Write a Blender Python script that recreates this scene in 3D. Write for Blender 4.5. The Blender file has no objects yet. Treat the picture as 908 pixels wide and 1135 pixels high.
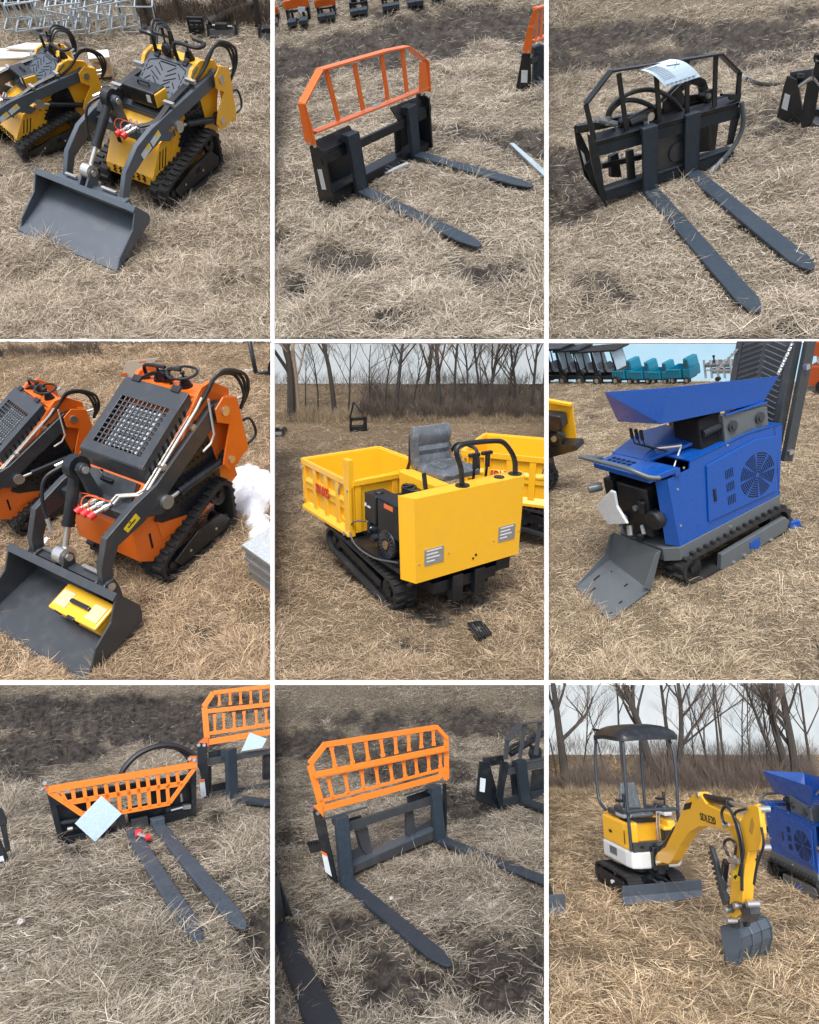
import math, random
import numpy as np
# ---------------------------------------------------------------- optics and plots
# The place is a tiered show ground: nine fenced-off plots in three tiers, each plot a real
# patch of ground with its own slope, all looked at from one stand-point.
TANV = 0.8                       # tan of half the vertical field of view
FPX = 567.5 / TANV
PITCH = math.radians(14)         # the camera looks down by this much
ROWD = [36.0, 11.5, 4.6]          # distance of the top, middle and bottom tier
def nrm(v):
    v = np.asarray(v, float); return v / np.linalg.norm(v)
def ray(u, v): return nrm([(u - 454) / FPX, (567.5 - v) / FPX, -1.0])
XC = (302.0, 606.0); YC = (378.0, 757.0)     # the plot borders

class Frame:
    """right-handed frame in camera space: p = o + s * R @ local"""
    def __init__(s, R, o, sc, tile=None): s.R = R; s.o = np.array(o, float); s.s = sc; s.tile = tile
    def cam(s, p): return s.o + s.s * (s.R @ np.asarray(p, float))
    def loc(s, c): return s.R.T @ ((np.asarray(c, float) - s.o) / s.s)
    def eye(s): return s.loc([0, 0, 0])
    def zr(s, z): 
        t = s.tile; return s.R.T @ ray(t.zx + z[0] / t.k, t.zy + z[1] / t.k)
    def pl(s, ax, val, *pts):
        """sight lines through zoomed-in photo points, cut by the local plane axis = val"""
        out = []
        e = s.eye(); a = 'xyz'.index(ax)
        for z in pts:
            d = s.zr(z); out.append(e + d * (val - e[a]) / d[a])
        return out if len(out) > 1 else out[0]
    def plane(s, p0, n, *pts):
        out = []; e = s.eye(); n = np.array(n, float); p0 = np.array(p0, float)
        for z in pts:
            d = s.zr(z); out.append(e + d * (n @ (p0 - e)) / (n @ d))
        return out if len(out) > 1 else out[0]
    def sub(s, p, yaw=0.0, sc=1.0, tilt=0.0, roll=0.0):
        c, q = math.cos(math.radians(yaw)), math.sin(math.radians(yaw))
        Z = np.array([[c, -q, 0], [q, c, 0], [0, 0, 1.0]])
        c, q = math.cos(math.radians(tilt)), math.sin(math.radians(tilt))
        Y = np.array([[1, 0, 0], [0, c, -q], [0, q, c]])
        c, q = math.cos(math.radians(roll)), math.sin(math.radians(roll))
        X = np.array([[c, 0, q], [0, 1, 0], [-q, 0, c]])
        return Frame(s.R @ Z @ Y @ X, s.cam(p), s.s * sc, s.tile)
    def px(s, p):
        c = s.cam(p); return np.array([454 + FPX * c[0] / -c[2], 567.5 - FPX * c[1] / -c[2]])
    def z(s, p):
        t = s.tile; a = s.px(p); return np.array([(a[0] - t.zx) * t.k, (a[1] - t.zy) * t.k])

class Tile(Frame):
    def __init__(t, col, row, zx, zy, k, n, o, sc, near=None, far=None, yaw=0):
        n = nrm(n); gx = nrm(np.array([1, 0, 0]) - n * n[0]); gy = np.cross(n, gx)
        D = ROWD[row] / 10.0
        Frame.__init__(t, np.stack([gx, gy, n], 1), np.array(o) * D, sc * D)
        t.tile = t; t.zx = zx; t.zy = zy; t.k = k; t.col = col; t.row = row
        t.near = near; t.far = far; t.seed = row * 3 + col; t.yaw = yaw
        t.mainf = t.sub([0, 0, 0], yaw)
    def h(t, x, y):
        """ground height in tile units (flat round the main machine, falling in front, banked behind)"""
        z = 0.0
        if t.near and y < t.near[0]: z -= t.near[1] * (t.near[0] - y) ** 2
        if t.far and y > t.far[0]:
            q = y - t.far[0]; w = t.far[2] if len(t.far) > 2 else 1e9
            z += t.far[1] * q * q if q < w else t.far[1] * w * w + 2 * t.far[1] * w * (q - w)
        return z
    def g(t, zx, zy):
        """where the sight line through a zoomed-in photo point meets the ground"""
        e = t.eye(); d = t.zr((zx, zy)); a = 0.0; step = 0.05 / t.s * t.s
        pr = 0.0; q = 0.2
        while q < 60:
            p = e + d * q
            if p[2] < t.h(p[0], p[1]):
                lo, hi = pr, q
                for _ in range(30):
                    m = (lo + hi) / 2; p = e + d * m
                    if p[2] < t.h(p[0], p[1]): hi = m
                    else: lo = m
                return e + d * hi
            pr = q; q += 0.05
        return e + d * 60
    def gv(t, A, B):
        """the same for arrays of photo points"""
        e = t.eye(); U = t.zx + np.asarray(A, float) / t.k; V = t.zy + np.asarray(B, float) / t.k
        d = np.stack([(U - 454) / FPX, (567.5 - V) / FPX, -np.ones_like(U)], 1); d /= np.linalg.norm(d, axis=1, keepdims=True); d = d @ t.R
        lo = np.full(len(U), .2); hi = np.full(len(U), 60.0); q = lo.copy(); done = np.zeros(len(U), bool)
        while q[0] < 60 and not done.all():
            q2 = q + .1; p = e + d * q2[:, None]; hit = (p[:, 2] < hgrid(t, p[:, 0], p[:, 1])) & ~done
            lo[hit] = q[hit]; hi[hit] = q2[hit]; done |= hit; q = q2
        lo[~done] = 59.9
        for _ in range(25):
            m = (lo + hi) / 2; p = e + d * m[:, None]; b = p[:, 2] < hgrid(t, p[:, 0], p[:, 1]); hi = np.where(b, m, hi); lo = np.where(b, lo, m)
        return e + d * hi[:, None]
    def at(t, zx, zy, yaw=0, sc=1.0, lift=0.0):
        """frame standing on the ground at a zoomed-in photo point; yaw in plot axes"""
        p = t.g(zx, zy); p[2] += lift
        return t.sub(p, yaw, sc)
K3 = 3.003; K2 = 2.9868; K4 = 2.993
TILES = {
 1: Tile(0, 0, 0, 0, K3,   (.063, .514, .855), (-3.172, 4.449, -8.375), 1.1262, yaw=-116.1),
 2: Tile(1, 0, 302, 0, K2, (-.118, .639, .76), (-.389, 4.637, -8.851), 1.7238, far=(2.5, .06, 3), yaw=44.4),
 3: Tile(2, 0, 606, 0, K3, (-.262, .709, .655), (3.341, 4.337, -8.368), 1.5792, far=(2.5, .05, 3), yaw=1.1),
 4: Tile(0, 1, 0, 378, K4, (-.034, .775, .63), (-3.516, -.382, -9.354), 1.5928, yaw=-118.6),
 5: Tile(1, 1, 302, 378, K2, (.001, .943, .332), (-.324, -.805, -9.962), 1.5243, far=(4.0, .045, 4), yaw=-56.1),
 6: Tile(2, 1, 606, 378, K4, (-.27, .894, .358), (4.163, -.47, -9.08), 1.3326, yaw=-155.9),
 7: Tile(0, 2, 0, 757, K3, (-.076, .989, -.126), (-3.653, -4.188, -8.313), 1.759, far=(2.0, .11, 3), yaw=32.2),
 8: Tile(1, 2, 302, 757, K2, (-.095, .988, -.121), (-.235, -4.779, -8.781), 1.714, far=(2.0, .11, 3), yaw=29.4),
 9: Tile(2, 2, 606, 757, K3, (-.006, .972, -.236), (3.001, -4.841, -8.219), .7839, far=(5.0, .03, 4), yaw=-77.8),
}
import bpy, bmesh
from mathutils import Vector, Matrix
random.seed(7)
SC = bpy.context.scene
COL = SC.collection
CAMLOC = Vector((0, 0, 16))
CAMM = Matrix.Translation(CAMLOC) @ Matrix.Rotation(math.pi / 2 - PITCH, 4, 'X')
OWN = []                      # (object, tile number) for the trimming at the plot borders
CUR = [1]                     # the plot being furnished

def m4(F):
    M = Matrix.Identity(4)
    for i in range(3):
        for j in range(3): M[i][j] = float(F.R[i][j] * F.s)
        M[i][3] = float(F.o[i])
    return CAMM @ M
# ---------------------------------------------------------------- materials
MATS = {}
def node(nt, t, **k):
    n = nt.nodes.new(t)
    for a, b in k.items(): setattr(n, a, b)
    return n
def mat(name, col, rough=.5, metal=0.0, dirt=.12, dcol=(.30, .24, .17), bump=.15, scale=9.0, coat=0.0, spec=.5, var=.08, alpha=1.0, trans=0.0):
    if name in MATS: return MATS[name]
    m = bpy.data.materials.new(name); m.use_nodes = True; nt = m.node_tree; L = nt.links.new
    b = nt.nodes['Principled BSDF']
    tc = node(nt, 'ShaderNodeTexCoord')
    n1 = node(nt, 'ShaderNodeTexNoise'); n1.inputs['Scale'].default_value = scale; n1.inputs['Detail'].default_value = 6; n1.inputs['Roughness'].default_value = .65
    n2 = node(nt, 'ShaderNodeTexNoise'); n2.inputs['Scale'].default_value = scale * 9; n2.inputs['Detail'].default_value = 4
    L(tc.outputs['Object'], n1.inputs['Vector']); L(tc.outputs['Object'], n2.inputs['Vector'])
    r1 = node(nt, 'ShaderNodeValToRGB'); r1.color_ramp.elements[0].position = .5; r1.color_ramp.elements[1].position = .78
    L(n1.outputs['Fac'], r1.inputs['Fac'])
    mu = node(nt, 'ShaderNodeMath', operation='MULTIPLY'); L(r1.outputs['Color'], mu.inputs[0]); mu.inputs[1].default_value = dirt
    hv = node(nt, 'ShaderNodeMapRange'); L(n2.outputs['Fac'], hv.inputs['Value']); hv.inputs['From Min'].default_value = .3; hv.inputs['From Max'].default_value = .7
    hv.inputs['To Min'].default_value = 1 - var; hv.inputs['To Max'].default_value = 1 + var
    vm = node(nt, 'ShaderNodeVectorMath', operation='SCALE'); vm.inputs[0].default_value = col; L(hv.outputs['Result'], vm.inputs['Scale'])
    mx = node(nt, 'ShaderNodeMix', data_type='RGBA'); L(mu.outputs[0], mx.inputs['Factor']); L(vm.outputs[0], mx.inputs[6]); mx.inputs[7].default_value = (*dcol, 1)
    L(mx.outputs[2], b.inputs['Base Color'])
    rr = node(nt, 'ShaderNodeMath', operation='MULTIPLY_ADD'); L(n1.outputs['Fac'], rr.inputs[0]); rr.inputs[1].default_value = .35; rr.inputs[2].default_value = max(rough - .15, .03)
    L(rr.outputs[0], b.inputs['Roughness'])
    b.inputs['Metallic'].default_value = metal; b.inputs['Specular IOR Level'].default_value = spec
    b.inputs['Coat Weight'].default_value = coat; b.inputs['Coat Roughness'].default_value = .15
    if trans: b.inputs['Transmission Weight'].default_value = trans
    if alpha < 1: b.inputs['Alpha'].default_value = alpha
    if bump:
        bp = node(nt, 'ShaderNodeBump'); bp.inputs['Strength'].default_value = bump; bp.inputs['Distance'].default_value = .01
        L(n2.outputs['Fac'], bp.inputs['Height']); L(bp.outputs[0], b.inputs['Normal'])
    MATS[name] = m; return m
YEL = mat('yellow_paint', (.72, .40, .022), .32, coat=.3, bump=.03, dirt=.10, var=.03)
YEL2 = mat('golden_yellow_paint', (.90, .47, .018), .34, coat=.3, bump=.03, dirt=.16, dcol=(.62, .40, .10), scale=4, var=.02)
YELX = mat('deep_yellow_paint', (.80, .42, .024), .34, coat=.3, bump=.03, dirt=.08, var=.03)
ORG = mat('orange_paint', (.74, .145, .012), .33, coat=.3, bump=.03, dirt=.10, var=.03)
ORGL = mat('bright_orange_paint', (.84, .215, .022), .36, coat=.2, bump=.03, dirt=.08, var=.03)
BLU = mat('blue_paint', (.003, .072, .34), .28, coat=.45, bump=.01, dirt=0, var=.01)
GRY = mat('slate_grey_paint', (.062, .080, .102), .34, coat=.25, bump=.04, dirt=.10, var=.05)
GRY2 = mat('dark_grey_paint', (.036, .041, .047), .34, coat=.2, bump=.04, dirt=.10, var=.05)
GRYM = mat('mid_grey_paint', (.10, .115, .125), .35, coat=.2, bump=.03, dirt=.08, var=.04)
BLK = mat('black_paint', (.0045, .0075, .0115), .38, coat=.12, bump=.05, dirt=.10, var=.1)
BLKW = mat('scuffed_black_paint', (.016, .023, .031), .5, spec=.3, coat=.04, bump=.08, dirt=.2, dcol=(.09, .085, .08), scale=5, var=.15)
STL = mat('worn_fork_steel', (.026, .039, .054), .5, metal=0, spec=.3, coat=.06, bump=.08, dirt=.12, dcol=(.12, .12, .12), scale=5, var=.15)
STL2 = mat('dusty_fork_steel', (.060, .078, .098), .55, spec=.25, metal=0, bump=.15, dirt=.25, dcol=(.17, .18, .19), scale=7, var=.2)
RUB = mat('rubber', (.014, .014, .015), .75, bump=.3, dirt=.3, dcol=(.12, .10, .08), scale=7, var=.2)
HOS = mat('hose_rubber', (.014, .015, .018), .4, bump=.05, dirt=.05)
DRK = mat('recess_shade', (.004, .004, .005), .9, bump=0, dirt=0)  # near-black paint for shade inside openings, laid on as solid pieces
CHR = mat('zinc_steel', (.62, .62, .60), .3, metal=.9, bump=.05, dirt=.1)
PIPE = mat('steel_pipe', (.50, .47, .42), .33, metal=.3, bump=.02, dirt=.05)
WHT = mat('white_plastic', (.72, .73, .74), .4, bump=.02, dirt=.06)
PAP = mat('pale_sheet', (.50, .64, .76), .42, bump=.02, dirt=.05, dcol=(.4, .45, .5), coat=.2)
STK = mat('sticker', (.60, .66, .70), .4, bump=0, dirt=.2, dcol=(.2, .2, .22), scale=30)
STKY = mat('yellow_sticker', (.85, .60, .02), .4, bump=0, dirt=.1)
REDP = mat('red_cap', (.75, .03, .03), .4, bump=0, dirt=0)
REDT = mat('red_lettering', (.55, .05, .02), .5, bump=0, dirt=.2, dcol=(.7, .4, .02), scale=30)
BLKT = mat('black_lettering', (.012, .012, .012), .5, bump=0, dirt=0)
PLA = mat('nameplate_metal', (.42, .42, .42), .35, metal=.6, bump=.05, dirt=.3, dcol=(.12, .12, .12), scale=30)
WOOD = mat('pale_wood', (.58, .41, .24), .7, bump=.1, dirt=.3, dcol=(.4, .27, .15))
PVC = mat('clear_wrapped_vinyl', (.085, .095, .105), .22, coat=.7, bump=.6, dirt=.45, dcol=(.30, .32, .34), scale=9, var=.2)
GALV = mat('galvanised_steel', (.44, .50, .54), .42, metal=.3, bump=.05, dirt=.15)
BARK = mat('bark', (.045, .037, .031), .9, bump=.5, dirt=.5, dcol=(.10, .085, .07), scale=4)
BARKL = mat('peeled_bark', (.30, .22, .15), .9, bump=.5, dirt=.5, dcol=(.10, .08, .07), scale=3)
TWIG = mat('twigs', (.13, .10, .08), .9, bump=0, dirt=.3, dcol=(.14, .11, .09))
SNOW = mat('snow', (.80, .83, .87), .6, bump=.5, dirt=.12, dcol=(.5, .45, .38), scale=5)
TEAL = mat('teal_paint', (.0, .17, .27), .35, coat=.3, bump=.02, dirt=.05)
WPNT = mat('white_frame_paint', (1.0, 1.0, 1.0), .8, bump=0, dirt=0, var=0)
# ---------------------------------------------------------------- mesh building
WHOLE = {'vent_slots', 'side_slots', 'holes', 'cut_pattern', 'louvre', 'fan_grille', 'print', 'lettering', 'ribs', 'engraved_lines', 'belt_ridges', 'step_slots', 'lid_slots', 'starter_fins', 'teeth', 'mark', 'guard', 'hoop_guard', 'wheel', 'track', 'cover_seam', 'bucket', 'shell', 'rack', 'orange_mark', 'cooler_core', 'maker_mark', 'frame', 'timber_frame', 'crown', 'trunk'}
class MB:
    def __init__(s): s.v = []; s.f = []; s.sm = []; s.p = []
    def add(s, vs, fs, smooth=False):
        n = len(s.v); s.v += [tuple(map(float, v)) for v in vs]; s.p.append((n, len(s.v), len(s.f), len(fs)))
        for f in fs: s.f.append([n + i for i in f]); s.sm.append(smooth)
        return s
    def box(s, a, b):
        x0, y0, z0 = [min(p, q) for p, q in zip(a, b)]; x1, y1, z1 = [max(p, q) for p, q in zip(a, b)]
        return s.add([(x0, y0, z0), (x1, y0, z0), (x1, y1, z0), (x0, y1, z0), (x0, y0, z1), (x1, y0, z1), (x1, y1, z1), (x0, y1, z1)],
                     [(0, 3, 2, 1), (4, 5, 6, 7), (0, 1, 5, 4), (1, 2, 6, 5), (2, 3, 7, 6), (3, 0, 4, 7)])
    def ext(s, poly, vec):
        """a flat outline given thickness vec"""
        p = [np.array(q, float) for q in poly]; v = np.array(vec, float); n = len(p)
        nn = sum((np.cross(p[i] - p[0], p[(i + 1) % n] - p[0]) for i in range(n)), np.zeros(3))
        fl = nn @ v > 0
        vs = p + [q + v for q in p]
        fs = [list(range(n)), list(range(n, 2 * n))] + [[i, (i + 1) % n, n + (i + 1) % n, n + i] for i in range(n)]
        if fl: fs[0].reverse()
        else:
            fs[1].reverse(); fs[2:] = [list(reversed(f)) for f in fs[2:]]
        return s.add(vs, fs)
    def xz(s, poly, y0, y1): return s.ext([(x, min(y0, y1), z) for x, z in poly], (0, abs(y1 - y0), 0))
    def yz(s, poly, x0, x1): return s.ext([(min(x0, x1), y, z) for y, z in poly], (abs(x1 - x0), 0, 0))
    def xy(s, poly, z0, z1): return s.ext([(x, y, min(z0, z1)) for x, y in poly], (0, 0, abs(z1 - z0)))
    def bar(s, a, b, w, h=None, up=(0, 0, 1)):
        """square bar from a to b; w across, h along 'up'"""
        h = w if h is None else h
        a = np.array(a, float); b = np.array(b, float); d = nrm(b - a); u = np.array(up, float)
        if abs(d @ u) > .98: u = np.array([1.0, 0, 0])
        x = nrm(np.cross(d, u)); u = np.cross(x, d)
        c = [a + x * i * w / 2 + u * j * h / 2 for i, j in ((-1, -1), (1, -1), (1, 1), (-1, 1))]
        return s.add(c + [q + (b - a) for q in c], [(0, 1, 2, 3), (7, 6, 5, 4), (0, 4, 5, 1), (1, 5, 6, 2), (2, 6, 7, 3), (3, 7, 4, 0)])
    def tube(s, pts, r, n=8, sub=0, closed=False):
        P = [np.array(p, float) for p in pts]
        if sub: P = smoothline(P, sub)
        R = r if hasattr(r, '__len__') else [r] * len(P)
        if len(R) != len(P): R = list(np.interp(np.linspace(0, 1, len(P)), np.linspace(0, 1, len(R)), R))
        t = [nrm(P[min(i + 1, len(P) - 1)] - P[max(i - 1, 0)]) for i in range(len(P))]
        u = np.array([0, 0, 1.0]) if abs(t[0][2]) < .9 else np.array([1.0, 0, 0])
        vs = []
        for i, p in enumerate(P):
            u = nrm(u - t[i] * (u @ t[i])); w = np.cross(t[i], u)
            vs += [p + R[i] * (u * math.cos(2 * math.pi * k / n) + w * math.sin(2 * math.pi * k / n)) for k in range(n)]
        b = len(s.v); m = len(P)
        s.add(vs, [[i * n + k, i * n + (k + 1) % n, (i + 1) * n + (k + 1) % n, (i + 1) * n + k] for i in range(m - 1) for k in range(n)], True)
        s.f.append([b + n - 1 - k for k in range(n)]); s.sm.append(False)
        s.f.append([b + (m - 1) * n + k for k in range(n)]); s.sm.append(False)
        p = s.p[-1]; s.p[-1] = (p[0], p[1], p[2], p[3] + 2)
        return s
    def cyl(s, a, b, r, n=14): return s.tube([a, b], r, n)
    def disc(s, c, ax, r, t, n=18):
        c = np.array(c, float); v = np.zeros(3); v['xyz'.index(ax)] = t
        return s.cyl(c - v / 2, c + v / 2, r, n)
    def band(s, path, w, y0, y1):
        """plate of width w (list ok) following a path in the x-z plane, between y0 and y1"""
        P = [np.array(p, float) for p in path]; W = w if hasattr(w, '__len__') else [w] * len(P)
        L, R = [], []
        for i, p in enumerate(P):
            t = nrm(P[min(i + 1, len(P) - 1)] - P[max(i - 1, 0)])
            nn = np.array([-t[1], t[0]])
            if 0 < i < len(P) - 1:
                a = nrm(P[i] - P[i - 1]); k = 1 / max(.5, abs(np.array([-a[1], a[0]]) @ nn))
            else: k = 1
            L.append(p + nn * W[i] / 2 * k); R.append(p - nn * W[i] / 2 * k)
        n = len(P); ya, yb = min(y0, y1), max(y0, y1)
        vs = []
        for a, b in zip(L, R): vs += [(a[0], ya, a[1]), (b[0], ya, b[1]), (b[0], yb, b[1]), (a[0], yb, a[1])]
        fs = [[0, 1, 2, 3], [4 * n - 1, 4 * n - 2, 4 * n - 3, 4 * n - 4]]
        for i in range(n - 1):
            for k in range(4): fs.append([4 * i + k, 4 * i + 4 + k, 4 * i + 4 + (k + 1) % 4, 4 * i + (k + 1) % 4])
        return s.add(vs, fs)
    def ball(s, c, r, n=10):
        c = np.array(c, float); r = np.array(r if hasattr(r, '__len__') else [r] * 3, float); m = n // 2
        vs = [c + r * np.array([math.sin(math.pi * i / m) * math.cos(2 * math.pi * k / n), math.sin(math.pi * i / m) * math.sin(2 * math.pi * k / n), math.cos(math.pi * i / m)]) for i in range(m + 1) for k in range(n)]
        return s.add(vs, [[i * n + k, (i + 1) * n + k, (i + 1) * n + (k + 1) % n, i * n + (k + 1) % n] for i in range(m) for k in range(n)], True)
    def grid(s, rows, th=0.0, smooth=True):
        """rows of points -> sheet; th gives it thickness along -normal"""
        m, n = len(rows), len(rows[0]); P = [np.array(p, float) for r in rows for p in r]
        fs = [[i * n + j, i * n + j + 1, (i + 1) * n + j + 1, (i + 1) * n + j] for i in range(m - 1) for j in range(n - 1)]
        if th:
            G = np.array(P).reshape(m, n, 3); du = np.gradient(G, axis=1); dv = np.gradient(G, axis=0)
            N = np.cross(du, dv); N /= np.linalg.norm(N, axis=2, keepdims=True) + 1e-12
            Q = list((G - N * th).reshape(-1, 3)); k = m * n
            fs2 = [[k + a for a in reversed(f)] for f in fs]
            rim = [j for j in range(n)] + [i * n + n - 1 for i in range(1, m)] + [(m - 1) * n + j for j in range(n - 2, -1, -1)] + [i * n for i in range(m - 2, 0, -1)]
            fs3 = [[rim[i], k + rim[i], k + rim[(i + 1) % len(rim)], rim[(i + 1) % len(rim)]] for i in range(len(rim))]
            return s.add(P + Q, fs + fs2 + fs3, False)
        return s.add(P, fs, smooth)
    def pieces(s):
        """groups of the added shapes that touch each other"""
        B = []
        for a, b, _, _ in s.p:
            V = np.array(s.v[a:b]); B.append((V.min(0) - .004, V.max(0) + .004))
        n = len(B); g = list(range(n))
        for _ in range(4):
            for i in range(n):
                for j in range(i):
                    if g[i] != g[j] and (B[i][0] <= B[j][1]).all() and (B[j][0] <= B[i][1]).all():
                        k, l = g[i], g[j]; g = [l if x == k else x for x in g]
        out = []
        for k in sorted(set(g)):
            q = MB()
            for i in range(n):
                if g[i] == k:
                    a, b, f0, nf = s.p[i]; o = len(q.v); q.v += s.v[a:b]; q.f += [[x - a + o for x in f] for f in s.f[f0:f0 + nf]]; q.sm += s.sm[f0:f0 + nf]
            out.append(q)
        return out
    def build(s, name, m, parent=None, frame=None, bevel=0.0, label=None, clean=True):
        if parent is not None and clean and 1 < len(s.p) < 40 and name not in WHOLE:
            q = s.pieces()
            if 1 < len(q) <= 14:
                r = [x.build(name, m, parent, frame, bevel, label, clean) for x in q]; return max(r, key=lambda o: len(o.data.vertices))
        me = bpy.data.meshes.new(name); me.from_pydata(s.v, [], s.f)
        me.polygons.foreach_set('use_smooth', s.sm)
        if clean:
            bm = bmesh.new(); bm.from_mesh(me); bmesh.ops.remove_doubles(bm, verts=bm.verts, dist=1e-6)
            bmesh.ops.recalc_face_normals(bm, faces=bm.faces); bm.to_mesh(me); bm.free()
        if any(s.sm): me.set_sharp_from_angle(angle=math.radians(40))
        me.materials.append(m)
        o = bpy.data.objects.new(name, me); COL.objects.link(o)
        if parent is not None: o.parent = parent
        elif frame is not None: o.matrix_world = m4(frame)
        if bevel:
            b = o.modifiers.new('bevel', 'BEVEL'); b.width = bevel; b.segments = 2; b.limit_method = 'ANGLE'; b.angle_limit = math.radians(35)
        if label: o['label'] = label
        OWN.append((o, CUR[0])); return o
def smoothline(P, sub):
    P = [np.array(p, float) for p in P]; Q = [2 * P[0] - P[1]] + P + [2 * P[-1] - P[-2]]; out = []
    for i in range(1, len(Q) - 2):
        for k in range(sub):
            t = k / sub; a, b, c, d = Q[i - 1], Q[i], Q[i + 1], Q[i + 2]
            out.append(.5 * ((2 * b) + (c - a) * t + (2 * a - 5 * b + 4 * c - d) * t * t + (3 * b - a - 3 * c + d) * t ** 3))
    out.append(P[-1]); return out
def tag(o, label=None, cat=None, group=None, kind=None):
    if label: o['label'] = label
    if cat: o['category'] = cat
    if group: o['group'] = group
    if kind: o['kind'] = kind
    return o
def thing(name, frame, label, cat, group=None):
    o = bpy.data.objects.new(name, None); COL.objects.link(o); o.empty_display_size = .1
    o.matrix_world = m4(frame); tag(o, label, cat, group); OWN.append((o, CUR[0])); return o
def copytree(o, frame=None, parent=None):
    c = o.copy(); COL.objects.link(c); OWN.append((c, CUR[0]))
    if parent is not None: c.parent = parent
    if frame is not None: c.matrix_world = m4(frame)
    for ch in list(o.children): copytree(ch, None, c)
    return c
def text(name, body, p, ex, ey, size, m, parent, depth=.003, xs=1.0, bold=0.0):
    """lettering: p = left foot of the line, ex along the line, ey up (thing axes)"""
    cu = bpy.data.curves.new(name, 'FONT'); cu.body = body; cu.size = size; cu.extrude = depth; cu.offset = bold; cu.resolution_u = 3
    t = bpy.data.objects.new('tmp', cu); COL.objects.link(t)
    bpy.context.view_layer.update()
    me = bpy.data.meshes.new_from_object(t); bpy.data.objects.remove(t); me.name = name
    ex, ey = nrm(ex), np.array(ey, float); ey = nrm(ey); ez = nrm(np.cross(ex, ey))
    M = Matrix(((ex[0] * xs, ey[0], ez[0], p[0]), (ex[1] * xs, ey[1], ez[1], p[1]), (ex[2] * xs, ey[2], ez[2], p[2]), (0, 0, 0, 1)))
    me.transform(M); me.materials.clear(); me.materials.append(m)
    o = bpy.data.objects.new(name, me); COL.objects.link(o); o.parent = parent; OWN.append((o, CUR[0])); return o
def hull(circles, n=28):
    pts = [(cx + r * math.cos(2 * math.pi * k / n), cz + r * math.sin(2 * math.pi * k / n)) for cx, cz, r in circles for k in range(n)]
    pts = sorted(set(pts)); 
    def half(ps):
        h = []
        for p in ps:
            while len(h) > 1 and (h[-1][0] - h[-2][0]) * (p[1] - h[-2][1]) - (h[-1][1] - h[-2][1]) * (p[0] - h[-2][0]) <= 0: h.pop()
            h.append(p)
        return h
    a = half(pts); b = half(pts[::-1]); return a[:-1] + b[:-1]
def resample(poly, step):
    P = [np.array(p, float) for p in poly]; P.append(P[0]); d = [0]
    for i in range(1, len(P)): d.append(d[-1] + np.linalg.norm(P[i] - P[i - 1]))
    n = max(8, int(d[-1] / step)); out = []
    for k in range(n):
        s = d[-1] * k / n; i = max(j for j in range(len(d)) if d[j] <= s); i = min(i, len(P) - 2)
        out.append(P[i] + (P[i + 1] - P[i]) * (s - d[i]) / (d[i + 1] - d[i] + 1e-12))
    return out
def track(parent, circles, y0, y1, th=.03, lug=.022, pitch=.075, name='track', split=True, m=None):
    """rubber track: belt round the hull of the wheels, with cleats; hub wheels as its sub-parts"""
    m = m or RUB
    base = hull(circles); P = resample(base, .025); n = len(P); b = MB(); ya, yb = sorted((y0, y1))
    cen = sum(P) / n; N = []
    for i in range(n):
        t = nrm(P[(i + 1) % n] - P[i - 1]); q = np.array([t[1], -t[0]]); N.append(q)
    vs = []
    for p, q in zip(P, N):
        inn = p - q * th; vs += [(p[0], ya, p[1]), (p[0], yb, p[1]), (inn[0], yb, inn[1]), (inn[0], ya, inn[1])]
    fs = []
    for i in range(n):
        j = (i + 1) % n
        for k in range(4): fs.append([4 * i + k, 4 * j + k, 4 * j + (k + 1) % 4, 4 * i + (k + 1) % 4])
    b.add(vs, fs)
    C = resample(base, pitch); nc = len(C); w = yb - ya
    for i in range(nc):
        t = nrm(C[(i + 1) % nc] - C[i - 1]); q = np.array([t[1], -t[0]])
        segs = [(ya + .03 * w, ya + .44 * w, 0), (ya + .56 * w, yb - .03 * w, .45)] if split else [(ya, yb, 0)]
        for a, c, off in segs:
            o = C[i] + t * pitch * off; l = pitch * .34
            e = []
            for yy in (a, c):
                for sx, sz in ((-1, 0), (1, 0), (.6, 1), (-.6, 1)):
                    pp = o + t * sx * l / 1.0 * .75 + q * (sz * lug - .002); e.append((pp[0], yy, pp[1]))
            b.add(e, [(0, 1, 2, 3), (7, 6, 5, 4), (0, 4, 5, 1), (1, 5, 6, 2), (2, 6, 7, 3), (3, 7, 4, 0)])
    o = b.build(name, m, parent)
    for cx, cz, r in circles:
        if r < .05: continue
        wb = MB(); rr = r - th - .004; wb.disc((cx, (ya + yb) / 2, cz), 'y', rr, w * .62, 20).disc((cx, (ya + yb) / 2, cz), 'y', rr * .35, w * .8, 12)
        for k in range(6):
            a = k * math.pi / 3; wb.disc((cx + rr * .65 * math.cos(a), (ya + yb) / 2, cz + rr * .65 * math.sin(a)), 'y', rr * .09, w * .66, 6)
        wb.build('wheel', BLK, o)
    return o
def onslope(a, b, u, v, off=0.0):
    """point on the sloping hood: a, b = its (x, z) ends, u across (y), v along 0..1, off = height above"""
    a = np.array(a, float); b = np.array(b, float); d = b - a; n = nrm([-d[1], d[0]])
    if n[1] < 0: n = -n
    p = a + d * v + n * off; return np.array([p[0], u, p[1]])
def slab(mb, a, b, u0, v0, u1, v1, w, off, th):
    """thin bar lying on the sloping hood from (u0,v0) to (u1,v1)"""
    p = onslope(a, b, u0, v0, off); q = onslope(a, b, u1, v1, off); n = onslope(a, b, 0, 0, 1) - onslope(a, b, 0, 0, 0)
    mb.bar(p, q, w, th, up=n)
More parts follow.
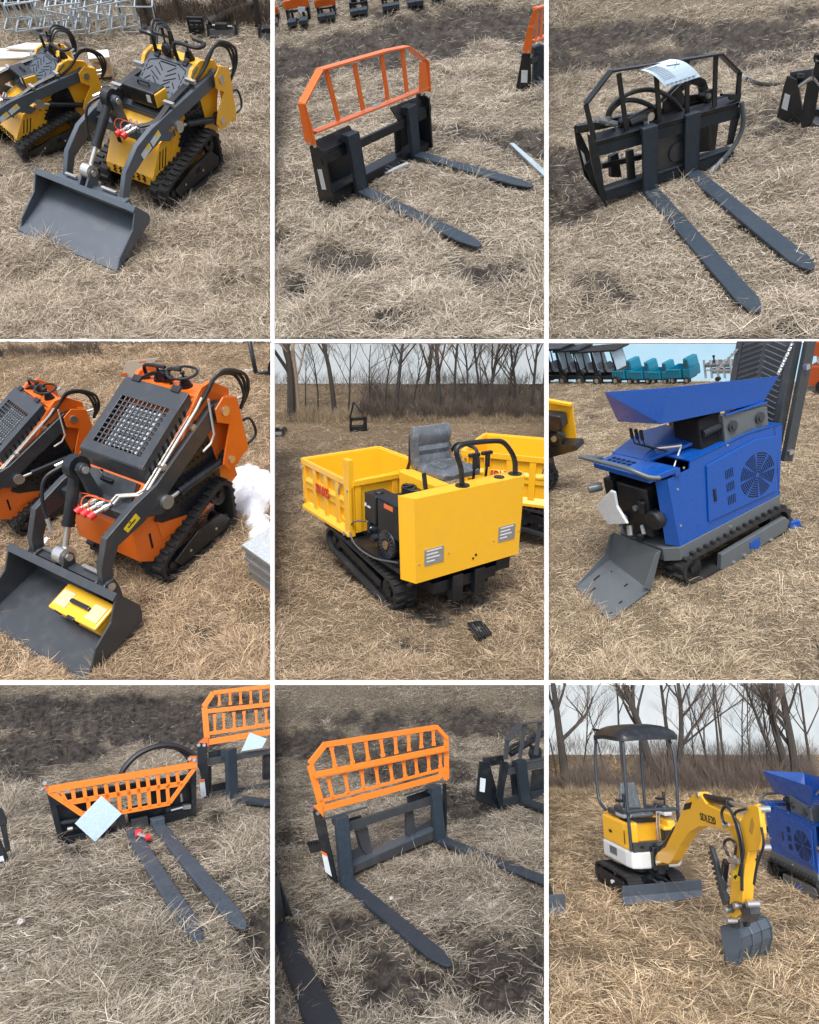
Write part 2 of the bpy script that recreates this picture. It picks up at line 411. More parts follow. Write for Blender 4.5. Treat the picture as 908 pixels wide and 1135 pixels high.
def cylinder(root, a, b, r, frac, name='lift_cylinder', rodm=None, m=None):
    a = np.array(a, float); b = np.array(b, float); mid = a + (b - a) * frac
    c = MB().cyl(a, mid, r, 14); c.cyl(a + (mid - a) * .93, mid, r * 1.12, 14)
    c.disc(a, 'y', r * 2.1, r * 1.8, 12).build(name, m or BLK, root)
    o = [x for x in root.children if x.name.startswith(name)][-1]
    MB().cyl(mid, b, r * .5, 10).disc(b, 'y', r * 1.7, r * 2.0, 12).build('piston_rod', rodm or CHR, o)
    return o
def loader(frame, v, label, group, bucket=True):
    Y = v == 'yellow'
    P1 = YELX if Y else ORG; AM = GRY if Y else GRY2
    root = thing('track_loader', frame, label, 'track loader', group)
    rv = .006
    if Y:
        hw = .31; ga, gb = (-.50, .99), (.06, .69); gw = .335
        body = [(.55, .21), (.53, .30), (.40, .45), (.30, .56), (.10, .63), (-.50, .92), (-.60, .92), (-.62, .30), (-.3, .15), (.3, .12)]
        tower = [(.12, .50), (-.05, .60), (-.42, 1.00), (-.56, 1.03), (-.80, .95), (-.84, .84), (-.70, .50), (-.64, .24), (-.3, .2), (.3, .2)]
        hub = (-.70, .83); arm = [(-.70, .83), (.12, .76), (.42, .71), (.66, .665), (.90, .55), (1.00, .42), (1.06, .32)]; aw = [.13, .13, .17, .15, .10, .085, .08]
        ay = .36; ath = .055; trc = [(.46, .14, .135), (-.34, .09, .085), (-.31, .32, .12)]; ty = (.27, .50)
        lift = ((-.60, .44), (.06, .66), .36); guard = [(.40, .09), (.44, .17), (.10, .25), (-.26, .27), (-.37, .15), (-.33, .07)]
        lip, back, low, edge = (1.17, .43), (1.03, .28), (1.05, .22), (1.66, .0); bw = 1.26
        beam = (.40, .72); mast = (.44, .97); pin = (1.0, .50); hy = .33
    else:
        hw = .36; ga, gb = (-.38, 1.37), (.24, 1.03); gw = .355
        body = [(.56, .33), (.52, .62), (.40, .80), (-.40, 1.30), (-.60, 1.30), (-.66, .40), (-.3, .3), (.45, .24)]
        tower = [(.30, .55), (.02, .85), (-.36, 1.28), (-.50, 1.38), (-.62, 1.38), (-.78, 1.24), (-.72, .70), (-.60, .40), (-.3, .38), (.3, .36)]
        hub = (-.58, 1.15); arm = [(-.56, 1.16), (.20, .83), (.46, .77), (.74, .71), (.86, .54), (.90, .40)]; aw = [.15, .15, .18, .13, .10, .09]
        ay = .40; ath = .06; trc = [(.34, .135, .13), (-.33, .11, .105), (-.35, .40, .13)]; ty = (.22, .46)
        lift = ((-.52, .70), (.20, .72), .62); guard = [(.28, .09), (.32, .17), (.0, .27), (-.28, .25), (-.36, .14), (-.30, .07)]
        lip, back, low, edge = (.98, .46), (.85, .22), (.88, .10), (1.44, .0); bw = 1.24
        beam = (.48, .80); mast = (.50, 1.10); pin = (.88, .50); hy = .37
    bd = MB().xz(body, -hw, hw).build('body', P1, root, bevel=rv)
    # slots laid on the sheets as bars, shade of the openings in their colour
    s = MB()
    if Y:
        for k in range(3):
            for j in (0, 1):
                for sg in (-1, 1):
                    y = sg * (.06 + .075 * k); x0, z0 = .537 - j * .0 + .004, .0
                    t = .42 + j * .36; px = .55 + (.53 - .55) * t + .006; pz = .21 + .09 * t
                    a = np.array([px, y, pz]); s.bar(a, a + (0, -sg * .03, .022), .007, .014, up=(1, 0, 0)); s.bar(a, a + (0, -sg * .03, -.022), .007, .014, up=(1, 0, 0))
        for k in range(5):
            a = k * 1.2566 + .3; c = np.array([.365, .10, .525]); e = np.array([-.035 * abs(math.sin(a)) * 0, .06 * math.cos(a), .06 * math.sin(a)])
            q = lambda p: np.array([.42 - (p[2] - .45) * .8 + .006, p[1], p[2]])
            s.bar(q(c + e * .45), q(c + e), .010, .012, up=(1, 0, 1))
        s.box((.395, -.17, .49), (.41, -.13, .545))
        for sg in (-1, 1):
            for k in range(3): s.bar((.40 - .055 * k, sg * (hw + .001), .34), (.33 - .055 * k, sg * (hw + .001), .50 + .0 * k), .004, .016, up=(0, 1, 0)) if False else s.xz([(.40 - .05 * k, .33), (.415 - .05 * k, .33), (.335 - .05 * k, .49), (.32 - .05 * k, .49)], sg * (hw - .002), sg * (hw + .003))
            s.disc((.30, sg * hw, .60), 'y', .020, .008, 12); s.disc((.43, sg * hw, .29), 'y', .018, .008, 12)
    else:
        for k in range(8):
            y = -.24 + .055 * k; s.bar((.475, y, .69), (.435, y, .755), .016, .02, up=(1, 0, 1))
        for sg in (-1, 1):
            s.xz([(.40, .36), (.42, .36), (.40, .50), (.38, .50)], sg * (hw - .002), sg * (hw + .003))
    s.build('vent_slots', DRK, bd)
    for sg in (-1, 1):
        y0, y1 = sg * (hw - .03), sg * (hw + .012)
        tw = MB().xz(tower, y0, y1)
        # hub plate outside the arm
        oy = sg * (ay + .07)
        tw.xz([(hub[0] + .10, hub[1] - .06), (hub[0] + .09, hub[1] + .06), (hub[0] - .02, hub[1] + .12), (hub[0] - .17, hub[1] + .05), (hub[0] - .17, hub[1] - .46), (lift[0][0] - .04, lift[0][1] - .09), (lift[0][0] + .05, lift[0][1] - .08), (lift[0][0] + .10, lift[0][1]), (lift[0][0] + .05, lift[0][1] + .09), (hub[0] - .02, hub[1] - .14)], oy, oy + sg * .016)
        tw.xz([(hub[0] - .10, hub[1] + .02), (hub[0] - .12, hub[1] + .06), (hub[0] - .18, hub[1] + .04), (hub[0] - .17, hub[1] - .5), (hub[0] - .10, hub[1] - .5)], sg * hw, oy)
        tw = tw.build('side_tower', P1, root, bevel=.004)
        pv = MB().disc((hub[0], oy + sg * .016, hub[1]), 'y', .042, .03, 14).disc((lift[0][0], oy + sg * .016, lift[0][1]), 'y', .036, .03, 12)
        pv.build('pivot_pin', CHR, tw)
        # black perforated panel on the side
        yy = sg * (hw + .014)
        if Y: pan = [(.0, .38), (.06, .42), (-.14, .62), (-.24, .80), (-.40, .80), (-.44, .68), (-.46, .44), (-.30, .34)]
        else: pan = [(.26, .52), (.32, .58), (.10, .80), (-.10, .98), (-.34, 1.16), (-.42, 1.12), (-.46, .60), (-.44, .50), (.0, .42)]
        pp = MB().xz(pan, yy - sg * .004, yy + sg * .004).build('perforated_panel', BLKW if False else BLK, tw, bevel=.002)
        h = MB()
        for i in range(9):
            for j in range(7):
                x = -.42 + i * .055 + (j % 2) * .027; z = (.42 if Y else .52) + j * (.045 if Y else .062)
                ins = False; n = len(pan)
                for q in range(n):
                    (xa, za), (xb, zb) = pan[q], pan[(q + 1) % n]
                    if (za > z) != (zb > z) and x < (xb - xa) * (z - za) / (zb - za) + xa: ins = not ins
                if ins: h.xz([(x, z), (x + .03, z + .006), (x + .033, z + .028), (x + .003, z + .022)], yy + sg * .003, yy + sg * .0055)
        h.build('holes', DRK, pp)
        MB().disc((-.33 if Y else -.36, yy + sg * .004, .70 if Y else 1.03), 'y', .062, .006, 18).build('round_port', DRK, pp)
        # arm
        am = MB().band(arm, aw, sg * (ay - ath / 2), sg * (ay + ath / 2))
        e = arm[-1]; am.disc((e[0], sg * ay, e[1]), 'y', .055, ath * 1.6, 14).disc((hub[0], sg * ay, hub[1]), 'y', .075, ath * 1.4, 16)
        k = arm[2]; am.xz([(k[0] - .18, k[1] - .01), (k[0] + .02, k[1] - .03), (k[0] - .20, k[1] - .14), (k[0] - .30, k[1] - .10)], sg * (ay - ath * .4), sg * (ay + ath * .48))
        a = am.build('loader_arm', AM, root, bevel=.005)
        MB().disc((e[0], sg * (ay + ath * .85), e[1]), 'y', .034, .02, 12).build('pin', CHR, a)
        if sg > 0:
            st = MB(); yk = ay + ath / 2
            if Y:
                b = [(.33, .69), (.48, .64), (.50, .70), (.35, .75)]
                st.xz(b, yk + .001, yk + .004); st.xz([(x + .17, z - .05) for x, z in b], yk + .001, yk + .004); st.build('sticker', STK, a)
                MB().xz([(.345, .715), (.40, .695), (.41, .735), (.355, .75)], yk + .004, yk + .006).xz([(.515, .665), (.57, .645), (.58, .685), (.525, .70)], yk + .004, yk + .006).build('warning_mark', STKY, a)
            else:
                st.xz([(.46, .74), (.60, .70), (.62, .75), (.48, .80)], yk + .001, yk + .004).build('sticker', STKY, a)
                MB().xz([(.50, .755), (.58, .733), (.585, .742), (.505, .765)], yk + .004, yk + .006).xz([(.545, .765), (.56, .76), (.56, .77), (.547, .775)], yk + .004, yk + .006).build('lettering', BLKT, a)
        # lift cylinder
        cylinder(root, (lift[0][0], sg * (ay + .03), lift[0][1]), (lift[1][0], sg * (ay + .03), lift[1][1]), .034, .80)
        # track and guard
        track(root, trc, sg * ty[0], sg * ty[1])
        gy = sg * (ty[1] - .035)
        g = MB().xz(guard, gy, gy + sg * .03); g.xz([(guard[0][0] - .02, .05), (guard[0][0], .10), (guard[-1][0], .10), (guard[-1][0] + .02, .05)], gy - sg * .12, gy + sg * .01)
        g = g.build('track_guard', BLK, root, bevel=.004)
        MB().disc((guard[1][0] - .18, gy + sg * .03, .15), 'y', .012, .01, 8).disc((guard[1][0] - .5, gy + sg * .03, .15), 'y', .012, .01, 8).build('bolt', CHR, g)
        if Y: MB().xz([(-.02, .16), (.06, .16), (.06, .20), (.03, .215), (-.02, .215)], gy + sg * .028, gy + sg * .033).build('slot', DRK, g)
        # hoses over the hub
        n = 3 if (Y or sg > 0) else 0
        for i in range(n):
            hx, hz = hub; o = i * .028
            pts = [(hx + .62, sg * (ay - .10 + o), hz - (.02 if Y else .24)), (hx + .30, sg * (ay - .09 + o), hz + (.05 if Y else .02)), (hx + .10, sg * (ay - .06 + o), hz + .12 + o * .5),
                   (hx - .08, sg * (ay + .0 + o), hz + .26 + o), (hx - .25 - o, sg * (ay + .03 + o), hz + .20), (hx - .28 - o, sg * (ay + .06), hz + .02), (hx - .24, sg * (ay + .02), hz - .12)]
            MB().tube(pts[1 if not Y else 0:], .015, 8, sub=5).build('hose', HOS, root)
        if Y or sg > 0: MB().tube([(hub[0] - .20, sg * (ay + .03), hub[1] - .22), (hub[0] - .30, sg * (ay + .05), hub[1] - .25), (hub[0] - .31, sg * (ay + .06), hub[1] - .42), (hub[0] - .10, sg * (ay + .05), hub[1] - .46)], .013, 8, sub=5).build('hose', HOS, root)
        f = MB()
        for k in range(4):
            z = hub[1] - .02 - .05 * k - (.12 if k > 1 else 0)
            f.cyl((hub[0] - .19, sg * ay, z), (hub[0] - .27, sg * (ay + .03), z + .005), .013, 8)
        f.build('hose_fitting', CHR, root)
    # hood / grille
    n0 = onslope(ga, gb, 0, 0, 0)
    if Y:
        g = MB(); c = [onslope(ga, gb, -gw, 0, 0), onslope(ga, gb, gw, 0, 0), onslope(ga, gb, gw * .95, 1, 0), onslope(ga, gb, -gw * .95, 1, 0)]
        g.ext(c, onslope(ga, gb, 0, 0, .016) - onslope(ga, gb, 0, 0, 0)); g.box((gb[0] - .01, -gw * .95, gb[1] - .16), (gb[0] + .008, gw * .95, gb[1]))
        gr = g.build('grille_panel', AM, root, bevel=.004)
        h = MB(); rnd = random.Random(3)
        for sg in (-1, 1):
            for i in range(9):
                v0 = .16 + i * .085; u0 = sg * (.02 + .0 * i); L = .10 + .03 * (i % 3)
                slab(h, ga, gb, sg * .03, v0 + .09, sg * (.03 + L * .8), v0 - .02, .010, .017, .004)
                if i % 2: slab(h, ga, gb, sg * (.06 + L * .8), v0 - .02, sg * (.06 + L * .8 + .05), v0 + .07, .010, .017, .004)
                slab(h, ga, gb, sg * .235, v0 - .02, sg * .235, v0 + .04, .008, .017, .004)
            slab(h, ga, gb, sg * .13, .08, sg * .23, .14, .009, .017, .004)
        slab(h, ga, gb, -.14, .07, .14, .07, .010, .017, .004); slab(h, ga, gb, -.10, .11, .10, .11, .014, .017, .004)
        slab(h, ga, gb, -.16, .93, .16, .93, .012, .017, .004)
        h.build('cut_pattern', DRK, gr)
        hi = MB()
        for u in (-.17, .19): slab(hi, ga, gb, u, -.06, u, .06, .055, .024, .018)
        hi.build('hinge', BLK, gr)
        t = MB().box((-.66, -.31, .90), (-.52, .31, 1.0)).build('top_cover', P1, root, bevel=.008)
    else:
        g = MB(); d = .12
        a, b = np.array(ga), np.array(gb)
        # open frame of the hood: border strips with real openings between lattice bars
        up = onslope(ga, gb, 0, 0, .018) - n0
        def strip(u0, v0, u1, v1): g.ext([onslope(ga, gb, u0, v0), onslope(ga, gb, u1, v0), onslope(ga, gb, u1, v1), onslope(ga, gb, u0, v1)], up)
        strip(-gw, 0, gw, .24); strip(-gw, .88, gw, 1); strip(-gw, .24, -.27, .88); strip(.27, .24, gw, .88)
        for k in range(1, 10): slab(g, ga, gb, -.27, .24 + .064 * k, .27, .24 + .064 * k, .013, .010, .012)
        for k in range(1, 11): slab(g, ga, gb, -.27 + .049 * k, .24, -.27 + .049 * k, .88, .013, .010, .012)
        g.box((gb[0] - .01, -gw, gb[1] - .13), (gb[0] + .014, gw, gb[1] + .01))
        for sg in (-1, 1):
            g.xz([(ga[0], ga[1]), (gb[0], gb[1]), (gb[0], gb[1] - .13), (ga[0], ga[1] - .36)], sg * (gw - .012), sg * gw)
        gr = g.build('grille_hood', AM, root, bevel=.003)
        for sg in (-1, 1):
            h = MB()
            for k in range(9):
                x = ga[0] + .09 + k * .058; zt = ga[1] + (gb[1] - ga[1]) * (x - ga[0]) / (gb[0] - ga[0]); h.xz([(x, zt - .24 + k * .012), (x + .022, zt - .24 + k * .012), (x + .022, zt - .05), (x, zt - .05)], sg * (gw - .002), sg * (gw + .003))
            h.build('side_slots', DRK, gr)
        MB().ext([onslope(ga, gb, -.25, .28, -.05), onslope(ga, gb, .25, .28, -.05), onslope(ga, gb, .25, .9, -.05), onslope(ga, gb, -.25, .9, -.05)], (0, 0, -.02)).build('radiator', DRK, gr)
        c = MB()
        for u in (-.13, .20):
            slab(c, ga, gb, u, .30, u, .86, .05, -.012, .02)
        for k in range(14): slab(c, ga, gb, -.10, .34 + .038 * k, .18, .34 + .038 * k, .016, -.015, .02)
        c.build('cooler_core', mat('aluminium_core', (.60, .61, .62), .45, metal=.2), gr)
        hi = MB()
        for u in (-.22, .22): slab(hi, ga, gb, u, -.05, u, .03, .09, .022, .02)
        hi.build('hinge', BLK, gr)
        MB().xz([(.25, .86), (.30, .93), (.47, .74), (.44, .70)], -.30, .30).build('front_apron', AM, root, bevel=.004)
        MB().tube([(.30, -.08, .93), (.33, -.08, .96), (.34, -.04, .93)], .008, 6).box((.33, -.06, .88), (.36, .07, .905)).build('latch', BLK, root)
        MB().box((-.60, -hw, 1.20), (-.42, hw, 1.335)).build('top_cover', P1, root, bevel=.008)
    # cross beam, bracket, tilt cylinder, coupling blocks
    bx, bz = beam
    MB().box((bx - .07, -ay, bz - .10), (bx + .05, ay, bz)).xz([(bx + .04, bz - .02), (mast[0] + .05, mast[1] + .02), (mast[0] - .04, mast[1]), (bx - .06, bz - .02)], -.13, -.10) \
        .xz([(bx + .04, bz - .02), (mast[0] + .05, mast[1] + .02), (mast[0] - .04, mast[1]), (bx - .06, bz - .02)], -.02, .01).disc((mast[0], -.055, mast[1]), 'y', .045, .19, 14).build('crossbeam', AM, root, bevel=.006)
    cylinder(root, (mast[0], -.055, mast[1]), (pin[0], -.055, pin[1]), .045, .66, 'tilt_cylinder')
    MB().disc((mast[0], .045, mast[1]), 'y', .030, .02, 12).build('pivot_pin', CHR, root)
    MB().tube([(mast[0] + .02, -.12, mast[1] + .02), (mast[0] + .20, -.17, mast[1] - .02), (mast[0] + .30, -.17, mast[1] - .2), (mast[0] + .34, -.13, mast[1] - .36)], .014, 8, sub=5).build('hose', HOS, root)
    MB().cyl((mast[0] + .33, -.14, mast[1] - .30), (mast[0] + .35, -.12, mast[1] - .40), .018, 8).cyl((mast[0] - .02, -.15, mast[1] + .02), (mast[0] + .08, -.19, mast[1] + .01), .016, 8).build('hose_fitting', CHR, root)
    cp = MB(); cr = MB(); lp = MB()
    for k in range(3 if not Y else 2):
        y = .10 + .075 * k if Y else .04 + .075 * k
        p = np.array([bx + .02, y, bz + .02]); q = p + (.13, -.035, -.01)
        cp.cyl(p, q, .018, 10).cyl(p + (.03, 0, 0), p + (.07, -.01, 0), .024, 8); cr.cyl(q, q + (.05, -.01, -.012), .030, 12)
        lp.tube([q, q + (.0, -.05, .05), q + (-.06, -.04, .09), p + (0, .02, .03)], .005, 6, sub=5)
    if Y:
        for k in range(3): cp.cyl((bx - .04, .05 + .07 * k, bz + .04), (bx + .05, .16 + .07 * k, bz + .03), .014, 8)
    c = cp.build('hydraulic_coupler', CHR, root); cr.build('dust_cap', REDP, c); lp.build('cap_loop', mat('orange_loop', (.75, .12, .02), .5), c)
    # pipes and hoses along the arms
    if Y:
        for sg in (-1, 1):
            for k in range(3):
                MB().tube([(hub[0] + .30, sg * (ay - .10 + .028 * k), hub[1] + .07), (.0, sg * (ay - .06 + .02 * k), .86), (.30, sg * (ay - .04 + .02 * k), .80), (.46, sg * (ay - .14 + .02 * k), .79)], .013, 7, sub=4).build('hose', HOS, root)
            cl = MB()
            for x, z in ((-.34, .905), (.05, .845)): cl.box((x - .02, sg * (ay - .09), z), (x + .02, sg * (ay + .03), z + .035))
            cl.build('hose_clamp', CHR, root)
    else:
        for sg in (-1, 1):
            for k in range(2):
                y = sg * (ay - .045 + .035 * k)
                p = [(hub[0] + .12, y, hub[1] + .16), (hub[0] + .20, y, hub[1] + .10), (.30, y, .875), (.36, y - sg * .02, .87), (.43, y - sg * .16, .86), (.50, y - sg * .17, .83)]
                MB().tube(p, .0115, 8).build('steel_pipe', PIPE, root)
            MB().tube([(hub[0] + .10, sg * (ay + .04), hub[1] + .15), (hub[0] + .14, sg * (ay + .045), hub[1] - .16), (hub[0] + .20, sg * (ay + .045), hub[1] - .22), (hub[0] + .30, sg * (ay + .045), hub[1] - .24)], .010, 8).build('steel_pipe', PIPE, root)
            cl = MB()
            for x, z in ((-.28, 1.115), (.10, .96)): cl.box((x - .025, sg * (ay - .075), z), (x + .025, sg * (ay + .02), z + .035))
            cl.build('hose_clamp', CHR, root)
    # operator's controls at the back
    tz = 1.0 if Y else 1.33
    dx = -.58 if Y else -.52
    for y, lab in ((-.12, 0), (.17, 1)):
        bo = MB()
        for k in range(5): bo.cyl((dx, y, tz + .018 * k), (dx, y, tz + .018 * k + .014), .058 - .007 * k, 14)
        bo.cyl((dx, y, tz), (dx, y, tz + (.15 if Y else .13)), .010, 8).ball((dx, y, tz + (.16 if Y else .13)), .02)
        if not Y and lab: bo.tube([(dx + .11 * math.cos(a), y + .13 * math.sin(a), tz + .13) for a in np.linspace(0, 6.2832, 20)], .012, 8)
        bo.build('control_lever', BLK, root)
    hb = MB()
    if Y:
        hb.tube([(-.5, -.20, 1.0), (-.50, -.20, 1.13), (-.50, -.22, 1.17), (-.50, -.34, 1.17), (-.60, -.36, 1.16)], .020, 8, sub=3)
        hb.tube([(-.5, .08, 1.0), (-.48, .08, 1.12), (-.50, .11, 1.17), (-.52, .34, 1.17), (-.64, .36, 1.17), (-.66, .20, 1.17)], .020, 8, sub=3)
        hb.tube([(-.56, -.22, 1.16), (-.56, -.02, 1.17), (-.56, -.02, 1.23)], .016, 8); hb.cyl((-.56, -.10, 1.16), (-.56, -.10, 1.24), .016, 8)
    else:
        hb.tube([(-.5, -.24, 1.33), (-.5, -.26, 1.40), (-.5, -.22, 1.46), (-.52, -.02, 1.47)], .016, 8, sub=3)
        hb.tube([(-.5, .02, 1.33), (-.5, .02, 1.43), (-.5, .06, 1.48), (-.52, .16, 1.485)], .018, 8, sub=3)
        hb.tube([(-.42, -.34, 1.30), (-.5, -.2, 1.38), (-.52, -.06, 1.40)], .018, 8, sub=3)
    hb.build('grab_handle', BLK, root)
    MB().disc((-.50, -.05, tz + .07), 'x', .045, .05, 16).box((-.56, -.1, tz), (-.5, 0, tz + .05)).build('gauge', BLK, root)
    # bucket
    if bucket:
        bk = MB(); h = bw / 2; T = .018
        prof = [(lip[0] + .035, lip[1] - .03), lip, back, low, (edge[0] - .0, edge[1] + .012)]
        bk.band(prof, .018, -h, h)
        side = [lip, (lip[0] + .12, lip[1] - .17), (lip[0] + .30, lip[1] - .27), (edge[0] - .10, edge[1] + .11), (edge[0] - .015, edge[1] + .01), (low[0], low[1] - .02), (low[0] - .03, (low[1] + back[1]) / 2), back]
        for sg in (-1, 1): bk.xz(side, sg * (h - .012), sg * (h + .006))
        b = bk.build('bucket', AM, root, bevel=.004)
        MB().xz([(edge[0] - .09, edge[1] + .036), (edge[0] + .03, edge[1] - .006), (edge[0] + .03, edge[1] - .022), (edge[0] - .09, edge[1] + .018)], -h - .01, h + .01).build('cutting_edge', AM, b, bevel=.002)
        br = MB()
        for sg in (-1, 1):
            br.xz([(arm[-1][0] - .05, arm[-1][1] + .05), (arm[-1][0] + .04, arm[-1][1] + .05), (lip[0] - .01, lip[1] - .02), (back[0], back[1]), (arm[-1][0] - .06, arm[-1][1] - .06)], sg * (ay + .035), sg * (ay + .055))
            br.xz([(arm[-1][0] - .05, arm[-1][1] + .05), (arm[-1][0] + .04, arm[-1][1] + .05), (lip[0] - .01, lip[1] - .02), (back[0], back[1]), (arm[-1][0] - .06, arm[-1][1] - .06)], sg * (ay - .055), sg * (ay - .035))
        for y in (-.10, -.01): br.xz([(pin[0] - .05, pin[1] - .0), (pin[0] - .02, pin[1] + .04), (pin[0] + .03, pin[1] + .02), (lip[0] - .02, lip[1] - .01), (back[0], back[1]), (pin[0] - .03, pin[1] - .10)], y - .012, y + .012)
        br.box((back[0] - .0, -.44, lip[1] - .06), (lip[0] - .05, .44, lip[1] - .035))
        q = br.build('coupling_plate', AM, b, bevel=.003)
        MB().disc((pin[0], -.055, pin[1]), 'y', .030, .14, 12).box((lip[0] - .13, .12, lip[1] - .02), (lip[0] - .10, .30, lip[1] - .0)).box((lip[0] - .13, -.34, lip[1] - .02), (lip[0] - .10, -.2, lip[1] - .0)).build('locking_bar', CHR, b)
    return root
def dumper(frame, label, group, letters=True):
    F = frame; root = thing('track_dumper', F, label, 'track dumper', group); Y = YEL2
    # front panel: a sheet bent back at its left edge
    m = MB(); zt, zb = 1.15, .44
    m.ext([(1.29, -.55, zb), (1.29, .55, zb), (1.29, .57, zt), (1.29, -.57, zt)], (-.02, 0, 0))
    m.ext([(1.29, -.55, zb), (1.29, -.57, zt), (1.15, -.625, zt), (1.15, -.605, zb)], (-.016, .01, 0))
    m.ext([(1.29, -.57, zt), (1.29, .57, zt), (1.17, .66, zt), (1.10, .60, zt), (1.15, -.62, zt)], (0, 0, -.02))
    m.ext([(1.29, .55, zb), (1.29, .57, zt), (1.17, .66, zt), (1.17, .64, zb)], (-.016, 0, 0))
    pn = m.build('front_panel', Y, root, bevel=.006)
    for (y0, z0) in ((-.47, .57), (.30, .60)):
        o = MB().box((1.288, y0, z0), (1.294, y0 + .19, z0 + .14)).build('nameplate', PLA, pn)
        l = MB()
        for k, (a, b) in enumerate(((.02, .17), (.02, .13), (.02, .15), (.02, .10))): l.box((1.293, y0 + a, z0 + .12 - .03 * k), (1.2955, y0 + b, z0 + .13 - .03 * k))
        l.build('engraved_lines', WHT, o)
        MB().disc((1.294, y0 - .05, z0 + .03), 'x', .006, .008, 8).disc((1.294, y0 + .24, z0 + .06), 'x', .006, .008, 8).build('rivet', PLA, pn)
    MB().disc((1.292, .03, .52), 'x', .010, .004, 8).disc((1.292, .06, .545), 'x', .012, .004, 8).build('bolt_holes', DRK, pn)
    # chassis
    m = MB().box((-.75, -.34, .26), (1.24, .34, .36)).box((.15, -.52, .40), (1.20, .50, .44)); m.ext([(1.27, -.56, .44), (1.27, .56, .44), (1.18, .56, .36), (1.18, -.54, .36)], (-.05, 0, 0)); m.build('chassis', BLK, root, bevel=.006)
    m = MB()
    for y in (-.17, .07): m.xz([(1.18, .40), (1.28, .40), (1.28, .16), (1.18, .20)], y, y + .11)
    m.box((1.10, .34, .30), (1.24, .50, .40)); m.build('footrest_bracket', BLK, root, bevel=.004)
    # tipping body
    x0, x1, y0, y1, z0, z1 = -.86, .153, -.478, .43, .49, .98
    b = MB(); T = .018
    b.box((x0, y0, z0), (x1, y1, z0 + .02))
    b.ext([(x0, y0, z0), (x1, y0, z0), (x1, y0, z1), (x0 - .02, y0, z1)], (0, T, 0)).ext([(x0, y1, z0), (x1, y1, z0), (x1, y1, z1), (x0 - .02, y1, z1)], (0, -T, 0))
    b.ext([(x0, y0, z0), (x0, y1, z0), (x0 - .02, y1, z1), (x0 - .02, y0, z1)], (T, 0, 0)).ext([(x1, y0, z0), (x1, y1, z0), (x1, y1, z1 + .04), (x1, y0, z1 + .02)], (-T, 0, 0))
    bed = b.build('tipping_body', Y, root, bevel=.003)
    r = MB()
    for y in (y0, y1):
        s = -1 if y < 0 else 1
        r.box((x0 - .03, y - (.0 if s > 0 else .03), z1 - .045), (x1 + .01, y + (.03 if s > 0 else .0), z1 + .012)); r.ext([(x0 - .01, y, z0 + .05), (x1, y, z0 + .05), (x1, y + s * .055, z0 - .005), (x0 - .0, y + s * .055, z0 - .005)], (0, 0, -.03))
        for k in range(5): x = x0 + .015 + k * (x1 - x0 - .03) / 4; r.xz([(x - .035, z0 + .03), (x + .035, z0 + .03), (x + .035, z1 - .04), (x - .035, z1 - .04)], y, y + s * .026)
        for k in range(4):
            xa = x0 + .05 + k * (x1 - x0 - .03) / 4; r.ext([(xa, y, z1 - .17), (xa + .18, y, z1 - .17), (xa + .18, y + s * .024, z1 - .205), (xa, y + s * .024, z1 - .205)], (0, 0, -.02)); r.box((xa, y, z0 + .20), (xa + .18, y + s * .016, z1 - .21)) if k in (1, 2, 3, 0) else 0
    for k in range(3): y = y0 + .05 + k * (y1 - y0 - .1) / 2; r.box((x1, y - .03, z0), (x1 + .02, y + .03, z1))
    r.box((x1 - .01, y0, z1 - .03), (x1 + .03, y1, z1 + .02)); r.box((x0 - .05, y0, z1 - .04), (x0 - .01, y1, z1 + .01))
    r.build('ribs_and_rim', Y, bed, bevel=.003)
    MB().box((x1 - .08, y0 - .05, z0 - .03), (x1 + .02, y0 + .01, 1.20)).build('corner_post', Y, bed, bevel=.003)
    text('lettering', 'SDLD25', (-.56, y0 - .030, z0 + .225), (1, 0, 0), (0, 0, 1), .135, REDT, bed, xs=.62, bold=.004)
    c = MB().tube([(x1 - .10, y0 - .06, z1 - .02), (x1 - .13, y0 - .07, z1 - .08), (x1 - .15, y0 - .06, z1 - .14)], .010, 8).disc((x1 - .0, y0 - .05, z1 - .06), 'y', .012, .03, 8).disc((x1 - .06, y0 - .05, z0 - .01), 'y', .02, .05, 8).disc((x0 + .02, y0 - .04, z1 - .07), 'y', .014, .03, 8).disc((x0 + .02, y0 - .04, z0 + .08), 'y', .012, .03, 8); c.build('latch', CHR, bed)
    # engine
    e = MB().box((.30, -.44, .66), (.50, -.24, .93)); e.disc((.40, -.34, .935), 'z', .045, .02, 14); en = e.build('air_cleaner', BLK, root, bevel=.022)
    MB().box((.31, -.444, .80), (.34, -.44, .83)).box((.36, -.444, .80), (.41, -.44, .815)).build('maker_mark', WHT, en)
    e = MB().box((.53, -.45, .62), (1.10, -.06, .95)).build('fuel_tank', BLK, root, bevel=.03)
    MB().box((.66, -.453, .88), (.80, -.45, .92)).build('orange_sticker', ORG, e)
    e = MB(); e.disc((.66, -.12, .97), 'z', .13, .10, 20)
    for k in range(8): a = k * math.pi / 4; e.bar((.66, -.12, 1.03), (.66 + .12 * math.cos(a), -.12 + .12 * math.sin(a), 1.02), .022, .02)
    e.build('muffler', BLK, root, bevel=.004)
    e = MB().box((.45, -.40, .42), (1.12, .05, .66)).cyl((.70, -.36, .55), (.70, -.46, .55), .135, 24); e = e.build('engine', BLK, root, bevel=.012)
    s = MB()
    for k in range(20): a = k * math.pi / 10; s.bar((.70 + .06 * math.cos(a), -.462, .55 + .06 * math.sin(a)), (.70 + .12 * math.cos(a), -.462, .55 + .12 * math.sin(a)), .012, .010, up=(0, 1, 0))
    s.build('starter_fins', GRY2, e); MB().disc((.70, -.468, .55), 'y', .04, .012, 16).build('starter_cap', mat('bronze_cap', (.30, .19, .10), .4, metal=.5), e)
